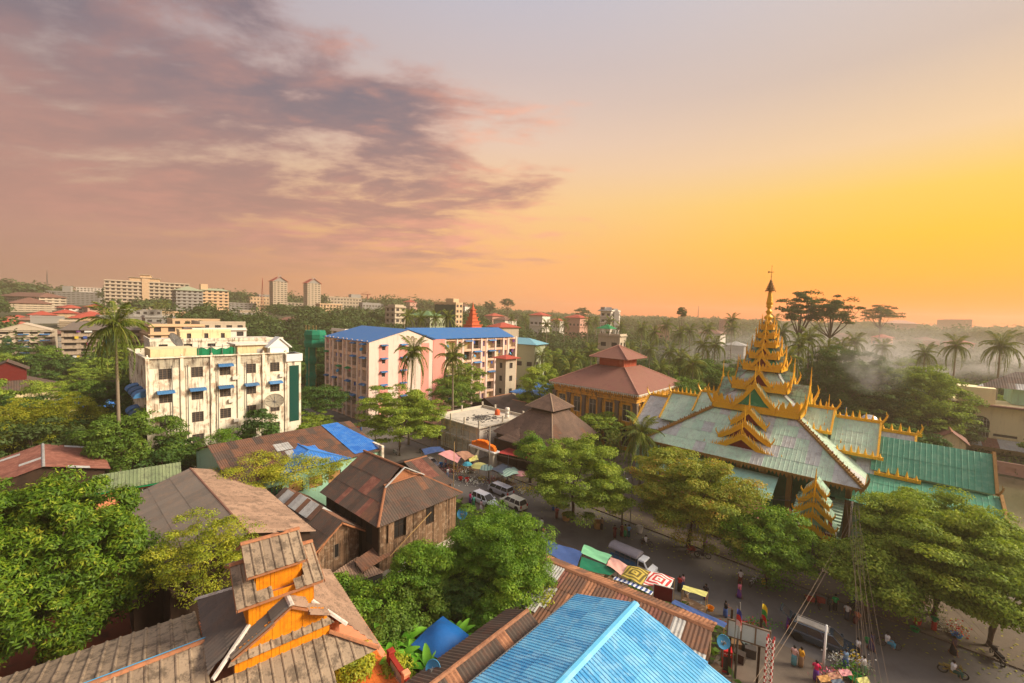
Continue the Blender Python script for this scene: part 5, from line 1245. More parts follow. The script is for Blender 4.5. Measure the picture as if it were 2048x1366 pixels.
    gb = MB(); gb.add([(xr,b+b2-2.1,H0+.3),(-15,b+b2-2.1,H0+.3),(-8,b+b2-2.1,H0+3.1)], [(0,1,2)]); gb.box(-15,xr,b+b2-2,b+b2,H0,H0+.1); gb.build('gable', m_lpink, t)
    e = MB(); e.box(-24,.1,-.25,-.0,H0-.0,H0+.12); e.build('eave_band', m_peach, t)
_cloth = [M('cloth_red', (190,50,50)), M('cloth_white', (220,220,215)), M('cloth_blue', (50,80,150)), M('cloth_yellow', (210,180,60)), M('cloth_green', (60,130,90)), M('cloth_purple', (100,50,120)), M('cloth_pink', (230,120,150))]
m_peach = M('peach_render', (228,186,158), var=.1, streak=(130,90,70), streak_amt=.4)
pink_block()

def concrete_house():
    t = gthing('concrete_house', 'grey two-storey concrete house under construction with bamboo scaffold and rubble on its flat roof', 'building', -57.9, 55.8)
    a, b, H0 = 11.6, 12.0, 6.1; mb = MB()
    ol = [(1.0,2.6,3.6,5.3,.15),(6.2,7.8,3.6,5.3,.15),(1.4,2.6,.4,2.4,.15),(4.4,5.6,.4,2.4,.15),(8.2,9.4,.4,2.4,.15)]; orr = [(1.0,2.4,3.6,5.3,.15),(5.4,6.8,3.4,5.5,.15),(9.2,10.6,3.6,5.3,.15)]
    wall_open(mb, (-a,0,0), (1,0,0), (0,-1,0), a, H0, ol); wall_open(mb, (0,0,0), (0,1,0), (1,0,0), b, H0, orr); mb.box(-a,-.16,.16,b,0,H0-.02); mb.box(-a-.3,.3,-.55,0,3.0,3.3); mb.build('wall', m_grey, t)
    for o in ol[:2]+ol[2:]: window(t, '-y', (-a,0,0), (o[0]+o[1])/2, (o[2]+o[3])/2, o[1]-o[0], o[3]-o[2], 'two')
    for o in orr: window(t, '+x', (0,0,0), (o[0]+o[1])/2, (o[2]+o[3])/2, o[1]-o[0], o[3]-o[2], 'two')
    r_ = MB(); r_.box(-a-.6,.6,-.7,b+.6,H0,H0+.22); r_.build('roof_slab', m_cconc, t); p = MB(); p.box(-a-.5,.5,b+.2,b+.4,H0+.22,H0+.8); p.box(-a-.5,-a-.3,-.5,b+.2,H0+.22,H0+.7); p.build('parapet', m_cconc, t)
    for x in np.linspace(-a-.4, .4, 4):
        for y in (-.5, b/2, b+.3):
            if y == b/2 and abs(x+a/2) < 3: continue
            q = MB(); q.box(-.15,.15,-.15,.15,0,1.3); q.build('column_stub', m_cconc, t, loc=(x, y, H0+.2))
    rub = MB(); rg = random.Random(2)
    for i in range(90): x, y = rg.gauss(-4.5, 1.2), rg.gauss(5, 1.5); s_ = rg.uniform(.1,.35); rub.cbox((x, y, H0+.3+max(0,.6-abs(x+4.5)*.4-abs(y-5)*.25)*rg.random()), (s_*2, s_, s_*.5), rz=rg.uniform(0,3))
    rub.build('rubble', m_dgrey, t, kind='stuff')
    tk = MB(); tk.lathe([(.55,0),(.6,.3),(.58,.9),(.3,1.15),(.2,1.25)], 12); tk.build('clay_tank', M('terracotta_tank', (214,96,50)), t, True, loc=(-4.5,9.5,H0+.22))
    ch = MB()
    for k in range(3): ch.lathe([(.42,k*.75),(.46,k*.75+.35),(.42,k*.75+.7)], 12)
    ch.build('drum_stack', m_offw, t, True, loc=(-1.2,9.0,H0+.22))
    sc_ = MB()
    for u in np.linspace(-a-1, .8, 8): sc_.tube([(u,-1.5,0),(u+.05,-1.5,6.6)], .045, 4)
    for z in (1.8, 3.6, 5.4): sc_.tube([(-a-1.4,-1.5,z),(1.0,-1.5,z+.1)], .04, 4)
    sc_.tube([(-a-1,-1.5,1),(-6,-1.5,5.5)], .04, 4); sc_.build('bamboo_scaffold', m_bamboo, t, kind='stuff')
concrete_house()
def arch_gate():
    t = gthing('arch_gate', 'small white gate with two pillars and an orange carved panel beside the power pole', 'gate', -52.3, 54.2)
    mb = MB()
    for x in (-5.0, -.3): mb.box(x-.55,x+.55,-.5,.5,0,3.0); mb.box(x-.7,x+.7,-.65,.65,2.8,3.05)
    mb.build('pillar', m_cconc, t, kind='stuff'); l = MB(); l.box(-6.0,.7,-.75,.75,3.05,3.3); l.build('lintel', m_lwhite, t)
    g = MB(); rg = random.Random(4)
    for i in range(26): x = -5.6+i*.236; h = .7+.9*(1-abs(x+2.65)/3.1)+rg.uniform(-.15,.15); g.add([(x-.13,-.3,3.3),(x+.13,-.3,3.3),(x,-.35,3.3+h),(x-.13,.3,3.3),(x+.13,.3,3.3),(x,.3,3.3+h)], [(0,1,2),(5,4,3),(0,3,4,1),(1,4,5,2),(2,5,3,0)])
    g.build('carved_panel', M('orange_carving', (236,122,24), var=.3, scale=6), t)
arch_gate()
def brown_pavilion():
    t = gthing('old_timber_hall', 'dark brown timber hall with a hipped roof and raised cap beside the concrete house', 'building', -42.5, 58.2)
    a, b = 13.2, 13.6
    hips = [((-a-.6,-.6,5.4),(.6,-.6,5.4),(-3.6,4.6,9.9),(-8.6,4.6,9.9)), ((.6,-.6,5.4),(.6,b+.6,5.4),(-3.6,9.8,9.9),(-3.6,4.6,9.9)), ((-a-.6,b+.6,5.4),(-a-.6,-.6,5.4),(-8.6,4.6,9.9),(-8.6,9.8,9.9)), ((.6,b+.6,5.4),(-a-.6,b+.6,5.4),(-8.6,9.8,9.9),(-3.6,9.8,9.9))]
    for i, h in enumerate(hips): roof_slope(t, h, m_fb, prof='wave', pitch=.32, sw=1.1, sl=2.2, seed=i, alt=[m_rsheet], alt_p=.05)
    c_ = (-6.1, 7.2); e = 3.4
    cp = [((c_[0]-e,c_[1]-e,10.5),(c_[0]+e,c_[1]-e,10.5),(c_[0],c_[1],13.0)), ((c_[0]+e,c_[1]-e,10.5),(c_[0]+e,c_[1]+e,10.5),(c_[0],c_[1],13.0)), ((c_[0]+e,c_[1]+e,10.5),(c_[0]-e,c_[1]+e,10.5),(c_[0],c_[1],13.0)), ((c_[0]-e,c_[1]+e,10.5),(c_[0]-e,c_[1]-e,10.5),(c_[0],c_[1],13.0))]
    for i, h in enumerate(cp): roof_slope(t, h, m_fb, prof='wave', pitch=.32, sw=1.1, sl=2.0, seed=9+i)
    mb = MB(); mb.box(-a,0,0,b,0,5.4); mb.box(-8.5,-3.7,4.7,9.7,9.0,10.6); mb.build('wall', m_dwood, t)
    for h in ((.6,-.6),(-a-.6,-.6)): ridge_cap(t, (h[0],h[1],5.45), (-3.6 if h[0] > 0 else -8.6, 4.6, 9.95), m_fbe, .13)
    for h in ((c_[0]+e,c_[1]-e),(c_[0]-e,c_[1]-e),(c_[0]+e,c_[1]+e)): ridge_cap(t, (h[0],h[1],10.54), (c_[0],c_[1],13.05), m_fbe, .12)
    roof_slope(t, ((-10.5,-2.5,5.2),(-5.0,-2.5,5.2),(-7.7,.4,7.2),), m_fb, prof='wave', pitch=.32, sw=1.1, sl=2.0, seed=30)
m_fb = sheetmat('brown_fibre_sheet', (98,78,66), (124,98,82), (76,62,56), .4); m_fbe = M('pale_brown_cap', (150,126,104))
brown_pavilion()
shed('canopy', 'faded red awning roof beside the small white arch gate', [G(-52,54.5,3.0), G(-44.5,56.5,3.0), G(-45,63,3.6), G(-51.5,62.5,3.6)], M('faded_red_sheet', (186,70,66), var=.12), cat='canopy')
shed('shed', 'grey sheet side roof between the concrete house and the brown hall', [G(-56,57.5,4.3), G(-50,57.5,4.3), G(-50,63,5.2), G(-56,63,5.2)], m_fibre2, wallm=m_dwood)

def palace():
    t = gthing('old_hall', 'old two-storey ochre and grey hall with pilasters under a large terracotta hipped roof', 'building', -39.0, 82.0)
    a, b, zE = 20.5, 22.0, 12.4; cx, cy = -a/2, b/2; l = 3.6; zT = 16.6
    mb = MB(); bayw = a/5; ops = []
    for i in range(5): ops += [(i*bayw+1.1, (i+1)*bayw-1.1, 6.2, 9.7, .35), (i*bayw+1.1, (i+1)*bayw-1.1, .8, 4.4, .35)]
    bw = b/7; ops2 = []
    for i in range(7): ops2 += [(i*bw+.9, (i+1)*bw-.9, 6.2, 9.7, .35), (i*bw+.9, (i+1)*bw-.9, .8, 4.4, .35)]
    wall_open(mb, (-a,0,0), (1,0,0), (0,-1,0), a, zE, ops); wall_open(mb, (0,0,0), (0,1,0), (1,0,0), b, zE, ops2); mb.box(-a,-.4,.4,b,0,zE); mb.build('wall', m_ocre, t)
    for o in ops: window(t, '-y', (-a,0,0), (o[0]+o[1])/2, (o[2]+o[3])/2, o[1]-o[0], o[3]-o[2], 'two', frame=m_offw, depth=.28)
    for o in ops2: window(t, '+x', (0,0,0), (o[0]+o[1])/2, (o[2]+o[3])/2, o[1]-o[0], o[3]-o[2], 'two', frame=m_offw, depth=.28)
    pil = MB(); pil.box(-.42,.42,-.42,.0,0,10.2); pil.box(-.52,.52,-.5,.0,9.9,10.4); pil.box(-.52,.52,-.5,.0,0,.8); pil.box(-.3,.3,-.5,-.42,1,9.6); pm = pil.mesh('pilaster', m_dstone)
    for i in range(6): link('pilaster', pm, t, (-a+i*bayw, 0, 0))
    for i in range(8): link('pilaster', pm, t, (0, i*bw, 0), (0,0,PI/2))
    co = MB()
    for z0, z1, o in ((10.4,10.8,.35),(10.9,11.15,.5),(11.6,11.9,.7),(5.0,5.4,.3)):
        co.box(-a,o,-o,0,z0,z1); co.box(0,o,0.001,b,z0,z1)
    k = 0
    for i in range(40): u = i/40*a; co.box(-a+u,-a+u+.24,-.66,-.0,11.2,11.58)
    for i in range(44): u = i/44*b; co.box(0,.66,u,u+.24,11.2,11.58)
    co.build('cornice', m_ocre, t, kind='stuff')
    ar = MB()
    for face, n_, w2 in (('-y',5,bayw),('+x',7,bw)):
        for i in range(n_):
            c0 = (i+.5)*w2; pts = []
            for q in range(9):
                an = PI*q/8; r_ = w2*.36; u = c0-r_*math.cos(an); z = 9.65+.75*math.sin(an); pts.append((-a+u,-.12,z) if face == '-y' else (.12,u,z))
            ar.tube(pts, .14, 4)
    ar.build('window_hood', m_ocre, t, kind='stuff')
    E = 1.1; Y0, Y1, X0, X1 = -E, b+E, -a-E, E
    def sl(pts): m = MB(); m.slab(pts, .12); m.build('roof', m_redroof2, t)
    sl([(X0,Y0,zE),(X1,Y0,zE),(cx+l,cy-l,zT),(cx-l,cy-l,zT)]); sl([(X1,Y0,zE),(X1,Y1,zE),(cx+l,cy+l,zT),(cx+l,cy-l,zT)]); sl([(X1,Y1,zE),(X0,Y1,zE),(cx-l,cy+l,zT),(cx+l,cy+l,zT)]); sl([(X0,Y1,zE),(X0,Y0,zE),(cx-l,cy-l,zT),(cx-l,cy+l,zT)])
    w2 = MB(); w2.box(cx-l+.4,cx+l-.4,cy-l+.4,cy+l-.4,zT-1.2,18.7); w2.build('lantern_wall', M('red_lantern_wall', (172,76,52), streak=(210,150,120), streak_amt=.4), t)
    q = 5.0
    for s_ in (((cx-q,cy-q,18.5),(cx+q,cy-q,18.5),(cx,cy,21.3)),((cx+q,cy-q,18.5),(cx+q,cy+q,18.5),(cx,cy,21.3)),((cx+q,cy+q,18.5),(cx-q,cy+q,18.5),(cx,cy,21.3)),((cx-q,cy+q,18.5),(cx-q,cy-q,18.5),(cx,cy,21.3))): sl(s_)
    hp = [((X1,Y0,zE),(cx+l,cy-l,zT)),((X0,Y0,zE),(cx-l,cy-l,zT)),((X1,Y1,zE),(cx+l,cy+l,zT)),((cx+q,cy-q,18.5),(cx,cy,21.3)),((cx-q,cy-q,18.5),(cx,cy,21.3)),((cx+q,cy+q,18.5),(cx,cy,21.3))]
    for p, r_ in hp: h = MB(); h.tube([Vector(p)+Vector((0,0,.06)), Vector(r_)+Vector((0,0,.06))], .14, 5); h.build('hip_cap', m_pcap, t)
    lace = MB()
    for A, B in (((X0,Y0-.02,zE-.05),(X1,Y0-.02,zE-.05)),((X1+.02,Y0,zE-.05),(X1+.02,Y1,zE-.05))): flames(lace, A, B, .55, 50, .05, up=Vector((0,0,-1)))
    lace.build('eave_lace', m_offw, t)
    pc = MB()
    for (x, y) in ((-a+2.3,-1.9),(1.9,b-3.0)): pass
m_redroof2 = M('terracotta_sheet_roof', (134,92,78), var=.1, scale=.6, patch=(132,84,76), patch_amt=.5, patch_scale=.6, streak=(96,60,54), streak_amt=.35); m_pcap = M('pale_hip_cap', (190,140,122))
palace()
# ================================================================= farther buildings
FW = [M('far_cream', (190,174,152), var=.08, streak=(120,104,90), streak_amt=.3), M('far_grey', (150,146,140), var=.1), M('far_sand', (206,174,138), var=.08), M('far_white', (222,212,200), var=.06), M('far_pinkish', (196,150,132), var=.08), M('far_moss', (150,156,128), var=.1)]
m_fdark = M('far_window', (58,54,56), var=.3)
SEEN = []
def block(name, label, px, py, D, w_, d, floors, fh=3.2, az=132, wall=None, bayx=3.6, bayy=3.6, roof='flat', roofm=None, slabs=True, wz=(.9,2.5), ww=.5, group=None, cat='building', near=True, top=None, extra=None):
    """block whose near top corner (where its two seen faces meet) the photograph shows at (px, py), D metres away"""
    p = WD(px, py, D); g = ground(p.x, p.y); H0 = p.z-g; floors = floors or max(1, round(H0/fh)); fh = H0/floors; g -= 1
    ua = Vector((math.sin(R(az)), math.cos(R(az)), 0)); ub = Vector((math.sin(R(az-90)), math.cos(R(az-90)), 0)); cs = [p, p-ua*w_, p+ub*d, p+ub*d-ua*w_]; aa = [math.atan2(c_.x, c_.y) for c_ in cs]
    SEEN.append((min(aa), max(aa), min(c_.y for c_ in cs), (g+1+H0*(.3 if D > 200 else .45)-CAM_H)/D))
    t = thing(name, label, cat, (p.x, p.y, g), az=az, group=group); mb = MB(); wall = wall or FW[0]; H0 += 1
    nx, ny = max(1, round(w_/bayx)), max(1, round(d/bayy)); bx, by = w_/nx, d/ny
    ox = [(i*bx+bx*(1-ww)/2, (i+1)*bx-bx*(1-ww)/2, 1+f*fh+wz[0], 1+min(f*fh+wz[1], (f+1)*fh-.3), .3) for i in range(nx) for f in range(floors)]
    oy = [(i*by+by*(1-ww)/2, (i+1)*by-by*(1-ww)/2, 1+f*fh+wz[0], 1+min(f*fh+wz[1], (f+1)*fh-.3), .3) for i in range(ny) for f in range(floors)]
    wall_open(mb, (-w_,0,0), (1,0,0), (0,-1,0), w_, H0, ox, 0, 0, 1); wall_open(mb, (0,0,0), (0,1,0), (1,0,0), d, H0, oy, 0, 0, 1)
    mb.quad((-w_,0,0),(-w_,d,0),(-w_,d,H0),(-w_,0,H0)); mb.quad((-w_,d,0),(0,d,0),(0,d,H0),(-w_,d,H0)); mb.build('wall', [wall, m_fdark], t)
    if slabs:
        s_ = MB()
        for f in range(1, floors+1): z = 1+f*fh; s_.box(-w_-.1,.55,-.55,0,z-.25,z+.02); s_.box(0.001,.55,0,d+.1,z-.25,z+.02)
        s_.build('floor_band', wall, t, kind='stuff')
    if roof == 'flat':
        r_ = MB(); r_.box(-w_,-.01,.01,d,H0-.3,H0-.05); r_.build('roof', roofm or m_grey, t); p2 = MB(); p2.box(-w_,.1,-.1,.12,H0,H0+.7); p2.box(-.12,.1,.12,d,H0,H0+.7); p2.build('parapet', wall, t)
    elif roof == 'hip':
        e = 1.0; hh = min(w_, d)*.22; m = min(w_, d)/2
        if w_ >= d: rp = [(-w_+m,d/2),( -m,d/2)]
        else: rp = [(-w_/2,m),(-w_/2,d-m)]
        (ax,ay),(bx_,by_) = rp; r_ = MB(); X0,X1,Y0,Y1 = -w_-e,e,-e,d+e; z = H0+.1
        if w_ >= d: P = [((X0,Y0,z),(X1,Y0,z),(bx_,by_,z+hh),(ax,ay,z+hh)),((X1,Y0,z),(X1,Y1,z),(bx_,by_,z+hh)),((X1,Y1,z),(X0,Y1,z),(ax,ay,z+hh),(bx_,by_,z+hh)),((X0,Y1,z),(X0,Y0,z),(ax,ay,z+hh))]
        else: P = [((X1,Y0,z),(X1,Y1,z),(bx_,by_,z+hh),(ax,ay,z+hh)),((X1,Y1,z),(X0,Y1,z),(bx_,by_,z+hh)),((X0,Y1,z),(X0,Y0,z),(ax,ay,z+hh),(bx_,by_,z+hh)),((X0,Y0,z),(X1,Y0,z),(ax,ay,z+hh))]
        for q in P: r_.slab(q, .15)
        r_.build('roof', roofm or m_farred, t)
    if top: 
        q = MB()
        for (x0,x1,y0,y1,h) in top: q.box(-w_*x1,-w_*x0,d*y0,d*y1,H0-.2,H0+h)
        q.build('roof_tower', wall, t)
    if extra: extra(t, w_, d, H0)
    return t
# left skyline
block('apartment_block', 'low hillside flats with a long dark red roof at the left skyline edge', 78, 594, 330, 60, 16, 5, wall=FW[0], roof='hip', roofm=m_farbrown, az=110, ww=.62)
block('apartment_block', 'six storey flats with a stair tower left of the large hotel block', 84, 582, 430, 6, 42, 7, wall=FW[1], top=[(.0,.9,.35,.5,6)], ww=.6, az=150)
block('building', 'pale distant slab block behind the six storey block', 152, 575, 620, 10, 34, 8, wall=FW[3], az=150)
def hotel_top(t, w_, d, H0):
    q = MB(); q.box(-w_,0,d*.28,d*.62,H0,H0+3.4); q.box(-w_*.9,-1,d*.40,d*.52,H0+3.4,H0+6); q.box(-w_-.5,.6,d*.42,d*.50,0,H0+3.0); q.build('roof_tower', FW[2], t)
    e = MB(); e.box(-w_-.5,.9,d*.26,d*.64,H0+3.4,H0+3.7); e.box(-w_*.95,0,d*.39,d*.53,H0+6,H0+6.3); e.build('roof_edge', FW[0], t)
block('hotel_block', 'largest nine storey tan hotel block on the left skyline', 208, 560, 340, 34, 54, 9, wall=FW[0], az=142, ww=.62, bayy=3.4, extra=hotel_top)
block('apartment_block', 'tan apartment block with a moss green roof right of the hotel block', 352, 580, 330, 22, 17, 8, wall=FW[1], az=135, roof='hip', roofm=FW[5])
block('apartment_block', 'sunlit orange-tan apartment block with a square roof tower beside the moss roofed block', 402, 580, 345, 8, 19, 8, wall=FW[2], az=135, top=[(.1,.9,.0,.25,5)], roof='hip', roofm=FW[5])
def pagoda_top(t, w_, d, H0):
    q = MB(); q.slab([(-w_-1,-1,H0),(1,-1,H0),(1,d/2,H0+5),(-w_-1,d/2,H0+5)], .3); q.slab([(1,d+1,H0),(-w_-1,d+1,H0),(-w_-1,d/2,H0+5),(1,d/2,H0+5)], .3); q.build('roof', m_farred, t)
    g = MB(); g.add([(0,0,H0),(0,d,H0),(0,d/2,H0+6.2)], [(0,1,2)]); g.tube([(-w_/2,d/2,H0+6),(-w_/2,d/2,H0+8.5)], .2, 5); g.build('gable', FW[1], t)
block('tower', 'left one of the two gable topped towers on the skyline', 546, 562, 430, 10, 13.5, 16, wall=FW[0], az=132, roof='none', extra=pagoda_top, ww=.55)
block('tower', 'right one of the two gable topped towers on the skyline', 615, 566, 440, 10, 13.5, 16, wall=FW[0], az=132, roof='none', extra=pagoda_top, ww=.55)
block('building', 'low block with a sunlit window under the left gable topped tower', 500, 594, 480, 12, 20, 4, wall=FW[2], az=132)
block('building', 'grey roofed block right under the left gable topped tower', 518, 590, 500, 8, 18, 5, wall=FW[1], az=132)
block('building', 'cream four storey block right of the two towers', 655, 594, 500, 12, 40, 5, wall=FW[0], az=140, ww=.6)
block('building', 'grey block with a small domed roof room at the end of the tower row', 690, 599, 520, 20, 30, 5, wall=FW[1], az=140, top=[(.2,.7,.3,.7,7)])
block('building', 'low dark block on the skyline between the tan block and the towers', 452, 606, 420, 8, 26, 4, wall=FW[1], az=140)
# mid-distance blocks
for i, (px, py, D, w_, d, n_, wl, rf, nm) in enumerate(((20,606,300,30,20,4,0,'hip','wide old block under the long dark red roof'),(60,634,215,12,12,3,1,'flat','grey rooftop block among the red roofed villas'),(118,642,205,12,16,4,0,'flat','cream block behind the arched flats'),(160,640,185,10,18,5,2,'flat','tan block rising behind the washing-hung flats'),(200,632,230,10,20,4,1,'flat','grey slab block beneath the hotel block'),(255,628,280,8,24,4,0,'flat','pale annex at the foot of the hotel block'),(310,624,300,8,22,3,2,'flat','sunlit annex between the hotel block and the moss roofed flats'),(50,668,165,10,10,4,1,'hip','grey roofed flats right of the arched flats'),(385,660,140,9,16,6,3,'flat','pale stained block just behind the long low white building'),(440,626,330,8,26,4,1,'flat','long grey terrace of flats right of the tan block'),(480,622,380,8,22,3,0,'flat','low cream terrace below the left gable topped tower'),(575,606,470,8,26,4,0,'flat','low blocks between the two gable topped towers'),(640,608,430,9,24,4,2,'flat','sand coloured block at the foot of the right gable topped tower'),(725,606,480,9,26,3,1,'flat','low block beneath the tower crane'),(30,640,235,14,14,3,4,'hip','pinkish house among the red roofed villas'),(560,640,260,8,12,3,1,'hip','grey roof lost in the trees left of the pink block'))):
    block('building', nm, px, py, D, w_, d, n_, wall=FW[wl], az=128+6*(i % 4), roof=rf, roofm=m_farbrown if rf == 'hip' else None, slabs=i % 2 == 0, ww=.55)
block('building', 'cream five storey block behind the blue roofed pink apartment block', 790, 614, 250, 9, 8, 6, wall=FW[0], az=126, top=[(.1,.8,.1,.9,1.5)])
def glassf(t, w_, d, H0):
    g = MB(); g.box(-w_*.98,-w_*.02,-.35,-.05,H0*.4,H0-.8); g.build('green_glazing', m_gglass2, t)
m_gglass2 = M('dull_green_glass', (26,64,54), rough=.3)
block('building', 'office block with a dark green glass front behind the pink apartment block', 912, 607, 255, 16, 7, 8, wall=FW[2], az=118, extra=glassf, top=[(.15,.5,.1,.9,3)], roofm=m_farbrown, slabs=False, ww=.6)
block('building', 'low green roofed block left of the green glass office', 860, 633, 235, 16, 14, 3, wall=FW[5], roof='hip', roofm=M('far_green_roof', (96,128,84)), az=118)
block('house', 'white villa with a red hipped roof and pale columns among the palms', 1085, 631, 300, 10, 13, 3, wall=FW[3], roof='hip', az=120, ww=.7)
block('house', 'pink villa with a stepped red roof right of the white villa', 1160, 636, 330, 14, 12, 3, wall=FW[4], roof='hip', az=132)
def arch_extra(t, w_, d, H0):
    g = MB(); n = 10; R0 = 3.4
    vs = [(.8, d/2-R0, 0), (.8, d/2+R0, 0)]+[(.8, d/2+R0*math.cos(PI*i/n), H0-2+R0*.9*math.sin(PI*i/n)) for i in range(n+1)]; g.poly([vs[0], vs[1]]+vs[2:]); g.build('arched_glazing', M('grey_arch_glass', (110,110,110), rough=.3), t)
    q = MB(); q.box(-w_*.5,0,d*.25,d*.75,H0,H0+1.8); q.box(-w_,-w_*.6,0,d*.6,H0,H0+2.6); q.slab([(-w_-1.5,-1.5,H0),(1.5,-1.5,H0),(-1,2.5,H0+2.6),(-w_+1,2.5,H0+2.6)], .2); q.build('roof_tower', FW[1], t)
block('hotel', 'pale seven storey hotel with a tall arched window on the centre skyline', 1222, 622, 290, 8, 13, 7, wall=FW[3], az=132, extra=arch_extra, ww=.6)
def gaz(t, w_, d, H0):
    g = MB(); g.slab([(-w_-1,-1,H0+2.6),(-w_*.4,-1,H0+2.6),(-w_*.7,2.5,H0+4.4)], .1); g.slab([(-w_*.4,-1,H0+2.6),(-w_*.4,6,H0+2.6),(-w_*.7,2.5,H0+4.4)], .1); g.slab([(-w_-1,6,H0+2.6),(-w_-1,-1,H0+2.6),(-w_*.7,2.5,H0+4.4)], .1); g.build('green_canopy', m_green, t)
    p = MB()
    for x in (-w_-.5, -w_*.45): 
        for y in (-.5, 5.5): p.tube([(x,y,H0),(x,y,H0+2.6)], .12, 5)
    p.build('canopy_post', FW[3], t, kind='stuff')
block('house', 'cream house with a green rooftop canopy and white railing among the palms', 1240, 672, 165, 9, 7, 4, wall=FW[0], az=125, extra=gaz)
block('house', 'long low house with a pale blue roof beside the palms', 1070, 690, 150, 16, 9, 2, wall=FW[5], roof='hip', roofm=M('pale_blue_roof', (110,160,176)), az=118, slabs=False)
block('house', 'small shrine house with a red two tier roof by the pink apartment block', 1012, 718, 122, 4, 4.5, 4, wall=FW[0], roof='hip', az=132, slabs=False, ww=.3)
SEEN.append((math.atan2(1125-1024,853), math.atan2(1345-1024,853), 84, -.28)); SEEN.append((math.atan2(1340-1024,853), math.atan2(1420-1024,853), 80, -.2))
for q in ((-30,132,120,-.236),(158,250,96,-.265),(1000,1060,76,-.26),(0,290,125,-.19)): SEEN.append((math.atan2(q[0]-1024,853), math.atan2(q[1]-1024,853), q[2], q[3]))
def gold_tower():
    p = WD(945, 655, 205); t = thing('pagoda', 'terracotta tiered pagoda rising behind the blue roofed apartment block', 'pagoda', (p.x, p.y, 0), az=132); z = 17
    m = MB(); h = 5.6
    for i in range(7): m.box(-h,h,-h,h,z,z+1.5); m.box(-h-.4,h+.4,-h-.4,h+.4,z+1.5,z+1.8); z += 1.8; h *= .74
    m.box(-5.6,5.6,-5.6,5.6,-1,17); m.lathe([(1.0,z),(.5,z+1.2),(.2,z+2.4),(.02,z+4)], 10); m.build('tiers', M('terracotta_pagoda', (206,98,60), var=.2), t)
    b = MB(); b.box(4,15,-3,4,-1,16.5); b.lathe([(3,16.5),(2.6,18),(1.6,19.4),(.3,20)], 10, (9,0,0)); b.build('side_hall', FW[4], t)
gold_tower()
# low roofs left of the centre, red roofed villas on the slope
for i, (px, py, D, w_, d) in enumerate(((15,630,240,12,10),(60,622,255,14,11),(105,618,270,13,11),(128,608,300,16,10),(175,606,300,14,9),(140,628,235,16,12),(165,622,250,10,10),(215,640,205,14,10),(20,655,190,14,10),(-20,640,200,14,12))):
    lb = ['at the left picture edge','second from the left edge','behind the second one','highest on the slope','highest on the slope beside the hotel block','widest and nearest above the grey flats','partly behind the widest one','above the coconut palm','lowest above the arched flats','cut by the left edge'][i]
    block('villa', 'red roofed villa on the left slope, '+lb, px, py+8, D, w_, d, 2, wall=FW[i % 5], roof='hip', az=120+8*(i % 3), slabs=False, group='red roofed villas on the left slope')
def gab_extra(t, w_, d, H0):
    g = MB(); g.add([(.3,-.3,H0+.2),(.3,d*.9,H0+.2),(.3,d*.45,H0+2.6)], [(0,1,2)]); g.slab([(-w_,-.3,H0+.2),(.4,-.3,H0+.2),(.4,d*.45,H0+2.7),(-w_,d*.45,H0+2.7)], .15); g.slab([(.4,d*.95,H0+.2),(-w_,d*.95,H0+.2),(-w_,d*.45,H0+2.7),(.4,d*.45,H0+2.7)], .15); g.build('gable', FW[0], t)
    a = MB(); R0 = 1.0; yc = d*.18; pts = [(.35,yc-R0,H0*.25),(.35,yc+R0,H0*.25)]+[(.35,yc+R0*math.cos(PI*i/8),H0-2.6+R0*math.sin(PI*i/8)) for i in range(9)]; a.poly(pts); a.build('arched_window', m_gglass, t)
    for f in range(1, 5):
        for y in (d*.45, d*.82): awning(t, '+x', (.5,0,0), y, f*H0/5+1.2, 2.6, .8, .4)
block('apartment_block', 'cream flats with a tall arched green window at the left edge', -8, 662, 148, 12, 14, 5, wall=FW[0], az=136, roof='none', extra=gab_extra, ww=.55)
def flats_extra(t, w_, d, H0):
    a = MB()
    for yc in (d*.42,): R0 = 1.3; pts = [(.6,yc-R0,0),(.6,yc+R0,0)]+[(.6,yc+R0*math.cos(PI*i/8),H0-2.0+R0*math.sin(PI*i/8)) for i in range(9)]; a.poly(pts)
    a.build('arched_stair_window', m_gglass, t)
    rg = random.Random(3)
    for k in range(16): m = MB(); m.box(0,.05,-.5,.5,-.9,0); m.build('washing', rg.choice(_cloth), t, loc=(.62, rg.choice([d*.12,d*.22,d*.62,d*.8])+rg.uniform(-1,1), rg.randint(1,5)*H0/6+2.4))
    r_ = MB(); r_.slab([(-w_-.6,-.6,H0),(.9,-.6,H0),(-w_/2,d*.1,H0+3)], .15); r_.slab([(.9,-.6,H0),(.9,d+.6,H0),(-w_/2,d*.9,H0+3),(-w_/2,d*.1,H0+3)], .15); r_.build('roof', m_fibre2, t)
block('apartment_block', 'grey stained flats with washing on the balconies left of the coconut palm', 122, 660, 150, 9, 30, 6, wall=M('stained_flats', (168,150,130), streak=(70,60,52), streak_amt=.7), az=138, roof='none', extra=flats_extra, ww=.72, bayy=4.2)
block('building', 'narrow dark flats between the arched flats and the washing-hung flats', 96, 690, 175, 10, 8, 5, wall=FW[1], az=132)
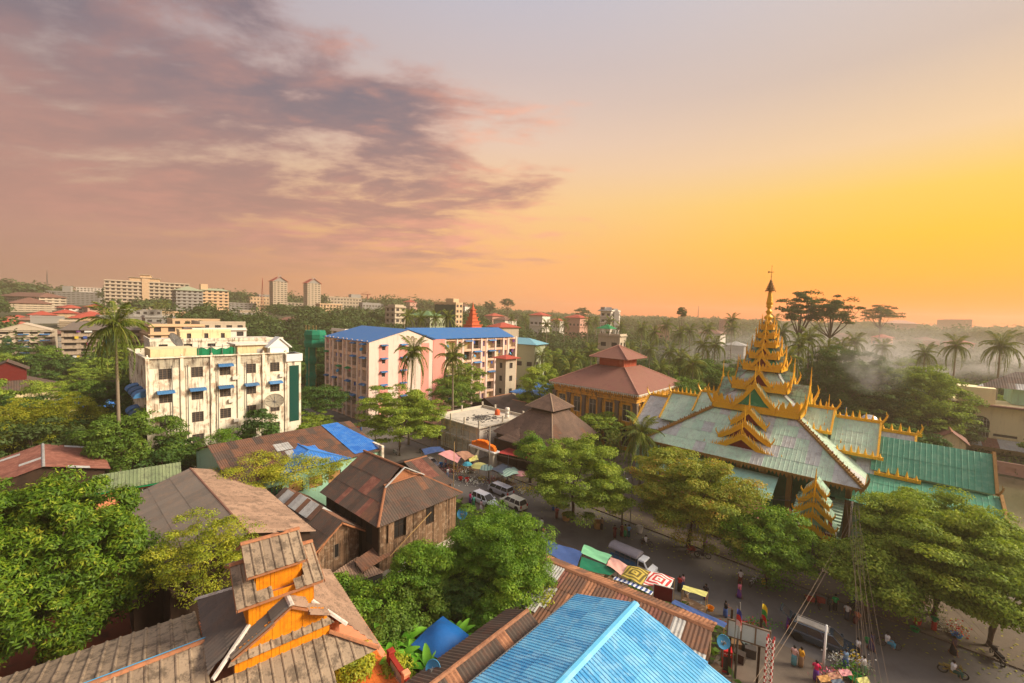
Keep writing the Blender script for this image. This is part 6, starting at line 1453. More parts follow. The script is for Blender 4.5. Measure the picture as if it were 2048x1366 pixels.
# low cluster right behind the stained white block
block('building', 'long low white building with blue awnings behind the stained white block', 300, 684, 104, 16, 30, 6, wall=m_white, az=135, slabs=False, wz=(1.2,2.4), ww=.35, bayy=5, extra=lambda t,w_,d,H0: [awning(t,'+x',(.02,0,0),u,H0-1.6,2.6,.9,.4) for u in (9,14.5,21,27)])
block('roof_room', 'ochre rooftop room on top of the long low white building', 360, 664, 118, 6, 12, 7, wall=m_cream, az=135, slabs=False, ww=.25)
for i, (px, py, D, w_, d, m_, nm) in enumerate(((300,652,150,20,16,FW[2],'tan block with rooftop clutter behind the coconut palm'),(345,640,190,12,18,FW[2],'sunlit yellow low block below the tan apartment blocks'),(290,634,210,10,14,FW[1],'grey low block below the largest hotel block'),(400,646,170,14,16,FW[0],'pale low block with a flat roof beside the trees'),(180,650,175,24,20,FW[0],'low block with a bright green roof left of the coconut palm'),(240,620,260,14,20,FW[1],'long grey car park roof below the largest hotel block'))):
    block('building', nm, px, py, D, w_, d, None, wall=m_, az=132, slabs=(i % 2 == 0), roofm=(m_green if i == 4 else None), group=None)
block('building', 'white unfinished block with a flat roof behind the left end of the pink apartment block', 690, 662, 150, 9, 10, 7, wall=FW[3], az=128)
def netted():
    p = WD(622, 700, 122); t = thing('scaffold_tower', 'narrow scaffold tower wrapped in green netting beside the pink apartment block', 'scaffold', (p.x, p.y, 0), az=132)
    m = MB(); rg = random.Random(1)
    for k in range(9):
        z0, z1 = k*2.4, (k+1)*2.4; w0 = 1.3+rg.uniform(-.2,.2) if k < 7 else 2.8; m.lathe([(w0,z0),(w0*1.08,(z0+z1)/2),(w0*.95,z1)], 9, (rg.uniform(-.2,.2), (0 if k < 7 else 1.2), 0))
    m.build('netting', M('green_scaffold_net', (20,120,90), var=.35, scale=3), t)
    q = MB()
    for x, y in ((-1,-1),(1,-1),(1,1),(-1,1)): q.tube([(x,y,0),(x,y,23)], .08, 4)
    q.build('pole', m_bamboo, t, kind='stuff')
netted()
def canopy_blue():
    t = gthing('canopy', 'blue sheet canopy on thin posts right of the pink apartment block', 'canopy', -70.0, 84.0)
    m = MB(); m.slab([(-6,0,7.2),(4,0,7.0),(4,12,8.6),(-6,12,8.8)], .1); m.build('sheet', m_blueroof, t); p = MB()
    for x in (-5.6,-2,1,3.6):
        for y in (.3,11.6): p.tube([(x,y,0),(x,y,7.2)], .1, 5)
    p.build('post', m_metal, t, kind='stuff')
canopy_blue()
for (lab, s0, s1, t0, t1, ze, zr, ax, rm) in (('brown roofed house below the blue canopy', -84, -74, 78, 88, 3.6, 5.8, 't', m_bsheet), ('wide brown roofed shed left of the concrete house', -80, -70.8, 58, 70, 3.2, 5.0, 's', m_rsheet), ('dark roofed house behind the concrete house', -70, -61, 74, 84, 4.0, 6.6, 's', m_bsheet), ('rusty roofed house between the canopy and the old hall', -64, -58, 92, 101, 4.5, 7, 't', m_redsheet)):
    simple_house('house', lab, 'house', s0, s1, t0, t1, ze, zr, ax, wall=m_dwood, roofm=rm, rs=dict(prof='wave', pitch=.4, sw=1.3, sl=2.4))
def walled_yard():
    t = gthing('boundary_wall', 'curved grey boundary wall along the far street in front of the pink block', 'wall', -96, 51); m = MB(); m.box(-26,0,-.15,.15,0,2.6); m.box(-26,0,-.25,.25,2.6,2.8); m.build('wall', m_dgrey, t)
# brown Burmese house, lower left
p = W(120, 820, 6.5)
simple_house('house', 'brown hip roofed house with a small raised red gable behind the yellow-green trees', 'house', -170, -156.5, -14, 3, 5.4, 9.4, 's', hip=4.5, wall=m_cream, roofm=m_bsheet, rs=dict(prof='wave', pitch=.4, sw=1.3, sl=2.4), lz=m_rcap2)
simple_house('roof_lantern_house', 'small raised red walled roof lantern above the brown hip roof', 'house', -165, -159, -8.5, -2.5, 10.6, 12.8, 's', wall=m_dred, roofm=m_bsheet, rs=dict(prof='wave', pitch=.4, sw=1.3, sl=2.4), lz=m_rcap2)
simple_house('shed', 'long shed with a vivid blue roof behind the yellow-green tree', 'shed', -143, -128, -2, 11, 3.8, 5.6, 's', wall=m_cream, roofm=m_bluesheet2, rs=dict(prof='wave', pitch=.4, sw=1.3, sl=2.4), lz=m_blueroof)
simple_house('shed', 'pale grey shed roof among the yellow-green trees at the left edge', 'shed', -92, -86, -16, -7, 3.4, 4.8, 's', wall=m_cconc, roofm=m_zinc, rs=dict(prof='wave', pitch=.4, sw=1.3, sl=2.4))
simple_house('shed', 'rusty shed roof below the brown hip roofed house', 'shed', -98, -90, -28, -18, 3.4, 5.0, 't', wall=m_dwood, roofm=m_redsheet, rs=dict(prof='wave', pitch=.4, sw=1.3, sl=2.4))
# right side: yellow school-like building, annexes, tin roofs, pond
m_ycream = M('bright_cream_paint', (246,228,180), var=.06, streak=(170,140,104), streak_amt=.3)
def yellow_building():
    t = gthing('yellow_building', 'cream yellow building with balconies and an arched window at the right edge', 'building', 12.8, 145.0)
    b, a, H0 = 8, 10, 10.6; mb = MB()
    wf = lambda u0_,u1_,z0,z1,d=.3,bk=None: (u0_,u1_,z0,z1,d) if bk is None else (u0_,u1_,z0,z1,d,bk)
    o = [wf(13.2+i*4.2,16.6+i*4.2,.3,3.3,1.2,1) for i in range(6)]+[wf(13.2+i*4.2,16.6+i*4.2,4.2,7.2,1.2,1) for i in range(6)]+[(7.0,10.6,3.6,4.2,.2,1)]
    wall_open(mb, (-2,0,0), (1,0,0), (0,-1,0), 40, H0, o, 0, 0, 1); mb.box(-2,38,1.3,12,0,H0-.1); mb.quad((-2,0,0),(-2,12,0),(-2,12,H0),(-2,0,H0)); mb.build('wall', [m_ycream, m_fdark], t)
    ar = MB(); R0 = 1.5; pts = [(1.3+x, -.08, z) for x, z in ((0,2.4),(3.0,2.4))]+[(2.8+R0*math.cos(PI*i/10), -.08, 6.4+R0*math.sin(PI*i/10)) for i in range(11)]; ar.poly(pts); ar.build('arched_window', m_dark, t)
    gr = MB()
    for x in (1.8,2.3,2.8,3.3,3.8): gr.box(x-.04,x+.04,-.14,-.09,2.4,7.5)
    for z in (3.2,4.2,5.2,6.2,7.0): gr.box(1.35,4.25,-.14,-.1,z-.03,z+.03)
    gr.build('window_grille', m_frame, t)
    rl = MB()
    for i in range(6):
        x0 = 11.2+i*4.2; rl.box(x0,x0+3.4,-.1,0,5.1,5.25)
        for k in range(9): rl.lathe([(.06,4.2),(.12,4.5),(.06,4.9),(.08,5.1)], 5, (x0+.2+k*.38,-.05,0))
    rl.build('balustrade', m_offw, t, kind='stuff')
    tr = MB(); tr.box(-3,38,-1.2,.3,H0-.3,H0+.1); tr.build('terrace_edge', m_farbrown, t)
    up_ = MB(); up_.box(-1,5,1.5,7,H0,H0+3.6); up_.build('stair_tower', m_ycream, t); u2 = MB(); u2.box(8,38,6,16,H0,H0+4.2); u2.build('upper_storey', m_mint, t)
    roof_slope(t, ((2,4.5,H0+3.6),(38,4.5,H0+3.6),(38,12,H0+7.2),(9,12,H0+7.2)), m_bsheet, alt=[m_zinc, m_fibre2], alt_p=.4, seed=3, prof='wave', pitch=.4, sw=1.3, sl=2.6)
    pr = MB(); pr.box(-1.5,20,.2,.3,H0+.1,H0+1.1); 
    for k in range(22): pr.tube([(-1.5+k,.2,H0+.1),(-1.5+k,.2,H0+1.2)], .05, 4)
    roof_slope(t, ((-1,-5.5,1.9),(20,-5.5,1.9),(20,-.4,3.1),(-1,-.4,3.1)), m_redsheet, alt=[m_zinc], alt_p=.35, seed=5, prof='wave', pitch=.4, sw=1.3, sl=2.6)
SEEN.append((R(45), R(53), 92, -.31))
yellow_building()
simple_house('cottage', 'small cream cottage with a red gable roof left of the cream yellow building', 'house', 7.5, 11.8, 124, 130, 4.6, 6.8, 't', wall=m_cream, roofm=m_redsheet, rs=dict(prof='wave', pitch=.4, sw=1.3, sl=2.4))
def tank_tower():
    t = gthing('tank_tower', 'dark green block carrying two stainless steel water tanks behind the temple wing', 'tank tower', -2.5, 93.0)
    b = MB(); b.box(-3,3,-2,2,0,10.2); b.build('block', M('dark_green_block', (20,74,58)), t); p = MB(); p.box(-3.3,3.3,-2.3,2.3,10.2,10.5); p.build('platform', m_offw, t)
    k = MB(); k.lathe([(1.1,0),(1.15,.3),(1.15,1.7),(.8,2.1),(.3,2.25)], 14); me = k.mesh('water_tank', m_steel, True)
    for y in (-1.2, 1.3): link('water_tank', me, t, (0,y,10.5))
    l = MB(); l.tube([(-3,-2,10.5),(-3,-2,14)], .08, 5); l.tube([(-3.6,-2,12.6),(-2.4,-2,12.6)], .06, 4); l.build('blue_pipe', m_dish, t)
tank_tower()
mb = MB(); mb.poly([G(s, t_, .02) for s, t_ in ((13,88),(60,88),(60,122),(13,122))]); pond = mb.build('pond_water', None or M('green_pond_water', (96,92,68), rough=.12, var=.1, scale=.3, spec=.6), kind='structure')
def fence_wall():
    t = gthing('garden_wall', 'low pinkish wall with openings along the pond at the right edge', 'wall', 14, 124)
    m = MB(); ops = [(1+i*2.2,2.4+i*2.2,.5,1.5,.25) for i in range(14)]; wall_open(m, (0,0,0), (1,0,0), (0,-1,0), 34, 2.2, ops, 0, 0, 0); m.box(-.2,34.2,-.1,.4,2.2,2.4); m.build('wall', FW[4], t)
    t2 = gthing('railing', 'white picket railing in front of the green roofed hall at the right edge', 'railing', 12.6, 72)
    m = MB(); 
    for k in range(60): m.box(k*.3,k*.3+.1,0,.06,0,1.6)
    m.box(0,18,-.02,.08,1.3,1.4); m.build('pickets', m_offw, t2)
fence_wall()
p = WD(1808, 728, 215); simple_house('shed', 'patchy white tin roof between the dark trees and the palms on the right', 'shed', *(lambda s,t_: (s-5,s+6,t_-5,t_+5))(p.x*e1.x+p.y*e1.y, p.x*e2.x+p.y*e2.y), p.z-1.5, p.z+.6, 's', wall=m_dwood, roofm=m_zinc, rs=dict(prof='wave', pitch=.4, sw=1.3, sl=2.4), alt=[m_rsheet], alt_p=.2)
block('building', 'long low hazy block on the far right horizon', 1945, 640, 620, 8, 52, 3, wall=FW[4], az=100, slabs=False)
block('building', 'hazy stepped roof on the horizon right of the large trees', 1835, 648, 560, 30, 20, 2, wall=FW[4], az=110, roof='hip', roofm=FW[4], slabs=False)
block('building', 'hazy pinkish long block on the horizon between the palms and the spire', 1470, 640, 420, 10, 40, 3, wall=FW[4], az=110)
block('house', 'grey roofed house in the haze left of the spire', 1488, 692, 200, 8, 8, 2, wall=FW[1], roof='hip', roofm=m_zinc, az=125, slabs=False)
for i, (px, py, D, c_) in enumerate(((1340,655,330,4),(1120,642,420,3),(1010,640,330,3),(985,632,400,4),(1880,682,330,4),(1950,688,300,4),(1700,672,380,4),(1000,655,240,0),(930,612,520,3),(820,604,560,4),(1440,668,260,3),(1780,676,350,4))):
    nm = ['pale villa left of the lone fan palm','hazy pale villa behind the pink villa','white villa roof right of the terracotta pagoda','small white house on the ridge near the pagoda','hazy pink house behind the right-hand palms','hazy house farthest right behind the palms','hazy house beneath the twin tall trees','cream house just right of the terracotta pagoda','tiny pale house high on the wooded ridge','tiny pinkish house on the ridge left of the office','pale house in the haze beside the tall coconut palm','hazy house beside the smoke'][i]
    block('villa', nm, px, py, D, 12, 14, 2, wall=FW[c_], roof='hip', roofm=m_farred if i % 2 else m_farbrown, az=110+10*(i % 4), slabs=False, group='villas scattered among the far trees')
def mast(label, px, py, D, kind='mast'):
    p = WD(px, py, D); g = ground(p.x, p.y); t = thing('mast', label, 'mast', (p.x, p.y, g)); m = MB(); h = p.z-g
    for x, y in ((-1,-1),(1,-1),(0,1)): m.tube([(x*1.4,y*1.4,0),(0,0,h)], .22, 4)
    for k in range(1, 9): f = k/9; q = 1.4*(1-f); m.tube([(-q,-q,h*f),(q,-q,h*f),(0,q,h*f),(-q,-q,h*f)], .12, 3)
    m.build('lattice', m_farred if 'red' in label else m_dgrey, t)
mast('red and white lattice mast left of the twin towers', 525, 556, 430); mast('thin lattice mast above the left edge roofs', 94, 540, 520); mast('thin mast on the horizon left of the spire', 1397, 612, 600)
def crane():
    p = WD(735, 588, 700); g = ground(p.x, p.y); t = thing('crane', 'small tower crane on the skyline right of the twin towers', 'crane', (p.x, p.y, g)); m = MB(); h = p.z-g
    m.box(-.8,.8,-.8,.8,0,h); m.box(-11,5,-.5,.5,h-1,h); m.tube([(-9,0,h),(0,0,h+4),(5,0,h)], .2, 4); m.build('frame', m_farred, t)
crane()
# ================================================================= vegetation
FOOT = []
def footprints():
    import mathutils
    for o in [o for o in C.objects if o.type == 'EMPTY' and o.get('category') in ('house','building','villa','tower','hotel','hotel block','temple','shed','tank tower','canopy','pagoda','gateway','gate','kiosk','stupa','terrace','scaffold')]:
        ss, tt = [], []; mw = Matrix.Translation(o.location) @ o.rotation_euler.to_matrix().to_4x4()
        for c_ in kids(o):
            if c_.type != 'MESH': continue
            m4 = mw @ c_.matrix_basis if not c_.name.startswith('roof_sheet') else None
            if m4 is None: continue
            for b in c_.bound_box: p = m4 @ Vector(b); ss.append(p.dot(e1)); tt.append(p.dot(e2))
        if ss: FOOT.append((min(ss), max(ss), min(tt), max(tt)))
footprints()
def is_free(x, y, m=1.5):
    s, t_ = x*e1.x+y*e1.y, x*e2.x+y*e2.y
    if 41-m < t_ < 54+m and s > -170: return False
    if 12 < s < 62 and 58 < t_ < 124: return False
    if -94-m < s < -83.5+m and 53 < t_ < 150: return False
    return not any(a-m < s < b+m and c_-m < t_ < d+m for a, b, c_, d in FOOT)
# -- named trees near the camera
T = tree
def TP(name, label, px, py, z, mat, r, zg=0, **kw):
    """tree whose crown's centre, at height z, shows at (px, py)"""
    p = W(px, py, z); return T(name, label, (p.x, p.y, zg), mat, r, z-zg, **kw)
TP('mango_tree', 'large glossy mango tree filling the lower left corner', 72, 1140, 7.6, L_mango, (5.4,5.4,6.4), nclump=420, per=330, cr=1.0, leaf=(.36,.115), seed=1, hollow=.72, bottom=-.9, flat=.8, tr=.35, droop=.35)
TP('tree', 'airy yellow-green tree in front of the long grey roof slope', 412, 1118, 7.4, L_yell, (3.6,3.4,3.6), nclump=120, per=150, cr=.8, leaf=(.2,.08), seed=2, hollow=.3, bottom=-.7, nl=12)
TP('tree', 'dense green mango tree at the foot of the stained white block', 268, 888, 7.0, L_green, (5.2,5.2,5.0), nclump=130, per=200, cr=1.2, leaf=(.42,.16), seed=3, bottom=-.6)
TP('tree', 'dark round tree between the vivid blue roof and the stained white block', 232, 812, 9.0, L_dark, (4.2,4.2,4.8), nclump=90, per=170, cr=1.2, leaf=(.4,.16), seed=4, bottom=-.7)
TP('tree', 'yellow-green tree at the left edge above the brown iron roof', 40, 868, 7.0, L_yell, (6.5,6.5,4.6), nclump=140, per=170, cr=1.2, leaf=(.34,.13), seed=5, bottom=-.6)
TP('tree', 'loose yellow-green tree left of the dense mango tree', 140, 850, 7.5, L_yell, (5.4,5.4,5.4), nclump=120, per=150, cr=1.1, leaf=(.32,.12), seed=6, hollow=.3, bottom=-.6, nl=12)
TP('tree', 'tree with reddish flowers next to the brown hip roofed house', 95, 795, 7.0, L_street, (3.6,3.6,3.6), nclump=60, per=150, cr=1.1, leaf=(.36,.14), seed=7)
TP('tree', 'small green tree between the brown hip roof and the vivid blue roof', 170, 800, 7.0, L_green, (3.4,3.4,4.0), nclump=60, per=150, cr=1.1, leaf=(.36,.14), seed=8)
TP('creeper', 'yellow-green creeper spread over the roofs beside the large timber house', 560, 945, 6.4, L_yell, (7.2,5.2,1.9), nclump=150, per=180, cr=1.1, leaf=(.22,.09), seed=9, bottom=-.3, cat='creeper')
TP('tree', 'small bright tree in front of the mint building', 452, 896, 5.6, L_bright, (2.6,2.6,3.2), nclump=60, per=150, cr=.9, leaf=(.26,.11), seed=10, bottom=-.8)
TP('shrub', 'loose shrub left of the small bright tree by the mint building', 395, 915, 4.5, L_green, (3.2,2.8,2.4), nclump=60, per=140, cr=.9, leaf=(.26,.11), seed=11, cat='shrub')
TP('tree', 'big layered bright green tree standing before the pink apartment block', 800, 838, 7.2, L_street, (7.6,7.6,6.0), nclump=210, per=200, cr=1.5, leaf=(.36,.18), seed=12, style='layer', flat=.34, hollow=.35, bottom=-.55)
TP('tree', 'broad dark tree under the left end of the pink apartment block', 640, 800, 6.2, L_dark, (6.5,6.5,3.6), nclump=110, per=170, cr=1.5, leaf=(.4,.18), seed=13, style='layer', flat=.4)
TP('tree', 'bright round tree right of the layered tree, below the pink block', 905, 795, 6.2, L_green, (5.0,5.0,5.0), nclump=100, per=180, cr=1.3, leaf=(.4,.17), seed=14)
TP('tree', 'second round tree touching the pink block balconies', 930, 765, 8.2, L_street, (5.2,5.2,5.0), nclump=90, per=170, cr=1.3, leaf=(.4,.17), seed=15)
TP('tree', 'dense dark tree with a pale crown left of the old ochre hall', 1080, 780, 9.0, L_street, (6.0,6.0,6.0), nclump=120, per=190, cr=1.3, leaf=(.4,.17), seed=16, bottom=-.8)
TP('tree', 'smaller bushy tree below the dense tree left of the old hall', 1060, 808, 5.2, L_green, (3.6,3.6,3.4), nclump=70, per=160, cr=1.1, leaf=(.36,.15), seed=17)
TP('tree', 'left street tree with yellow-green layered crown over the road', 1150, 948, 6.4, L_street, (7.6,6.0,4.4), nclump=260, per=300, cr=1.25, leaf=(.27,.13), seed=18, style='layer', flat=.42, hollow=.4, bottom=-.8, rz=R(-42))
TP('tree', 'small bushy street tree at the left end of the shading row', 1062, 905, 5.2, L_bright, (2.6,2.6,3.0), nclump=60, per=150, cr=.9, leaf=(.28,.13), seed=19)
TP('tree', 'street tree with orange turning leaves in front of the temple', 1382, 990, 6.6, L_orange, (6.6,5.6,5.0), nclump=290, per=300, cr=1.25, leaf=(.27,.13), seed=20, style='layer', flat=.42, hollow=.4, bottom=-.8, rz=R(-42))
TP('tree', 'fresh green street tree in front of the gilded gateway', 1540, 1088, 4.8, L_bright, (3.3,3.2,3.4), nclump=150, per=190, cr=1.0, leaf=(.28,.13), seed=21, bottom=-.7)
TP('tree', 'huge spreading street tree in front of the green roofed hall', 1880, 1092, 7.0, L_street, (6.8,6.0,4.8), nclump=320, per=320, cr=1.25, leaf=(.27,.13), seed=22, style='layer', flat=.42, hollow=.4, bottom=-.6, rz=R(-42), tr=.4)
TP('tree', 'lower dark crown of the street trees at the right edge', 1985, 1185, 5.4, L_green2, (6.4,5.2,3.8), nclump=240, per=300, cr=1.15, leaf=(.27,.13), seed=23, bottom=-.5, rz=R(-42)) if 'L_green2' in globals() else TP('tree', 'lower spreading crown of the street trees at the right edge', 1990, 1168, 5.8, L_street, (6.0,4.8,3.6), nclump=240, per=300, cr=1.15, leaf=(.27,.13), seed=23, bottom=-.5, rz=R(-42))
TP('tree', 'street tree filling the gap under the huge spreading tree', 1735, 1148, 4.6, L_street, (3.4,3.0,2.4), nclump=130, per=190, cr=1.1, leaf=(.3,.16), seed=24, bottom=-.5)
TP('tree', 'feathery bright green tree in the garden behind the blue roof', 1000, 1098, 5.2, L_bright, (4.7,4.5,3.5), nclump=300, per=320, cr=1.0, leaf=(.21,.085), seed=25, style='layer', flat=.45, hollow=.35, bottom=-.6)
TP('tree', 'bushy green tree beside the timber house wall', 842, 1150, 3.9, L_bright, (2.6,2.6,2.9), nclump=130, per=280, cr=.85, leaf=(.21,.09), seed=26, bottom=-.8)
TP('tree', 'yellow-green bush between the garden tree and the rusty roof', 1035, 1188, 3.4, L_bright, (2.6,2.4,2.6), nclump=80, per=170, cr=.8, leaf=(.24,.1), seed=27, bottom=-.8)
for i, (px, py, z, r_, m_, lb) in enumerate(((690,1200,2.0,(2.2,2.0,1.7),L_bright,'bright garden bush directly right of the lantern house roof'),(735,1235,2.0,(3.0,2.6,2.0),L_bright,'large leafy garden bush above the terrace'),(790,1275,1.8,(2.6,2.2,1.8),L_green,'rounded garden bush beside the blue tarpaulin'),(855,1205,2.0,(3.0,2.4,2.2),L_green,'shady bush between the garden trees'),(930,1200,2.2,(2.4,2.2,2.2),L_dark,'dark bush under the feathery tree'),(985,1245,1.8,(2.4,2.2,2.0),L_bright,'light green bush above the green shed'),(700,1330,3.6,(1.1,.9,.7),L_yell,'yellow-green ornamental shrub over the terrace railing'),(778,1352,2.4,(1.2,1.1,1.0),L_yell,'yellow-green ornamental shrub below the terrace'),(1090,1215,2.2,(1.6,1.6,1.6),L_yell,'small yellow-green bush at the corner of the rusty roof'),(560,1180,1.6,(1.8,1.8,1.6),L_green,'low bush under the timber cottage'))):
    TP('bush', lb, px, py, z, m_, r_, cat='bush', nclump=80, per=150, cr=.75, leaf=(.26,.12), seed=40+i, bottom=-.3, tr=.08)
TP('tree', 'dark rounded tree right behind the temple spire', 1688, 765, 13.5, L_dark, (9.5,8.5,8.0), nclump=230, per=200, cr=1.8, leaf=(.5,.22), seed=50, bottom=-.8)
TP('tree', 'rounded dark tree left of the stainless water tanks', 1745, 790, 9.5, L_dark, (7.5,7.0,6.5), nclump=160, per=190, cr=1.7, leaf=(.5,.22), seed=51, bottom=-.8)
TP('tree', 'broad rounded tree behind the smoke left of the cream cottage', 1832, 795, 11.0, L_street, (9.0,8.5,7.6), nclump=220, per=200, cr=1.8, leaf=(.5,.22), seed=52, bottom=-.8)
TP('tree', 'dark leafy tree in front of the temple left wing', 1405, 770, 10.0, L_green, (7.5,7.0,6.5), nclump=160, per=190, cr=1.7, leaf=(.5,.22), seed=53, bottom=-.8)
TP('tree', 'second leafy tree between the old hall and the temple', 1368, 805, 7.5, L_green, (6.0,6.0,6.0), nclump=120, per=180, cr=1.6, leaf=(.48,.2), seed=54, bottom=-.8)
def sparse_tree(label, px, pyt, D, r_, h_r, seed, mat=None):
    p = WD(px, pyt, D); g = ground(p.x, p.y); T('rain_tree', label, (p.x, p.y, g), mat or L_far, (r_, r_, h_r), p.z-g-h_r, nclump=60, per=120, cr=r_*.27, leaf=(.6,.3), seed=seed, flat=.6, hollow=.25, bottom=-.75, tr=.5, nl=10, fk=.74)
sparse_tree('tall airy rain tree directly right of the spire', 1606, 582, 135, 6.5, 6.0, 60); sparse_tree('tall airy rain tree with a leaning flat crown, farther right', 1664, 592, 135, 6.5, 5.0, 61)
sparse_tree('flat topped tree on the horizon right of the rain trees', 1762, 612, 230, 8, 4.5, 62); sparse_tree('lone lollipop tree on the centre ridge', 1016, 597, 420, 6, 4.5, 63); sparse_tree('rounded tree on the ridge above the terracotta pagoda', 980, 601, 430, 6, 6, 64)
sparse_tree('lone rounded tree on the skyline above the left roofs', 38, 573, 420, 7, 5, 65); sparse_tree('rounded tree on the horizon beside the arched hotel', 1165, 615, 400, 7, 5, 66)
# -- palms
palm('big coconut palm standing in front of the grey flats on the left', (lambda p: (p.x, p.y, 0))(WD(232, 655, 60)), WD(232, 655, 60).z/1.3, 1.3, True, 1, nf=40, lean=.3)
palm('coconut palm in front of the pink gable wall', (lambda p: (p.x, p.y, 0))(WD(820, 705, 88)), WD(820, 705, 88).z/1.3, 1.3, True, 2, nf=32)
palm('coconut palm in front of the pink block balconies', (lambda p: (p.x, p.y, 0))(WD(908, 716, 98)), WD(908, 716, 98).z/1.3, 1.3, True, 3, nf=32)
palm('low coconut palm between the old hall and the temple roof', (lambda p: (p.x, p.y, 0))(WD(1284, 868, 66)), WD(1284, 868, 66).z/1.25, 1.25, True, 4, nf=32)
palm('coconut palm with drooping fronds at the right edge of the haze', (lambda p: (p.x, p.y, 0))(WD(2003, 693, 112)), WD(2003, 693, 112).z/1.5, 1.5, True, 5, nf=30)
palm('coconut palm with one bunched top left of the right-edge palm', (lambda p: (p.x, p.y, 0))(WD(1913, 692, 118)), WD(1913, 692, 118).z/1.25, 1.25, True, 6, nf=28)
for k, (px, py, z) in enumerate(((1222,822,11.5),(1236,830,10.5))):
    p = W(px, py, z); palm(('left','right')[k]+' one of two slender betel palms before the old hall', (p.x, p.y, 0), z, .55, False, 7, nf=16, key='betel', name='betel_palm')
PL = [(1023,637,290),(1051,637,280),(1176,645,230),(1192,643,260),(1221,642,240),(1129,648,240),(1113,643,270),(1284,657,190),(1310,666,170),(1335,651,200),(1359,667,165),(1381,662,180),(1416,660,175),(1466,640,190),(1466,657,180),(1360,717,120),(1407,690,140),(1340,705,140),(1184,704,140),(1152,718,130),(1047,704,160),(1085,712,150),(1107,730,130),(1567,666,130),(1623,676,110),(1597,690,100),(1551,640,210),(1711,684,140),(1687,694,130),(1769,695,150),(1849,707,130),(815,634,170),(841,637,165),(872,637,165),(898,635,170),(1430,690,130),(1300,700,150),(1260,700,160),(1580,720,95),(1390,730,110),(1240,655,210),(330,610,270),(312,614,280),(720,640,300),(1095,650,220),(1205,680,180),(1140,740,120),(1320,740,115),(1640,655,170),(1660,700,110)]
def spot(x, y):
    a = math.degrees(math.atan2(x, y)); D = math.hypot(x, y)
    for lim, nm in ((-44,'the arched flats at the left edge'),(-37,'the stained white block'),(-30,'the right end of the stained white block'),(-24,'the green netted scaffold'),(-16,'the pink gable wall'),(-6,'the pink block loggias'),(0,'the terracotta pagoda'),(7,'the dark brown timber hall'),(14,'the old ochre hall'),(21,'the left temple wing'),(28,'the left foot of the spire'),(34,'the right foot of the spire'),(41,'the steel water tanks'),(60,'the cream yellow building')):
        if a < lim: break
    return ('close behind ' if D < 110 else 'some way behind ' if D < 160 else 'well beyond ' if D < 220 else 'far beyond ')+nm
for i, (px, py, D) in enumerate(PL):
    p = WD(px, py, D); g = ground(p.x, p.y); v = i % 5
    if p.z-g < 5: continue
    palm('coconut palm '+spot(p.x, p.y), (p.x, p.y, g), (p.z-g)/1.25, 1.25, False, 10+v, nf=24, key='far%d' % v, group='coconut palms of the wooded belt')
p = WD(1365, 617, 215); g = ground(p.x, p.y)
T('fan_palm', 'lone round headed fan palm on the horizon left of the spire', (p.x, p.y, g), L_far, (2.4,2.4,2.2), p.z-g-2, cat='palm tree', nclump=40, per=80, cr=.7, leaf=(.8,.3), seed=70, bottom=-.9, tr=.3, nl=3)
# -- banana clumps
def banana(label, px, py, z, seed, n=9):
    p = W(px, py, z); t = thing('banana_plant', label, 'banana plant', (p.x, p.y, 0)); rg = random.Random(seed); st = MB(); st.tube([(0,0,0),(.05,0,1.4),(0,.05,2.0)], .14, 7, r1=.08); st.build('stem', L_banana, t, True)
    if 'banana' not in _tree:
        V, F_ = [], []; k = 9
        for i in range(k+1):
            f = i/k; w_ = .32*math.sin(PI*min(1, f*.9+.08))**.6; x = 1.9*f; zz = 1.1*f-1.35*f*f
            V += [(x,-w_,zz+.10*w_/.3),(x,0,zz-.03),(x,w_,zz+.10*w_/.3)]
            if i: a = (i-1)*3; F_ += [(a,a+1,a+4,a+3),(a+1,a+2,a+5,a+4)]
        _tree['banana'] = fast_mesh('leaf', np.array(V), np.array(F_), L_banana, np.linspace(.2, .9, len(F_)))
    for i in range(n): link('leaf', _tree['banana'], t, (0,0,1.9+rg.uniform(-.2,.1)), Euler((rg.uniform(-.3,.3), -R(rg.uniform(5,55)), i*2.4+rg.uniform(-.3,.3))), (rg.uniform(.9,1.25),)*3)
for i, (px, py, z, lb) in enumerate(((905,1185,2.4,'banana plant with one upright leaf beside the feathery tree'),(945,1195,2.2,'broad banana plant right of the upright leaf'),(800,1290,2.2,'banana plant between the garden bush and the blue tarpaulin'),(835,1315,2.4,'banana plant left below the blue tarpaulin'),(860,1345,2.2,'banana plant nearest to the blue satellite dish'),(790,1335,2.0,'banana plant beside the terrace wall'),(770,1300,2.0,'small banana plant behind the terrace pillar'),(915,1290,1.8,'banana plant right under the blue tarpaulin edge'))): banana(lb, px, py, z, i)
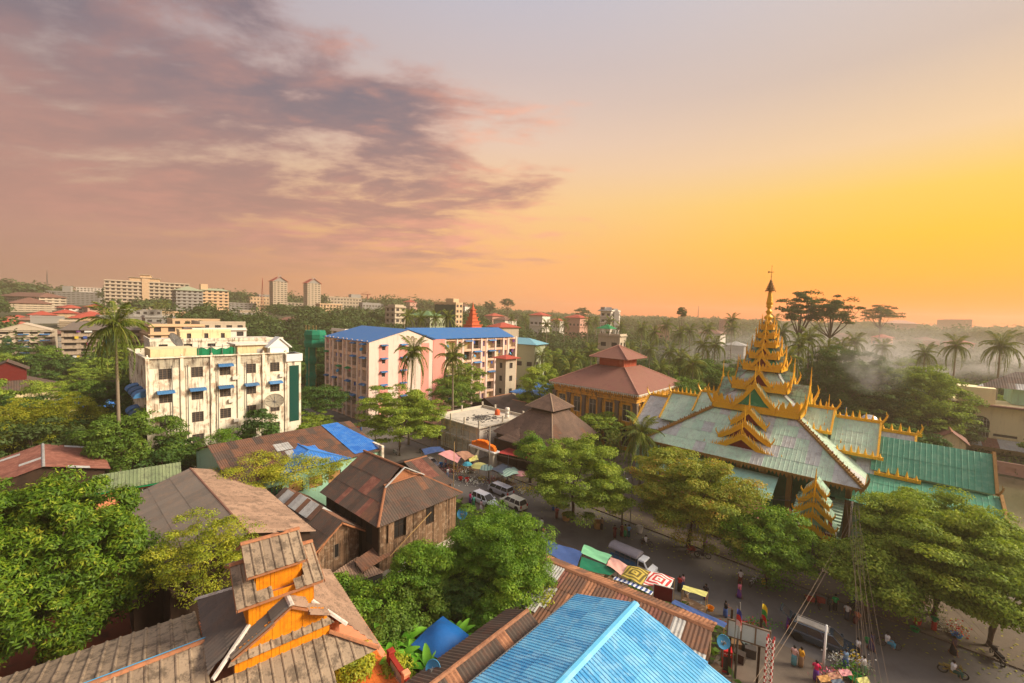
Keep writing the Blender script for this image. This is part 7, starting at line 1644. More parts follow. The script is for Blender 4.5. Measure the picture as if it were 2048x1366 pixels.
# -- the wooded belt: individual trees nearest the camera, a mass beyond
protos = []
for i, (m_, r_, st, lb) in enumerate(((L_dark,(5.5,5.5,4.6),'round','dense dark green tree'),(L_green,(5.2,5.2,4.8),'round','mid green rounded tree'),(L_street,(6.0,6.0,4.0),'layer','broad yellowish green tree'),(L_far,(5.6,5.6,5.0),'round','dull olive green tree'),(L_dark,(4.2,4.2,5.6),'round','narrow dark green tree'))):
    protos.append((m_, r_, st, lb))
def in_view_of(x, y, top):
    a = math.atan2(x, y)
    for a0, a1, D, sl in SEEN:
        if a0-.004 < a < a1+.004 and y < D-2 and (top-CAM_H)/y > sl: return True
    return False
rg = random.Random(11); cnt = 0; spots = []
for k in range(9000):
    a = R(rg.uniform(-54, 54)); D = math.sqrt(rg.uniform(66**2, 255**2)); x, y = D*math.sin(a), D*math.cos(a)
    s_, t_ = x*e1.x+y*e1.y, x*e2.x+y*e2.y
    if not is_free(x, y, 3.4) or (t_ < 41 and D < 72) or (s_ > -8 and 42 < t_ < 62): continue
    m2 = (5.2+D*.012)**2
    if in_view_of(x, y, ground(x, y)+8.5): continue
    if any((x-q[0])**2+(y-q[1])**2 < m2 for q in spots): continue
    spots.append((x, y))
spots.sort(key=lambda q: q[0]**2+q[1]**2)
near_n = 292
for k, (x, y) in enumerate(spots[:near_n]):
    v = rg.randrange(5); m_, r_, st, lb = protos[v]; D = math.hypot(x, y); s_ = rg.uniform(.72, 1.05)
    s0, t0 = x*e1.x+y*e1.y, x*e2.x+y*e2.y
    if D < 130: s_ *= .82
    tree('tree', lb+' '+spot(x, y), (x, y, ground(x, y)), m_, r_, 6.2, key='w%d' % v, group=lb+'s of the wooded belt', rz=rg.uniform(0, 6.28), sc=(s_, s_, s_*rg.uniform(.85, 1.15)), nclump=75, per=95, cr=1.5, leaf=(.62,.3), seed=100+v, style=st, flat=.55 if st == 'round' else .38, bottom=-.75, tr=.3)
def far_wood():
    rs = np.random.default_rng(5); V = []; FR = []; rr = random.Random(6); pts = list(spots[near_n:])
    for k in range(5200):
        a = R(rr.uniform(-56, 56)); D = 245+(1500-245)*rr.random()**1.6; x, y = D*math.sin(a), D*math.cos(a)
        if is_free(x, y, 4) and not in_view_of(x, y, ground(x, y)+8.5*(1.3 if D > 500 else 1)): pts.append((x, y))
    for (x, y) in pts:
        D = math.hypot(x, y); g = ground(x, y); n = int(max(36, 330*min(1, 170/D))); sz = .8*max(1, D/230)
        r_ = rr.uniform(4.5, 7.5)*(1 if D < 500 else 1.5); hz = r_*rr.uniform(.6, .95); H_ = rr.uniform(5.5, 9)+(.6*r_ if D > 500 else 0)
        d = rs.normal(0, 1, (n, 3)); d /= np.linalg.norm(d, axis=1, keepdims=True); d[:,2] = np.abs(d[:,2])*1.1-.25
        lob = 1+.25*np.sin(3*np.arctan2(d[:,1], d[:,0])+x)+.2*np.sin(7*d[:,2]+y)
        c = np.array([x, y, g+H_])+d*lob[:,None]*np.array([r_, r_, hz])*rs.uniform(.75, 1.05, (n,1))
        V.append(leaves_np(rs, c, d, sz*1.5, sz, .1, .4)); FR.append(np.full(n, rr.random())*.6+rs.uniform(0, .4, n))
    v = np.concatenate(V); me = fast_mesh('distant_woods', v, np.arange(len(v)).reshape(-1, 4), L_far, np.concatenate(FR))
    link('distant_woods', me, kind='stuff', label='hazy green treetops covering the ground out to the horizon', category='woods')
far_wood()
def undergrowth():
    """ferns, weeds and creeping green over the open soil of the gardens"""
    rs = np.random.default_rng(8); pts = []
    rr = random.Random(9)
    for k in range(26000):
        s_, t_ = rr.uniform(-100, -6), rr.uniform(-30, 41)
        p = G(s_, t_)
        if p.y < 15 or not is_free(p.x, p.y, .2) or math.sin(s_*.35)+math.cos(t_*.41) < -1.1: continue
        pts.append((p.x, p.y, rr.uniform(.05, .9)))
    for k in range(16000):
        s_, t_ = rr.uniform(-150, 60), rr.uniform(56, 150); p = G(s_, t_)
        if p.y < 20 or not is_free(p.x, p.y, .4) or (-52 < s_ < 60 and t_ < 64): continue
        pts.append((p.x, p.y, rr.uniform(.05, 1.2)))
    c = np.array(pts); c[:,2] += np.array([ground(a, b) for a, b, _ in pts]); n_ = np.zeros_like(c); n_[:,2] = .5
    v = leaves_np(rs, c, n_, 1.0, .5, .1, .5); me = fast_mesh('undergrowth', v, np.arange(len(v)).reshape(-1, 4), L_green, rs.uniform(0, 1, len(c)))
    link('undergrowth', me, kind='stuff', label='low weeds and creepers between the houses and trees', category='undergrowth')
undergrowth()
def fallen_leaves():
    rs = np.random.default_rng(21); n = 1500; s_ = rs.uniform(-50, 14, n); t_ = 54.6+rs.normal(0, 2.6, n)-np.abs(rs.normal(0, 1.2, n)); k = (t_ > 43) & (t_ < 62)
    c = np.array([tuple(G(a, b, .05 if b < 53.4 else .17)) for a, b in zip(s_[k], t_[k])]); v = leaves_np(rs, c, np.tile([0,0,3.0], (len(c), 1)), .22, .14, .0, 2.0)
    link('fallen_leaves', fast_mesh('fallen_leaves', v, np.arange(len(v)).reshape(-1, 4), L_yell, rs.uniform(0, 1, len(c))), kind='stuff', label='dry leaves and litter along the tree side of the road', category='litter')
fallen_leaves()
# ================================================================= street life
def skin_mesh(name, pts, edges, mat, sub=1, root=0):
    me = bpy.data.meshes.new(name); me.from_pydata([p[:3] for p in pts], edges, []); o = bpy.data.objects.new('tmp', me); C.objects.link(o)
    md = o.modifiers.new('s', 'SKIN'); sv_ = me.skin_vertices[0].data
    for i, p in enumerate(pts): sv_[i].radius = (p[3], p[3] if len(p) < 5 else p[4])
    sv_[root].use_root = True; o.modifiers.new('u', 'SUBSURF').levels = sub; md.use_smooth_shade = True
    dg = bpy.context.evaluated_depsgraph_get(); out = bpy.data.meshes.new_from_object(o.evaluated_get(dg)); out.name = name
    bpy.data.objects.remove(o); out.materials.clear(); out.materials.append(mat); return out
def body(pose):
    """standing (0), walking (1), sitting (2), reaching (3): facing +y; 1.64 m tall"""
    z0 = 0 if pose != 2 else -.38; st = {0:(.02,-.02), 1:(.26,-.26), 2:(.4,.4), 3:(.1,-.12)}[pose]
    P = [(0,0,.92+z0,.13,.1),(0,0,1.12+z0,.11,.085),(0,.01,1.34+z0,.15,.09),(0,.01,1.44+z0,.05),(0,.02,1.52+z0,.055),(0,.03,1.56+z0,.082,.09),(0,.025,1.66+z0,.072,.085)]
    E_ = [(0,1),(1,2),(2,3),(3,4),(4,5),(5,6)]
    for sx, f in ((-1, st[0]), (1, st[1])):
        b = len(P)
        if pose == 2: P += [(sx*.09,.04,.90+z0,.08),(sx*.12,.38,.5,.062),(sx*.12,.4,.09,.04),(sx*.12,.52,.04,.03)]
        else: P += [(sx*.09,.01,.86,.085),(sx*.09,.02+f*.55,.5,.06),(sx*.09,f-.05*(f < 0),.09+.06*(f < -.1),.038),(sx*.1,f+.13,.04+.03*(f < -.1),.032)]
        E_ += [(0,b),(b,b+1),(b+1,b+2),(b+2,b+3)]
        a = len(P); sw = -f*.7 if pose in (0,1) else (.32 if pose == 3 else .2); eh = 1.12+z0 if pose != 3 else 1.2
        P += [(sx*.18,.01,1.38+z0,.05),(sx*.23,.02+sw*.4,eh,.038),(sx*.22,.06+sw,eh-.2+(.2 if pose in (2,3) else 0),.026)]
        E_ += [(2,a),(a,a+1),(a+1,a+2)]; h = len(P); P.append((sx*.22,.1+sw,eh-.27+(.22 if pose in (2,3) else 0),.028)); E_.append((a+2,h))
        for k in range(4):
            g = len(P); P.append((sx*(.205+.012*k),.14+sw,eh-.34+(.25 if pose in (2,3) else 0)-.01*(k in (1,2)),.008)); E_.append((h,g))
        g = len(P); P.append((sx*.185,.13+sw,eh-.28+(.22 if pose in (2,3) else 0),.009)); E_.append((h,g))
    return skin_mesh('body', P, E_, m_skin)
_body = {}
def parts_for(pose):
    if pose in _body: return _body[pose]
    z0 = 0 if pose != 2 else -.38; b = body(pose)
    s_ = MB(); s_.lathe([(.15,.86+z0),(.16,.95+z0),(.145,1.1+z0),(.185,1.32+z0),(.16,1.4+z0),(.075,1.45+z0)], 12, (0,.01,0))
    for sx in (-1, 1): s_.tube([(sx*.13,.01,1.38+z0),(sx*.2,.012,1.33+z0),(sx*.245,.02,1.17+z0)], .07, 8, r1=.062)
    l = MB()
    if pose == 2: l.tube([(0,-.02,.5),(0,.2,.52),(0,.42,.5)], .2, 12); l.lathe([(.15,.12),(.17,.3),(.19,.5)], 12, (0,.42,0))
    else: l.lathe([(.19+.05*(pose == 1),.12),(.2+.03*(pose == 1),.4),(.19,.7),(.165,.98)], 12, (0,.0,0))
    h = MB(); h.lathe([(.02,-.02),(.095,.0),(.108,.06),(.1,.13),(.06,.17),(.01,.18)], 12, (0,.0,1.545+z0)); hv = [(x, y*1.0-.0, z) for x, y, z in h.v]; h.v = hv
    n = MB(); n.add([(-.014,.115,1.56+z0),(.014,.115,1.56+z0),(0,.142,1.555+z0),(0,.11,1.595+z0)], [(0,1,2),(0,2,3),(1,3,2)]); n.box(-.05,-.025,.108,.116,1.6+z0,1.61+z0); n.box(.025,.05,.108,.116,1.6+z0,1.61+z0); n.box(-.025,.025,.108,.114,1.525+z0,1.532+z0)
    _body[pose] = (b, s_, l, h, n); return _body[pose]
_cl = {}
def cmat(c):
    if c not in _cl: _cl[c] = M('cloth_%d_%d_%d' % c, c, var=.12, scale=8)
    return _cl[c]
def person(label, px, py, face, pose, shirt, longyi, carry=None, hat=None, z=0.0, sc=1.0):
    p = W(px, py, z); t = thing('person', label, 'person', (p.x, p.y, z), az=face+90); t.rotation_euler.z = R(-face); t.scale = (sc,)*3
    b, s_, l, h, n = parts_for(pose); link('body', b, t); k = ('s', pose, shirt)
    for nm, mb_, c in (('shirt', s_, shirt), ('longyi', l, longyi)):
        k = (nm, pose, c)
        if k not in _body: _body[k] = mb_.mesh(nm, cmat(c), True)
        link(nm, _body[k], t)
    if ('h', pose) not in _body: _body[('h', pose)] = h.mesh('hair', m_hair, True); _body[('n', pose)] = n.mesh('face', m_skin)
    if hat:
        m_ = MB(); zz = 1.62+(0 if pose != 2 else -.38); m_.lathe([(.24,0),(.12,.07),(.1,.12),(.02,.16)], 12, (0,0,zz)); m_.build('hat', cmat(hat), t)
    else: link('hair', _body[('h', pose)], t)
    link('face', _body[('n', pose)], t)
    return t
WH, PK, RD, BL, YL, PU, GR, BK, MR, TN = (215,212,208), (224,120,140), (170,40,40), (60,90,150), (220,160,40), (100,50,130), (40,140,90), (40,36,40), (96,30,30), (150,120,90)
PEOPLE = [('person in a white shirt and dark red longyi walking beside the wheel of a bicycle',1480,1170,200,1,WH,MR),('person in pink and a purple longyi crossing the middle of the road',1478,1196,150,1,PK,PU),
 ('person in a purple top standing at the open rear of the dark estate car',1576,1262,130,0,PU,PU),('person in a pale patterned dress standing left of the pair near the estate car',1587,1331,60,0,(214,170,160),(90,150,160)),
 ('person in a yellow shirt and tan longyi, right one of the pair',1601,1334,80,0,YL,TN),('person in a pink top and orange headscarf near the white pole',1631,1362,40,0,(210,40,90),PU),
 ('person in a white shirt walking past the bonnet of the estate car',1714,1314,140,1,WH,BK),('person in dark blue clothes walking on the road behind the wires',1742,1302,160,1,(50,44,80),(60,50,90)),
 ('person in a white shirt by the parked trishaws',1693,1241,220,0,WH,(60,60,70)),('person in an orange top squatting under the large street tree',1714,1246,240,2,(200,110,70),MR),
 ('child in a green shirt under the large street tree',1867,1262,230,0,GR,RD),('person in dark clothes walking along the far kerb at lower right',1906,1310,170,1,(90,70,80),BK),
 ('person in green holding a bag beside the parked trishaw',1669,1222,200,0,(30,170,90),BK),('person in white standing on the far side of the road near a motorbike',1708,1205,200,0,WH,BL),
 ('person in pink walking on the road left of centre',1042,1047,140,1,PK,BL),('person in a pink top just right of the first one in pink',1056,1052,150,0,PK,TN),('person in white stepping from the stalls',1083,1061,60,1,WH,PU),
 ('person in purple beside the cloth stalls',1074,1066,70,0,(150,80,110),BK),('vendor in pink bending over goods at the first stall',1087,1079,120,3,(214,110,120),WH),
 ('person in pink standing alone under the left street tree',1113,1037,180,0,(190,90,100),(120,60,50)),('person in blue under the left street tree',1106,1022,180,0,BL,BL),
 ('monk in a dark red robe under the middle street tree',1229,1076,170,0,MR,MR),('second monk in a dark red robe walking right of the first',1243,1073,170,1,MR,MR),
 ('person in green among the group by the monks',1250,1074,190,0,(120,130,70),GR),('person in light blue right of the group by the monks',1257,1075,190,0,(110,150,190),(40,90,90)),
 ('person in brown leaning near the bamboo baskets',1203,1060,170,0,TN,BK),('person in purple beside the parked motorbike',1409,1103,180,0,(150,90,170),PU),
 ('vendor in red at the end of the striped stalls',1358,1183,60,0,RD,BK),('customer in white at the green topped cart',1372,1206,60,3,WH,TN),('customer in black beside the green topped cart',1411,1200,230,0,BK,PU),('vendor in pink behind the green topped cart',1365,1180,100,0,(214,150,150),BL),
 ('person with a dark jacket at the left end of the billboard',1450,1236,90,3,BK,BL),('person in magenta beside the white estate car',940,1007,110,0,(220,50,110),PU),('person in mint green beside the white estate car',947,1014,110,0,(90,200,170),GR),
 ('person in pale pink behind the white estate car',962,1023,60,0,(220,180,180),WH),('person in white in front of the flower stall',895,955,200,1,WH,(90,110,140)),('person in pink behind the flower stall',891,935,180,0,(220,160,170),BL),
 ('vendor in purple beside the umbrella',946,942,190,0,PU,PU),('flower seller in a blue shirt at lower right',1690,1338,320,3,(120,150,180),BL),('flower seller with white cap beside the baskets',1726,1352,330,3,WH,(90,120,90)),
 ('person in red by the red carts far down the street',712,868,180,0,RD,BK),('person in dark clothes by the red carts far down the street',722,862,180,0,BK,BL)]
for a in PEOPLE: person(a[0], *a[1:])

# ---- vehicles
def wheel_meshes(r_=.33, w_=.2):
    k = ('wh', r_)
    if k not in _win:
        t_ = MB(); t_.lathe([(r_*.62,-w_/2),(r_*.95,-w_/2),(r_,-w_*.3),(r_,w_*.3),(r_*.95,w_/2),(r_*.62,w_/2)], 18)
        ri = MB(); ri.lathe([(.05,-w_*.42),(r_*.6,-w_*.4),(r_*.63,-w_*.1),(r_*.63,w_*.1),(r_*.6,w_*.4),(.05,w_*.42)], 10)
        _win[k] = (t_.mesh('tyre', m_black, True), ri.mesh('rim', m_chrome))
    return _win[k]
def car(name, label, px, py, head, paint, L_=4.4, Wd=1.66, H_=1.5, kind='wagon', open_hatch=False, rails=False):
    """car pointing along compass azimuth head; loft of side profile with inset glasshouse"""
    p = W(px, py, 0); t = thing(name, label, 'car' if kind != 'van' else 'van', (p.x, p.y, .02), az=head)
    hl = L_/2; belt = .92 if kind != 'van' else 1.0
    bonnet = {'wagon': .95, 'van': .35, 'sedan': 1.05}[kind]; boot = {'wagon': 0, 'van': 0, 'sedan': .75}[kind]
    st_ = [(-hl,.42,.62),(-hl+.05,.3,belt-.12),(-hl+.18,.25,belt),(-hl+boot+.1,.24,belt),(0,.24,belt),(hl-bonnet,.24,belt),(hl-bonnet*.45,.25,belt-.09),(hl-.15,.28,belt-.2),(hl,.36,.6)]
    mb = MB(); V = []; n = len(st_); ring = 8
    for i, (x, zb, zt) in enumerate(st_):
        k = 1 if 1 < i < n-2 else .93 if 0 < i < n-1 else .86; w_ = Wd/2*k
        V += [(x,-w_*.92,zb),(x,-w_,zb+.16),(x,-w_,zt-.12),(x,-w_*.93,zt),(x,w_*.93,zt),(x,w_,zt-.12),(x,w_,zb+.16),(x,w_*.92,zb)]
    F_ = [(i*ring+j, i*ring+(j+1) % ring, (i+1)*ring+(j+1) % ring, (i+1)*ring+j) for i in range(n-1) for j in range(ring)]+[tuple(range(ring-1,-1,-1)), tuple(range((n-1)*ring, n*ring))]
    mb.add(V, F_)
    x0, x1 = -hl+boot+.12, hl-bonnet+.02; r0_, r1_ = x0+(.28 if kind == 'wagon' else .12 if kind == 'van' else .5), x1-(.75 if kind != 'van' else .55); wb, wt = Wd/2*.92, Wd/2*.78
    mb.add([(r0_-.02,-wt,H_-.05),(r1_+.02,-wt,H_-.05),(r1_+.02,wt,H_-.05),(r0_-.02,wt,H_-.05),(r0_+.1,-wt*.85,H_),(r1_-.1,-wt*.85,H_),(r1_-.1,wt*.85,H_),(r0_+.1,wt*.85,H_)], [(0,3,2,1),(4,5,6,7),(0,1,5,4),(1,2,6,5),(2,3,7,6),(3,0,4,7)])
    for sy in (-1, 1):      # pillars
        for fa in ((0, 0), (.36, .33), (.68, .68), (1, 1)):
            xb, xt = x0+(x1-x0)*fa[0], r0_+(r1_-r0_)*fa[1]; mb.tube([(xb,sy*wb,belt-.03),(xt,sy*wt*1.0,H_-.04)], .045, 4)
    mb.build('body', paint, t)
    g = MB(); q = .03
    gl = [(x0+q,-wb+q,belt),(x1-q,-wb+q,belt),(x1-q,wb-q,belt),(x0+q,wb-q,belt),(r0_+q,-wt+q,H_-.06),(r1_-q,-wt+q,H_-.06),(r1_-q,wt-q,H_-.06),(r0_+q,wt-q,H_-.06)]
    g.add(gl, [(0,1,5,4),(1,2,6,5),(2,3,7,6),(3,0,4,7)]); g.build('glasshouse', m_glass, t)
    ty, ri = wheel_meshes()
    for x in (-hl+.8, hl-.85):
        for sy in (-1, 1):
            a = MB(); a.lathe([(.40,-.03),(.40,.03)], 16); o = link('wheel_arch', a.mesh('wheel_arch', m_black), t, (x, sy*(Wd/2-.0), .36), (PI/2,0,0))
            o = link('wheel', ty, t, (x, sy*(Wd/2-.08), .33), (PI/2,0,0)); link('rim', ri, o)
    for sy in (-1, 1):
        m = MB(); m.box(hl-.12,hl-.0,-.18,.18,-.09,.08); m.build('headlight', m_chrome, t, loc=(0, sy*.58, .66)); m = MB(); m.box(-hl-.01,-hl+.08,-.12,.12,-.16,.16); m.build('tail_light', m_plast_r, t, loc=(0, sy*.66, .78))
        m = MB(); m.box(-.1,.1,-.1,.1,-.06,.08); m.build('wing_mirror', paint, t, loc=(x1-.15, sy*(Wd/2+.08), belt+.1))
    bu = MB(); bu.box(hl-.08,hl+.06,-Wd/2*.85,Wd/2*.85,.3,.5); bu.box(-hl-.06,-hl+.08,-Wd/2*.85,Wd/2*.85,.32,.52); bu.build('bumper', paint, t); pl = MB(); pl.box(hl+.06,hl+.075,-.24,.24,.36,.48); pl.build('number_plate', m_lwhite, t)
    if rails:
        r_ = MB()
        for sy in (-1, 1): r_.tube([(r0_+.1,sy*wt*.8,H_+.06),(r1_-.2,sy*wt*.8,H_+.06)], .025, 5)
        r_.box(r0_+.2,r1_-.3,-wt*.6,wt*.6,H_+.0,H_+.05); r_.build('roof_rack', m_cconc, t)
    if open_hatch:
        h = MB(); h.slab([(x0+.1,-wt,H_),(x0+.1,wt,H_),(x0-.75,wt*.95,H_+.55),(x0-.75,-wt*.95,H_+.55)], .05); h.build('tailgate', paint, t); hg = MB(); hg.slab([(x0-.05,-wt*.8,H_+.125),(x0-.05,wt*.8,H_+.125),(x0-.62,wt*.78,H_+.49),(x0-.62,-wt*.78,H_+.49)], .01); hg.build('tailgate_window', m_glass, t)
    return t
car('car', 'white estate car pulling out beside the timber house, nearest of the three', 969, 1008, 132, m_carw, kind='wagon', H_=1.62)
car('car', 'silver grey estate car heading away past the flower stall', 1001, 988, 312, m_cars, kind='van', H_=1.62, L_=4.3)
car('car', 'cream white estate car heading left behind the silver one', 1026, 1013, 314, m_carcream, kind='wagon', H_=1.58) if 'm_carcream' in globals() else car('car', 'cream white estate car heading left, right of the other two', 1026, 1013, 314, M('cream_car_paint', (222,218,196), rough=.3, coat=.5, var=.03), kind='wagon', H_=1.58)
car('car', 'silver car parked under the blue tarpaulins behind the timber house', 860, 932, 135, m_cars, kind='sedan', H_=1.45)
car('car', 'white saloon car turning at the junction below the pink block', 737, 893, 130, m_carw, kind='sedan', H_=1.42)
car('car', 'dark blue estate car with its tailgate open on the road at lower right', 1642, 1290, 129, m_card, L_=4.9, kind='wagon', H_=1.55, open_hatch=True, rails=True)
def pickup():
    p = W(1262, 1136, 0); t = thing('passenger_truck', 'small white passenger pickup with a grey rounded canopy parked by the stalls', 'truck', (p.x, p.y, .02), az=132); L2 = 2.4
    c_ = MB(); V = []; st_ = [(1.0,.35,1.0,.72),(1.05,.35,1.72,.70),(1.75,.35,1.74,.70),(2.2,.35,1.1,.76),(2.75,.35,.95,.76),(2.85,.4,.6,.7)]
    for x, zb, zt, w_ in st_: V += [(x,-w_,zb),(x,-w_,zt-.1),(x,-w_*.9,zt),(x,w_*.9,zt),(x,w_,zt-.1),(x,w_,zb)]
    k = 6; F_ = [(i*k+j, i*k+(j+1) % k, (i+1)*k+(j+1) % k, (i+1)*k+j) for i in range(5) for j in range(k)]+[tuple(range(k)), tuple(range(5*k, 6*k))]; c_.add(V, F_); c_.build('cab', m_carw, t)
    g = MB(); g.add([(1.83,-.6,1.64),(1.83,.6,1.64),(2.19,.66,1.16),(2.19,-.66,1.16)], [(0,1,2,3)]); 
    for sy in (-1,1): g.add([(1.15,sy*.722,1.1),(1.95,sy*.735,1.1),(1.7,sy*.71,1.6),(1.15,sy*.71,1.6)], [(0,1,2,3)])
    g.v = [(x+.01, y*1.01, z) for x, y, z in g.v]; g.build('cab_window', m_glass, t)
    b = MB(); b.box(-2.3,.95,-.82,.82,.6,.75); b.box(-2.3,.95,-.85,-.8,.75,1.05); b.box(-2.3,.95,.8,.85,.75,1.05); b.box(-2.3,.9,-.75,-.4,1.0,1.08); b.box(-2.3,.9,.4,.75,1.0,1.08); b.build('load_bed', M('truck_bed_blue', (60,110,150)), t)
    f = MB()
    for i in range(6):
        for sy in (-1, 1): x = -2.25+i*.62; f.tube([(x,sy*.82,1.0),(x,sy*.82,1.8)], .025, 4)
    for sy in (-1, 1): f.tube([(-2.25,sy*.82,1.4),(.85,sy*.82,1.4)], .02, 4)
    f.build('side_rail', m_metal, t, kind='stuff')
    r_ = MB(); n = 8; vs = []
    for x in (-2.45, 1.0):
        for j in range(n+1): a = PI*j/n; vs.append((x, -.9*math.cos(a), 1.78+.42*math.sin(a)))
    m_ = n+1; r_.add(vs, [(j,j+1,j+1+m_,j+m_) for j in range(n)]+[tuple(range(m_)), tuple(range(2*m_-1, m_-1, -1))]); r_.build('canopy', M('grey_truck_canopy', (134,128,134), rough=.5), t)
    ty, ri = wheel_meshes()
    for x in (-1.5, 2.1):
        for sy in (-1, 1): o = link('wheel', ty, t, (x, sy*.72, .33), (PI/2,0,0)); link('rim', ri, o)
    for sy in (-1, 1): m = MB(); m.box(2.82,2.88,-.12,.12,-.08,.08); m.build('headlight', m_chrome, t, loc=(0,sy*.5,.75))
pickup()
def bike_mesh(motor=False):
    k = ('bike', motor)
    if k in _body: return _body[k]
    w_ = MB(); rr = .33 if not motor else .29; n = 16
    pts = [(rr*math.cos(2*PI*i/n), 0, rr*math.sin(2*PI*i/n)) for i in range(n+1)]; w_.tube(pts, .022 if not motor else .05, 6, cap=False)
    for i in range(8): w_.tube([(0,0,0), pts[i*2]], .006, 3)
    f = MB(); x = .52 if not motor else .6
    if motor:
        f.tube([(-x,0,.3),(-.15,0,.55),(.3,0,.6),(x-.12,0,.78)], .07, 6); f.tube([(x,0,.3),(x-.15,0,.9)], .035, 5); f.cbox((-.25,0,.72), (.7,.24,.14)); f.cbox((0,0,.4), (.4,.22,.3)); f.cbox((x-.2,0,.75), (.16,.34,.42)); f.tube([(x-.15,-.32,1.0),(x-.15,.32,1.0)], .02, 5); f.cbox((-.7,0,.62), (.3,.2,.08))
    else:
        f.tube([(-x,0,.33),(-.12,0,.32),(-.2,0,.85)], .018, 5); f.tube([(-.12,0,.32),(x-.18,0,.72)], .02, 5); f.tube([(-.17,0,.68),(x-.18,0,.82)], .018, 5); f.tube([(x,0,.33),(x-.2,0,.98)], .018, 5); f.tube([(x-.2,-.26,1.0),(x-.2,.26,1.0)], .015, 5); f.cbox((-.2,0,.88), (.24,.14,.06)); f.tube([(-x,0,.33),(-.18,0,.66)], .014, 4); f.cbox((-x,0,.72), (.36,.14,.03))
    _body[k] = (w_.mesh('wheel', m_black, True), f, x, rr); return _body[k]
def bike(label, px, py, az, motor=False, col=None, side=False, rz=0):
    p = W(px, py, 0); nm = 'motorbike' if motor else 'bicycle'; t = thing(nm, label, nm, (p.x, p.y, .02), az=az)
    w_, f, x, rr = bike_mesh(motor); link('wheel', w_, t, (-x,0,rr+.02)); link('wheel', w_, t, (x,0,rr+.02)); k = ('bf', motor, col)
    if k not in _body: _body[k] = f.mesh('frame', cmat(col or (60,60,66)))
    link('frame', _body[k], t)
    if side:
        s_ = MB(); s_.box(-.35,.35,.35,.95,.45,.5); s_.box(-.38,-.32,.33,.97,.5,.95); s_.box(.3,.36,.33,.97,.5,.7); s_.box(-.35,.35,.93,.97,.5,.7); s_.build('sidecar', cmat((150,60,50)), t); link('wheel', w_, t, (0,1.05,rr+.02))
    return t
bike('white wheeled bicycle leaning near the walking person in white', 1507, 1172, 60, False, (200,200,200))
bike('trishaw with a red seat at the left end of the row under the tree', 1634, 1212, 20, False, (150,40,40), True); bike('trishaw with a dark sidecar, second in the row under the tree', 1657, 1216, 30, False, (40,60,60), True)
bike('trishaw with a red sidecar parked by the middle street tree', 1385, 1112, 100, False, (170,60,50), True); bike('motorbike parked in front of the trishaw by the middle street tree', 1405, 1116, 110, True, (60,50,60))
bike('black motorbike parked alone at the lower right edge', 1994, 1322, 20, True, (30,30,36)); bike('motorbike beside the small tables under the large tree', 1700, 1222, 60, True, (50,50,60))
bike('bicycle ridden by a person in white past the middle street tree', 1293, 1092, 310, False, (50,50,60)); person('cyclist in a white shirt passing the middle street tree', 1291, 1091, 310, 2, WH, BK, z=0.45)
bike('bicycle ridden past the wires at lower right', 1777, 1296, 118, False, (90,60,50)); person('cyclist in white and turquoise past the wires at lower right', 1773, 1294, 118, 2, WH, (60,140,170), z=.45)
bike('motorbike moving at the bottom of the road, lower right', 1905, 1352, 125, True, (140,120,60)); person('motorbike rider in a white shirt at the bottom right', 1905, 1352, 125, 2, WH, (40,80,70), z=.38)
for i, (px, py, c_, lb) in enumerate(((698,868,(190,40,44),'leftmost red cart far down the street'),(706,864,(206,50,54),'middle red cart far down the street'),(715,860,(196,44,70),'rightmost red cart far down the street'),(845,906,(60,60,66),'motorbike parked under the big layered tree'),(790,908,(160,160,160),'pale motorbike under the big layered tree'),(728,880,(40,40,44),'dark motorbike left of the white saloon car'))):
    bike(lb, px, py, 60+i*20, i > 2, c_, i < 3)

# ---- stalls, tarps, umbrellas
def cloth(name, label, pts, mat, sag=.18, legs=True, cat='stall', goods=True, seed=0, group=None):
    """sagging tarpaulin on four poles over a table of goods; pts in world space"""
    P = [Vector(p) for p in pts]; c_ = sum(P, Vector())/4; t = thing(name, label, cat, (c_.x, c_.y, 0), rz=RZ, group=group); inv = (Matrix.Translation(t.location) @ Matrix.Rotation(RZ, 4, 'Z')).inverted(); Q = [inv @ p for p in P]
    n = 10; V = []; rg = random.Random(seed)
    for i in range(n+1):
        for j in range(n+1):
            u, v = i/n, j/n; p = Q[0]*(1-u)*(1-v)+Q[1]*u*(1-v)+Q[2]*u*v+Q[3]*(1-u)*v
            V.append((p.x, p.y, p.z-sag*math.sin(PI*u)*math.sin(PI*v)+.05*math.sin(u*11+seed)*math.sin(v*9)+.3*max(0, .5-abs(u-.5))*(1 if seed % 2 else 0)))
    m = MB(); m.add(V, [(i*(n+1)+j, (i+1)*(n+1)+j, (i+1)*(n+1)+j+1, i*(n+1)+j+1) for i in range(n) for j in range(n)]); 
    cx, cy = sum(q.x for q in Q)/4, sum(q.y for q in Q)/4
    m.build('tarpaulin', mat, t, True)
    for q in Q:
        k = MB(); k.tube([(q.x,q.y,0),(q.x,q.y,q.z-.02)], .035, 5); k.build('pole', m_bamboo, t)
    if goods:
        k = MB(); k.box(cx-1.1,cx+1.1,cy-.6,cy+.6,.65,.72)
        for a, b in ((-1,-.5),(1,-.5),(1,.5),(-1,.5)): k.tube([(cx+a,cy+b,0),(cx+a,cy+b,.66)], .03, 4)
        k.build('table', m_wood, t)
    return t
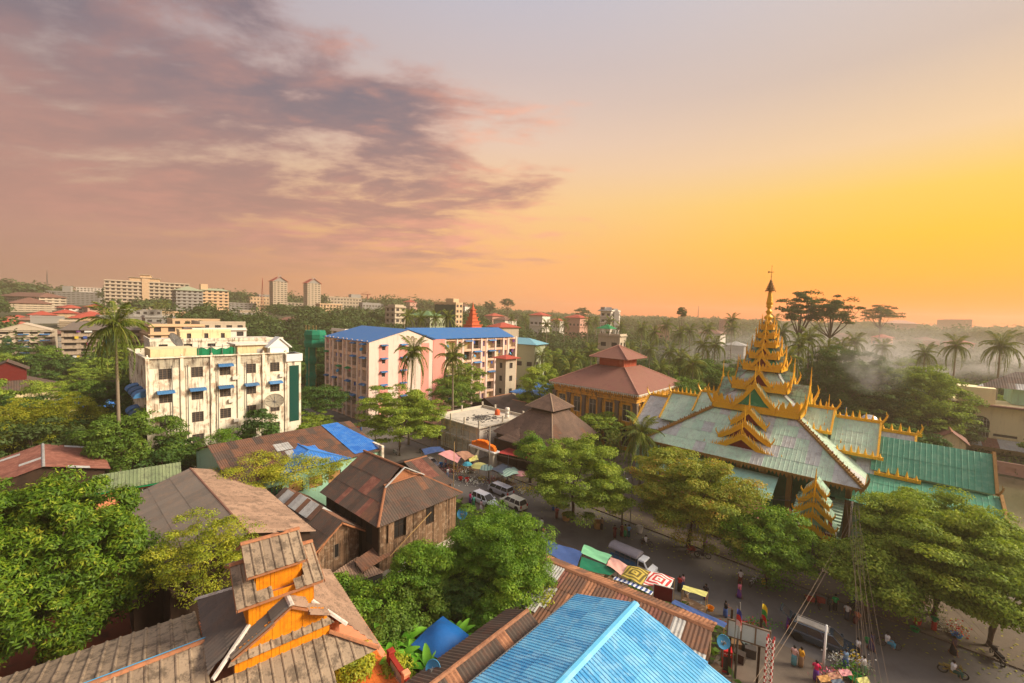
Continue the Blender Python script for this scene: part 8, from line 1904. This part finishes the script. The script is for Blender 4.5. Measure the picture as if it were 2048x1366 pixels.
def goods(label, p, n, cols, sp, seed, h=.14, name='flowers', cat='flowers'):
    rs = np.random.default_rng(seed); k = n; c = np.stack([rs.normal(0, sp[0], k), rs.normal(0, sp[1], k), np.abs(rs.normal(.5, .25, k))], 1)
    v = leaves_np(rs, c, rs.normal(0, 1, (k, 3)), h*1.3, h, 0, .4); me = fast_mesh(name, v, np.arange(len(v)).reshape(-1, 4), leafmat('petals_%d' % seed, cols, 3.0, .2), rs.uniform(0, 1, k))
    o = link(name, me, loc=p); o['label'] = label; o['category'] = cat; o['kind'] = 'stuff'
tm_ = {'blue': tarp('blue_tarp', (64,88,140)), 'dgreen': tarp('dark_green_tarp', (24,108,78)), 'mint': tarp('mint_tarp', (130,196,150)), 'pinky': tarp('pink_tarp', (218,164,150)), 'bblue': tarp('bright_blue_tarp', (24,92,160)), 'pinkw': tarp('pink_white_tarp', (214,150,150)), 'brown': tarp('tan_tarp', (176,130,104)), 'yell': tarp('yellow_tarp', (206,200,120)), 'dgrey': tarp('slate_tarp', (84,96,110)), 'strip': stripes('pale_striped_tarp', (170,196,176), (128,160,150), .5)}
def S4(z, *pp): return [W(x, y, z) for x, y in pp]
cloth('stall', 'market stall under a faded blue tarpaulin at the left end of the row', S4(2.6, (1094,1106),(1119,1089),(1166,1103),(1153,1136)), tm_['blue'], seed=1)
cloth('stall', 'small blue topped stall nearest the garden tree', S4(2.3, (1070,1088),(1090,1076),(1117,1089),(1096,1102)), tm_['blue'], seed=2)
cloth('stall', 'stall under a mint and pink patched tarpaulin facing the road', S4(2.6, (1162,1106),(1168,1089),(1224,1111),(1212,1128)), tm_['mint'], seed=3)
cloth('stall', 'stall under a plain dark green tarpaulin', S4(2.5, (1163,1113),(1235,1139),(1221,1151),(1158,1138)), tm_['dgreen'], seed=4)
cloth('stall', 'stall under a pink and yellow tarpaulin next to the pickup', S4(2.6, (1221,1114),(1255,1131),(1243,1152),(1213,1130)), tm_['pinky'], seed=5)
cloth('stall', 'stall under an olive and gold concentric striped cloth', S4(2.7, (1256,1131),(1299,1143),(1284,1170),(1241,1154)), stripes('olive_gold_stripes', (96,82,24), (184,160,66), .42, True), seed=7, sag=-.1)
cloth('stall', 'stall under a red and white concentric striped cloth', S4(2.7, (1300,1143),(1349,1157),(1337,1181),(1286,1169)), stripes('red_white_stripes', (196,52,50), (232,216,206), .42, True), seed=9, sag=-.1)
cloth('awning', 'long blue and white striped awning edge below the striped stalls', S4(2.5, (1230,1153),(1308,1184),(1302,1190),(1226,1158)), stripes('blue_white_stripes', (60,84,140), (222,224,226), .42), goods=False, seed=11, cat='awning', sag=.05)
cloth('awning', 'long faded blue awning running to the billboard', S4(2.7, (1349,1199),(1456,1247),(1448,1255),(1342,1206)), tm_['blue'], goods=False, seed=12, cat='awning', sag=.05)
cloth('cart', 'food cart with a pale green flat roof on the road side of the row', S4(2.1, (1367,1170),(1416,1184),(1412,1194),(1364,1179)), tm_['yell'], sag=.0, seed=14, cat='cart')
cloth('canopy', 'bright blue tarpaulin tent in the garden above the green shed', S4(2.9, (822,1290),(886,1232),(947,1276),(880,1320)), tm_['bblue'], goods=False, seed=1, cat='canopy', sag=-.7)
cloth('stall', 'market stall under a pink and white tarpaulin across the road', S4(2.6, (876,908),(900,900),(925,912),(915,926)), tm_['pinkw'], seed=21); cloth('stall', 'stall under a tan tarpaulin right of the pink and white one', S4(2.7, (912,905),(935,902),(950,912),(930,921)), tm_['brown'], seed=23)
cloth('stall', 'small stall under a pale yellow tarpaulin by the white arch gate', S4(2.5, (936,914),(954,910),(957,919),(940,924)), tm_['yell'], seed=24); cloth('stall', 'row end stall under a dark blue tarpaulin beneath the scaffold', S4(2.5, (843,898),(880,893),(892,902),(850,910)), tm_['blue'], seed=25)
cloth('stall', 'stall under a slate grey tarpaulin right of the power pole', S4(2.6, (982,938),(1005,927),(1024,935),(1006,948)), tm_['dgrey'], seed=26, sag=-.3); cloth('stall', 'stall under a pale green striped tarpaulin near the left street tree', S4(2.5, (992,942),(1028,934),(1046,946),(1010,954)), tm_['strip'], seed=27, sag=-.25)
for i, (a, b) in enumerate((((760,1115),'bright blue tarpaulin sheet hung on the plinth of the large timber house'),((800,1092),'small vivid blue sheet in the middle of the timber house wall foot'),((872,1058),'pale blue plastic sheet at the right end of the timber house'))):
    p = W(*a, 1.6); t = thing('sheet', b, 'tarpaulin', (p.x, p.y, 1.2), az=130); m = MB(); n = 6; V = [(.15+.12*math.sin(j*1.7+k), -1.3+2.6*j/n+.05*k, 1.2-.55*k) for k in range(3) for j in range(n+1)]; V = [(x+.5*(1.2-z), y, z) for x, y, z in V]; m.add(V, [(k*(n+1)+j, k*(n+1)+j+1, (k+1)*(n+1)+j+1, (k+1)*(n+1)+j) for k in range(2) for j in range(n)]); m.build('tarpaulin', tm_['bblue'] if i < 2 else tarp('pale_blue_sheet', (110,160,206)), t, True)
def umbrella(label, px, py, mat, r_=1.3, h=2.3):
    p = W(px, py, 0); t = thing('umbrella', label, 'umbrella', (p.x, p.y, 0)); m = MB(); n = 8; V = [(0,0,h+.45)]+[(r_*math.cos(2*PI*i/n), r_*math.sin(2*PI*i/n), h-.05) for i in range(n)]; V += [(r_*.6*math.cos(2*PI*(i)/n), r_*.6*math.sin(2*PI*i/n), h+.28) for i in range(n)]
    m.add(V, [(0, 9+i, 9+(i+1) % n) for i in range(n)]+[(9+i, 1+i, 1+(i+1) % n, 9+(i+1) % n) for i in range(n)]); m.build('canopy', mat, t); s_ = MB(); s_.tube([(0,0,0),(0,0,h+.5)], .03, 5); s_.build('pole', m_metal, t)
umbrella('pale yellow and blue sun umbrella left of the power pole', 958, 958, tm_['yell'], 1.5); umbrella('pale blue umbrella touching the yellow one', 972, 962, tm_['strip'], 1.3); umbrella('small pink umbrella under the left street tree', 1040, 975, tm_['pinkw'], 1.1); umbrella('turquoise umbrella between the flower stalls', 934, 955, tarp('turquoise_tarp', (60,150,170)), .9)
FC = {'y':[(60,110,40),(240,200,30),(246,220,60)], 'w':[(90,130,70),(230,226,220),(240,238,230)], 'p':[(60,110,50),(214,70,120),(230,190,200)], 'r':[(150,30,30),(210,50,50),(90,130,50)], 'g':[(40,90,30),(80,140,40),(130,180,70)]}
for i, (px, py, n, c_, sp, lb) in enumerate(((905,944,260,'p',(1.4,.8),'pink and violet flowers heaped on the market stall'),(912,942,160,'y',(.7,.5),'yellow flowers in the middle of the flower stall'),(925,946,200,'w',(1.0,.7),'white flowers at the right of the flower stall'),(950,968,240,'w',(1.3,.8),'white flower buckets on the kerb before the umbrella'),(963,962,120,'y',(.4,.4),'bright yellow bunch beside the white buckets'),(985,966,120,'r',(.8,.5),'red goods on the kerb right of the pole'),(1052,984,160,'y',(1.0,.5),'yellow flowers under the left street tree'),(1042,989,60,'w',(.3,.3),'white bucket flowers left of the yellow ones'),(1545,1172,340,'g',(1.1,.6),'green leafy bunches laid out on the far kerb'),(1553,1180,120,'g',(.6,.4),'small green bunch in a tray at the far kerb'),(1686,1330,200,'w',(.5,.4),'white chrysanthemums at lower right'),(1704,1326,120,'y',(.4,.4),'yellow chrysanthemums at lower right'),(1722,1336,130,'w',(.35,.3),'pale yellow chrysanthemums right of the yellow ones'),(1700,1352,220,'g',(.7,.4),'leafy bundles in front of the chrysanthemums'),(1490,1256,120,'r',(1.0,.2),'red and pink flowers behind the billboard'),(1520,1256,160,'g',(1.0,.3),'green pot plants behind the billboard'),(1660,1362,160,'p',(.5,.3),'mixed baskets of goods by the white pole'),(1895,1262,160,'w',(.7,.5),'white bundles on a low table under the large tree'),(1915,1268,80,'r',(.4,.3),'red and blue boxes under the large tree'))):
    p = W(px, py, 0); goods(lb, (p.x, p.y, .02), n, FC[c_], sp, 200+i)
# tables, baskets, tubs, stools: small things one can count
def basket(label, px, py, mat, r_=.38, h=.5, name='basket'):
    p = W(px, py, 0); m = MB(); m.lathe([(r_*.75,0),(r_,h*.9),(r_*1.05,h),(r_*.9,h*.98),(r_*.7,h*.2)], 12, (0,0,0)); o = m.build(name, mat, None); o.location = (p.x, p.y, .01); tag(o, label, name)
wick = M('wicker', (186,140,84), var=.3, scale=12, bump=.4)
for a in (('wicker basket left of the group of baskets at the far kerb',1132,1040,wick,.6,.9),('wicker basket beside the person in brown',1195,1056,wick,.6,.9),('white bundle wrapped in cloth at the far kerb',1163,1040,m_offw,.4,.8),('white bundle right of the group of monks',1279,1065,m_offw,.45,.8),('red tub in front of the flower stall',921,960,m_plast_r,.4,.5),('red tub at the left of the white flowers',934,963,m_plast_r,.4,.6),('blue tub by the flower stall',882,933,m_plast_b,.4,.7),('green basin under the large tree',1829,1262,m_plast_g,.35,.3),('red plastic stool under the large tree',1834,1250,m_plast_r,.3,.5),('yellow jerrycan by the leafy bunches',1527,1168,M('yellow_plastic',(226,200,60)),.25,.5),('green bucket by the parked cyclist',1735,1285,m_plast_g,.25,.35),('blue basket on the low table at lower right',1912,1275,m_plast_b,.4,.35),('green round basket among the goods at lower right',1712,1362,m_plast_g,.6,.3)): basket(*a)
for i, (px, py) in enumerate(((1668,1352),(1690,1346),(1648,1358),(1726,1362),(1675,1366))):
    cloth('table', ['low goods table left of the white chrysanthemums','goods table behind the green round basket','goods table beside the white pole','goods table at the bottom edge right','goods table at the bottom edge left'][i], [W(px-14,py-6,.8), W(px+8,py-9,.8), W(px+16,py+4,.8), W(px-6,py+7,.8)], [tm_['brown'],tm_['pinkw'],wick,tm_['yell'],tm_['dgrey']][i], sag=.03, goods=False, cat='table')
for i, (px, py) in enumerate(((1400,1215),(1384,1213),(1420,1222))): basket(['pot on the customer side of the green topped cart','white bucket beside the green topped cart','tray of food behind the green topped cart'][i], px, py, [m_steel, m_offw, m_orange][i], .35, .4, 'pot')

# ---- billboard, flags, shop at lower right
def billboard():
    p = W(1497, 1366, 0); a = W(1456,1238,4.6); b = W(1541,1264,4.6); t = thing('billboard', 'pale blue-white billboard of three panels on posts in the market yard', 'billboard', (a.x, a.y, 0)); o = Vector((a.x, a.y, 0)); d = (b-a); L_ = d.length; ang = math.atan2(d.y, d.x)
    for i in range(3): m = MB(); m.box(L_*i/3+.03,L_*(i+1)/3-.03,-.04,.04,3.3,4.6); m.build('panel', M('billboard_white', (196,214,220), var=.05, patch=(150,170,180), patch_amt=.3) if i == 0 else bpy.data.materials['billboard_white'], t, rot=(0,0,ang))
    f = MB(); f.box(-.05,L_+.05,-.07,.07,4.58,4.68); f.box(-.05,L_+.05,-.07,.07,3.22,3.32)
    for i in range(4): f.box(L_*i/3-.05,L_*i/3+.05,-.08,.08,3.2,4.7)
    f.build('frame', m_wframe, t, rot=(0,0,ang))
    for x in (.25, L_*.78): m = MB(); m.box(x-.08,x+.08,.06,.22,0,5.4); m.build('post', m_dwood, t, rot=(0,0,ang))
billboard()
m_rw = stripes('red_white_pole_paint', (180,50,50), (226,222,216), .5, ax=2)
def truss():
    p = W(1535, 1366, 1.0); t = thing('gate_post', 'red and white painted lattice post right of the billboard', 'post', (p.x, p.y, 0), rz=RZ); m = MB()
    for x, y in ((-.2,-.2),(.2,-.2),(.2,.2),(-.2,.2)): m.tube([(x,y,0),(x,y,4.6)], .06, 5)
    for k in range(9): z = k*.5; m.tube([(-.2,-.2,z),(.2,-.2,z+.5),(.2,.2,z),(-.2,.2,z+.5),(-.2,-.2,z)], .04, 4)
    m.build('lattice', m_rw, t)
truss()
def flag(label, px, py, z, h, cols, az=100):
    p = W(px, py, z); t = thing('flag', label, 'flag', (p.x, p.y, 0), az=az); s_ = MB(); s_.tube([(0,0,0),(0,0,z+.4)], .03, 5); s_.build('pole', m_metal, t)
    for i, c_ in enumerate(cols):
        m = MB(); n = 6; V = []
        for k in range(2):
            for j in range(n+1): u = j/n; V.append((.55*u+(.12*math.sin(u*5)), .12*math.sin(u*7), z+.2-h*(i+k)/len(cols)-.5*u))
        m.add(V, [(j,j+1,n+2+j,n+1+j) for j in range(n)]); m.build('stripe', cmat(c_), t)
flag('flag in yellow, green and red stripes above the billboard', 1524, 1212, 6.2, 1.3, [(226,196,50),(60,150,70),(200,50,50)])
flag('red and blue flag left of the striped one above the billboard', 1473, 1222, 6.0, 1.3, [(60,70,150),(200,60,60),(226,200,200)])
flag('small red flag in front of the temple gateway, left one', 1615, 1018, 6.5, 1.2, [(60,70,140),(190,40,60)]); flag('small pink flag in front of the temple gateway, right one', 1657, 1040, 6.0, 1.2, [(210,60,110)])
flag('small pink flag beside the lean-to of the temple', 1578, 1020, 5.0, .9, [(220,90,120)])
dp = W(1447, 1284, 3.4); dish('blue satellite dish with white marks on the wall end of the rusty market row', (dp.x, dp.y, 2.2), .48, 185, 25, m_dish, stand=1.2, mark=True)
dp = W(866, 1338, 4.9); dish('blue satellite dish with white marks at the roof edge of the green shed', (dp.x, dp.y, 3.6), .52, 200, 25, m_dish, stand=1.3, mark=True)
dp = W(924, 1028, 3.4); dish('blue satellite dish with white marks beside the timber house and the road', (dp.x, dp.y, 1.8), .62, 195, 25, m_dish, stand=1.6, mark=True)
def fridge():
    p = W(1452, 1335, .2); t = thing('drinks_cabinet', 'red drinks cabinet with white script beneath the blue dish', 'cabinet', (p.x, p.y, 0), az=200); m = MB(); m.box(-.35,.35,-.35,.35,0,1.8); m.build('cabinet', m_plast_r, t); g = MB(); g.box(.35,.365,-.29,.29,.2,1.35); g.build('glass_door', m_glass, t)
    k = MB(); k.tube([(.37,-.26,1.55),(.37,-.16,1.65),(.37,-.1,1.5),(.37,0,1.62),(.37,.1,1.5),(.37,.24,1.64)], .02, 4); k.build('script', m_lwhite, t)
fridge()
for i, (px, py, c_) in enumerate(((1478,1322,(60,50,44)),(1500,1312,(70,64,60)),(1470,1300,(120,90,60)),(1492,1300,(90,100,96)),(1430,1352,(110,90,70)))):
    p = W(px, py, 0); o = MB().box(-.4,.4,-.3,.3,0,.7).box(-.42,.42,-.32,.32,.7,.76).build('crate', cmat(c_), None); o.location = (p.x, p.y, .01); o.rotation_euler = (0,0,RZ+i*.3); tag(o, ['dark crate left beneath the billboard','dark crate right beneath the billboard','brown crate next to the drinks cabinet','grey crate between the two dark crates','brown crate behind the blue roof corner'][i], 'crate')
def board_red():
    a, b = W(1308,1170,3.6), W(1346,1180,3.6); d = b-a; t = thing('board', 'dark red panel standing on the roof edge behind the striped stalls', 'sign board', (a.x, a.y, 0)); ang = math.atan2(d.y, d.x); m = MB(); m.box(0,d.length,-.03,.03,2.4,3.7); m.build('panel', M('dark_red_panel', (126,34,30), var=.1), t, rot=(0,0,ang))
    f = MB(); f.box(-.04,d.length+.04,-.05,.05,3.68,3.74); f.box(-.04,.02,-.05,.05,0,3.7); f.box(d.length-.02,d.length+.04,-.05,.05,0,3.7); f.build('frame', m_frame, t, rot=(0,0,ang))
board_red()

# ---- poles and wires
POLE = {}
def pole(key, label, px, py, z, h, mat, arms=2, r_=.13, az=42):
    p = W(px, py, z); t = thing('utility_pole', label, 'utility pole', (p.x, p.y, 0), az=az); m = MB(); m.tube([(0,0,-.2),(0,0,h)], r_, 8, r1=r_*.7); m.build('shaft', mat, t, True); POLE[key] = Vector((p.x, p.y, h))
    for k in range(arms):
        a = MB(); a.box(-.9,.9,-.05,.05,h-.4-.7*k,h-.3-.7*k)
        for x in (-.8,-.3,.3,.8): a.lathe([(.03,0),(.05,.06),(.05,.12),(.02,.16)], 6, (x,0,h-.3-.7*k))
        a.build('cross_arm', m_dgrey, t)
m_poleg = M('concrete_pole', (150,138,122), var=.15)
pole('a', 'concrete power pole in front of the white arch gate', 977, 963, 0, 9.4, m_poleg); pole('b', 'white painted power pole at the bottom of the picture', 1646, 1340, 0, 2.9+.9, m_lwhite, 0, .1)
pole('c', 'dark power pole beside the billboard, left one', 1470, 1356, 0, 6.2, m_dgrey, 0, .09)
pole('d', 'power pole hidden among the large street tree leaves', 1690, 1178, 0, 9.5, m_poleg); pole('e', 'slim pole by the striped tarpaulin across the road', 1015, 968, 0, 5.0, m_dgrey, 0, .06); pole('f', 'power pole with a cross arm in front of the pink block', 751, 882, 0, 11.5, m_poleg, 2)
pole('g', 'power pole under the street trees left of the lamp', 1243, 1062, 0, 8.0, m_poleg, 1); pole('h', 'slim bamboo mast beside the timber house', 906, 1012, 0, 9.5, m_bamboo, 0, .05); pole('i', 'bamboo mast behind the narrow green roof', 284, 940, 3, 10.4, m_bamboo, 0, .05)
pole('j', 'thin mast in the garden between the tree and the rusty roof', 1088, 1240, 0, 7.0, m_dgrey, 0, .04)
def wires(label, a, b, n, sag, r_=.018, spread=.25, mat=None):
    r_ *= .7; m = MB(); d = (b-a); s_ = d.cross(Vector((0,0,1))).normalized()
    for i in range(n):
        o = s_*(spread*(i-(n-1)/2))+Vector((0,0,-.12*(i % 3))); pts = [a+o+d*(k/10)+Vector((0,0,-sag*(1+.2*(i % 2))*4*(k/10)*(1-k/10))) for k in range(11)]; m.tube(pts, r_, 3, cap=False)
    o = m.build('wires', mat or m_black, None); tag(o, label, 'wires', kind='stuff')
wires('power lines from the arch gate pole up the street', POLE['a'], POLE['f'], 4, 1.0); wires('power lines from the arch gate pole to the street tree pole', POLE['a'], POLE['g'], 5, .8); wires('power lines from pole to pole through the street trees', POLE['g'], POLE['d'], 4, .8)
m_cable = M('pale_cable', (132,112,92)); mid = W(1770, 1385, 3.0)
for i in range(3):
    wires(['bundle of pale cables sweeping down from the large tree','second cable bundle crossing beside the first','thin third cable falling left of the bundles'][i], POLE['d']+Vector((.3*i,0,-.3)), W(1768-22*i, 1420, 6.0), 4-i, .5+.2*i, .017, .3, m_cable)
wires('pale cable crossing the bonnet of the dark estate car', W(1510,1366,3.2), POLE['d']+Vector((0,0,-2)), 2, .6, .02, .2, m_cable); wires('cables leaving the frame at lower right', POLE['d']+Vector((4,0,-2)), W(2060,1366,4.0), 2, .6, .018, .3, m_cable)
wires('thin cable above the garden tree toward the road', POLE['h'], POLE['g'], 1, 1.0, .02, 0, m_cable)
def lamp(label, px, py, D, h=7.5):
    p = WD(px, py, D); t = thing('street_lamp', label, 'street lamp', (p.x, p.y, 0), az=222); m = MB(); m.tube([(0,0,0),(0,0,h-.4),(.3,0,h),(1.6,0,h+.1)], .07, 6, r1=.05); m.build('pole', m_metal, t); k = MB(); k.cbox((1.8,0,h+.1), (.7,.24,.1)); k.build('lamp_head', m_lwhite, t)
lamp('street lamp with a white head among the orange leaved tree', 1262, 1012, 54); lamp('street lamp inside the huge spreading tree', 1840, 1068, 42)
# crows, rooftop bits
def skin_obj(name, P, E_, mat): return link(name, skin_mesh(name, P, E_, mat))
def crow(label, p, az):
    t = tag(skin_obj('crow', [(0,0,.1,.05),(.09,0,.12,.055),(.18,0,.17,.035),(.23,0,.19,.033),(.29,0,.18,.008),(-.12,0,.08,.025),(-.24,0,.06,.012)], [(0,1),(1,2),(2,3),(3,4),(0,5),(5,6)], m_hair), label, 'crow'); t.location = p; t.rotation_euler = (0,0,R(90-az))
def skin_obj(name, P, E_, mat): return link(name, skin_mesh(name, P, E_, mat))
crow('black crow on the ridge end of the long grey roofed house', W(569, 1046, 6.25), 60); crow('black crow on the top ridge of the orange lantern', W(563, 1066, 13.4), 230)
for i, (px, py, z) in enumerate(((150,800,9),(355,665,20),(700,640,23))): pass
# ================================================================= air: haze box and wood smoke
def volmat(name, col, dens, aniso=.2, noise=None):
    ma = bpy.data.materials.new(name); ma.use_nodes = True; t = NT(ma.node_tree); t.n.clear()
    v = t.new('ShaderNodeVolumePrincipled'); v.inputs['Color'].default_value = (*col, 1); v.inputs['Density'].default_value = dens; v.inputs['Anisotropy'].default_value = aniso
    if noise:
        tc_ = t.new('ShaderNodeTexCoord').outputs['Object']; n = t.noise(tc_, noise[0], 4, .6, .4)
        l = t.new('ShaderNodeVectorMath', operation='LENGTH'); t.put(l.inputs[0], tc_)
        f = t.m('MULTIPLY', t.sstep(n, noise[1], noise[2]), t.m('SUBTRACT', 1.0, t.sstep(l.outputs['Value'], .45, 1.0))); t.put(v.inputs['Density'], t.m('MULTIPLY', f, dens))
    o = t.new('ShaderNodeOutputMaterial'); t.l.new(v.outputs[0], o.inputs['Volume']); return ma
mb = MB(); mb.box(-1300, 1300, -60, 1150, -3.5, 61)
hz = mb.build('haze', volmat('pale_haze', (1.0, .81, .57), .00054, .3)); hz['kind'] = 'stuff'
def smoke(label, p, r_, dens, sc=(2.2,.35,.62)):
    m = MB(); m.lathe([(.02,-1),(.5,-.86),(.87,-.5),(1,0),(.87,.5),(.5,.86),(.02,1)], 14); o = link('smoke', m.mesh('smoke', volmat('wood_smoke', (1,.96,.92), dens, .1, sc)), loc=p, scale=r_); o['kind'] = 'stuff'; o['label'] = label; o['category'] = 'smoke'
p = WD(1752, 728, 94); smoke('white wood smoke rising in front of the dark trees right of the spire', (p.x, p.y, p.z), (9, 5, 8), .13, (2.2,.42,.7))
smoke('thin smoke drifting over the right-hand palms and roofs', (150, 170, 12), (110, 60, 20), .03, (2.6,.42,.72))
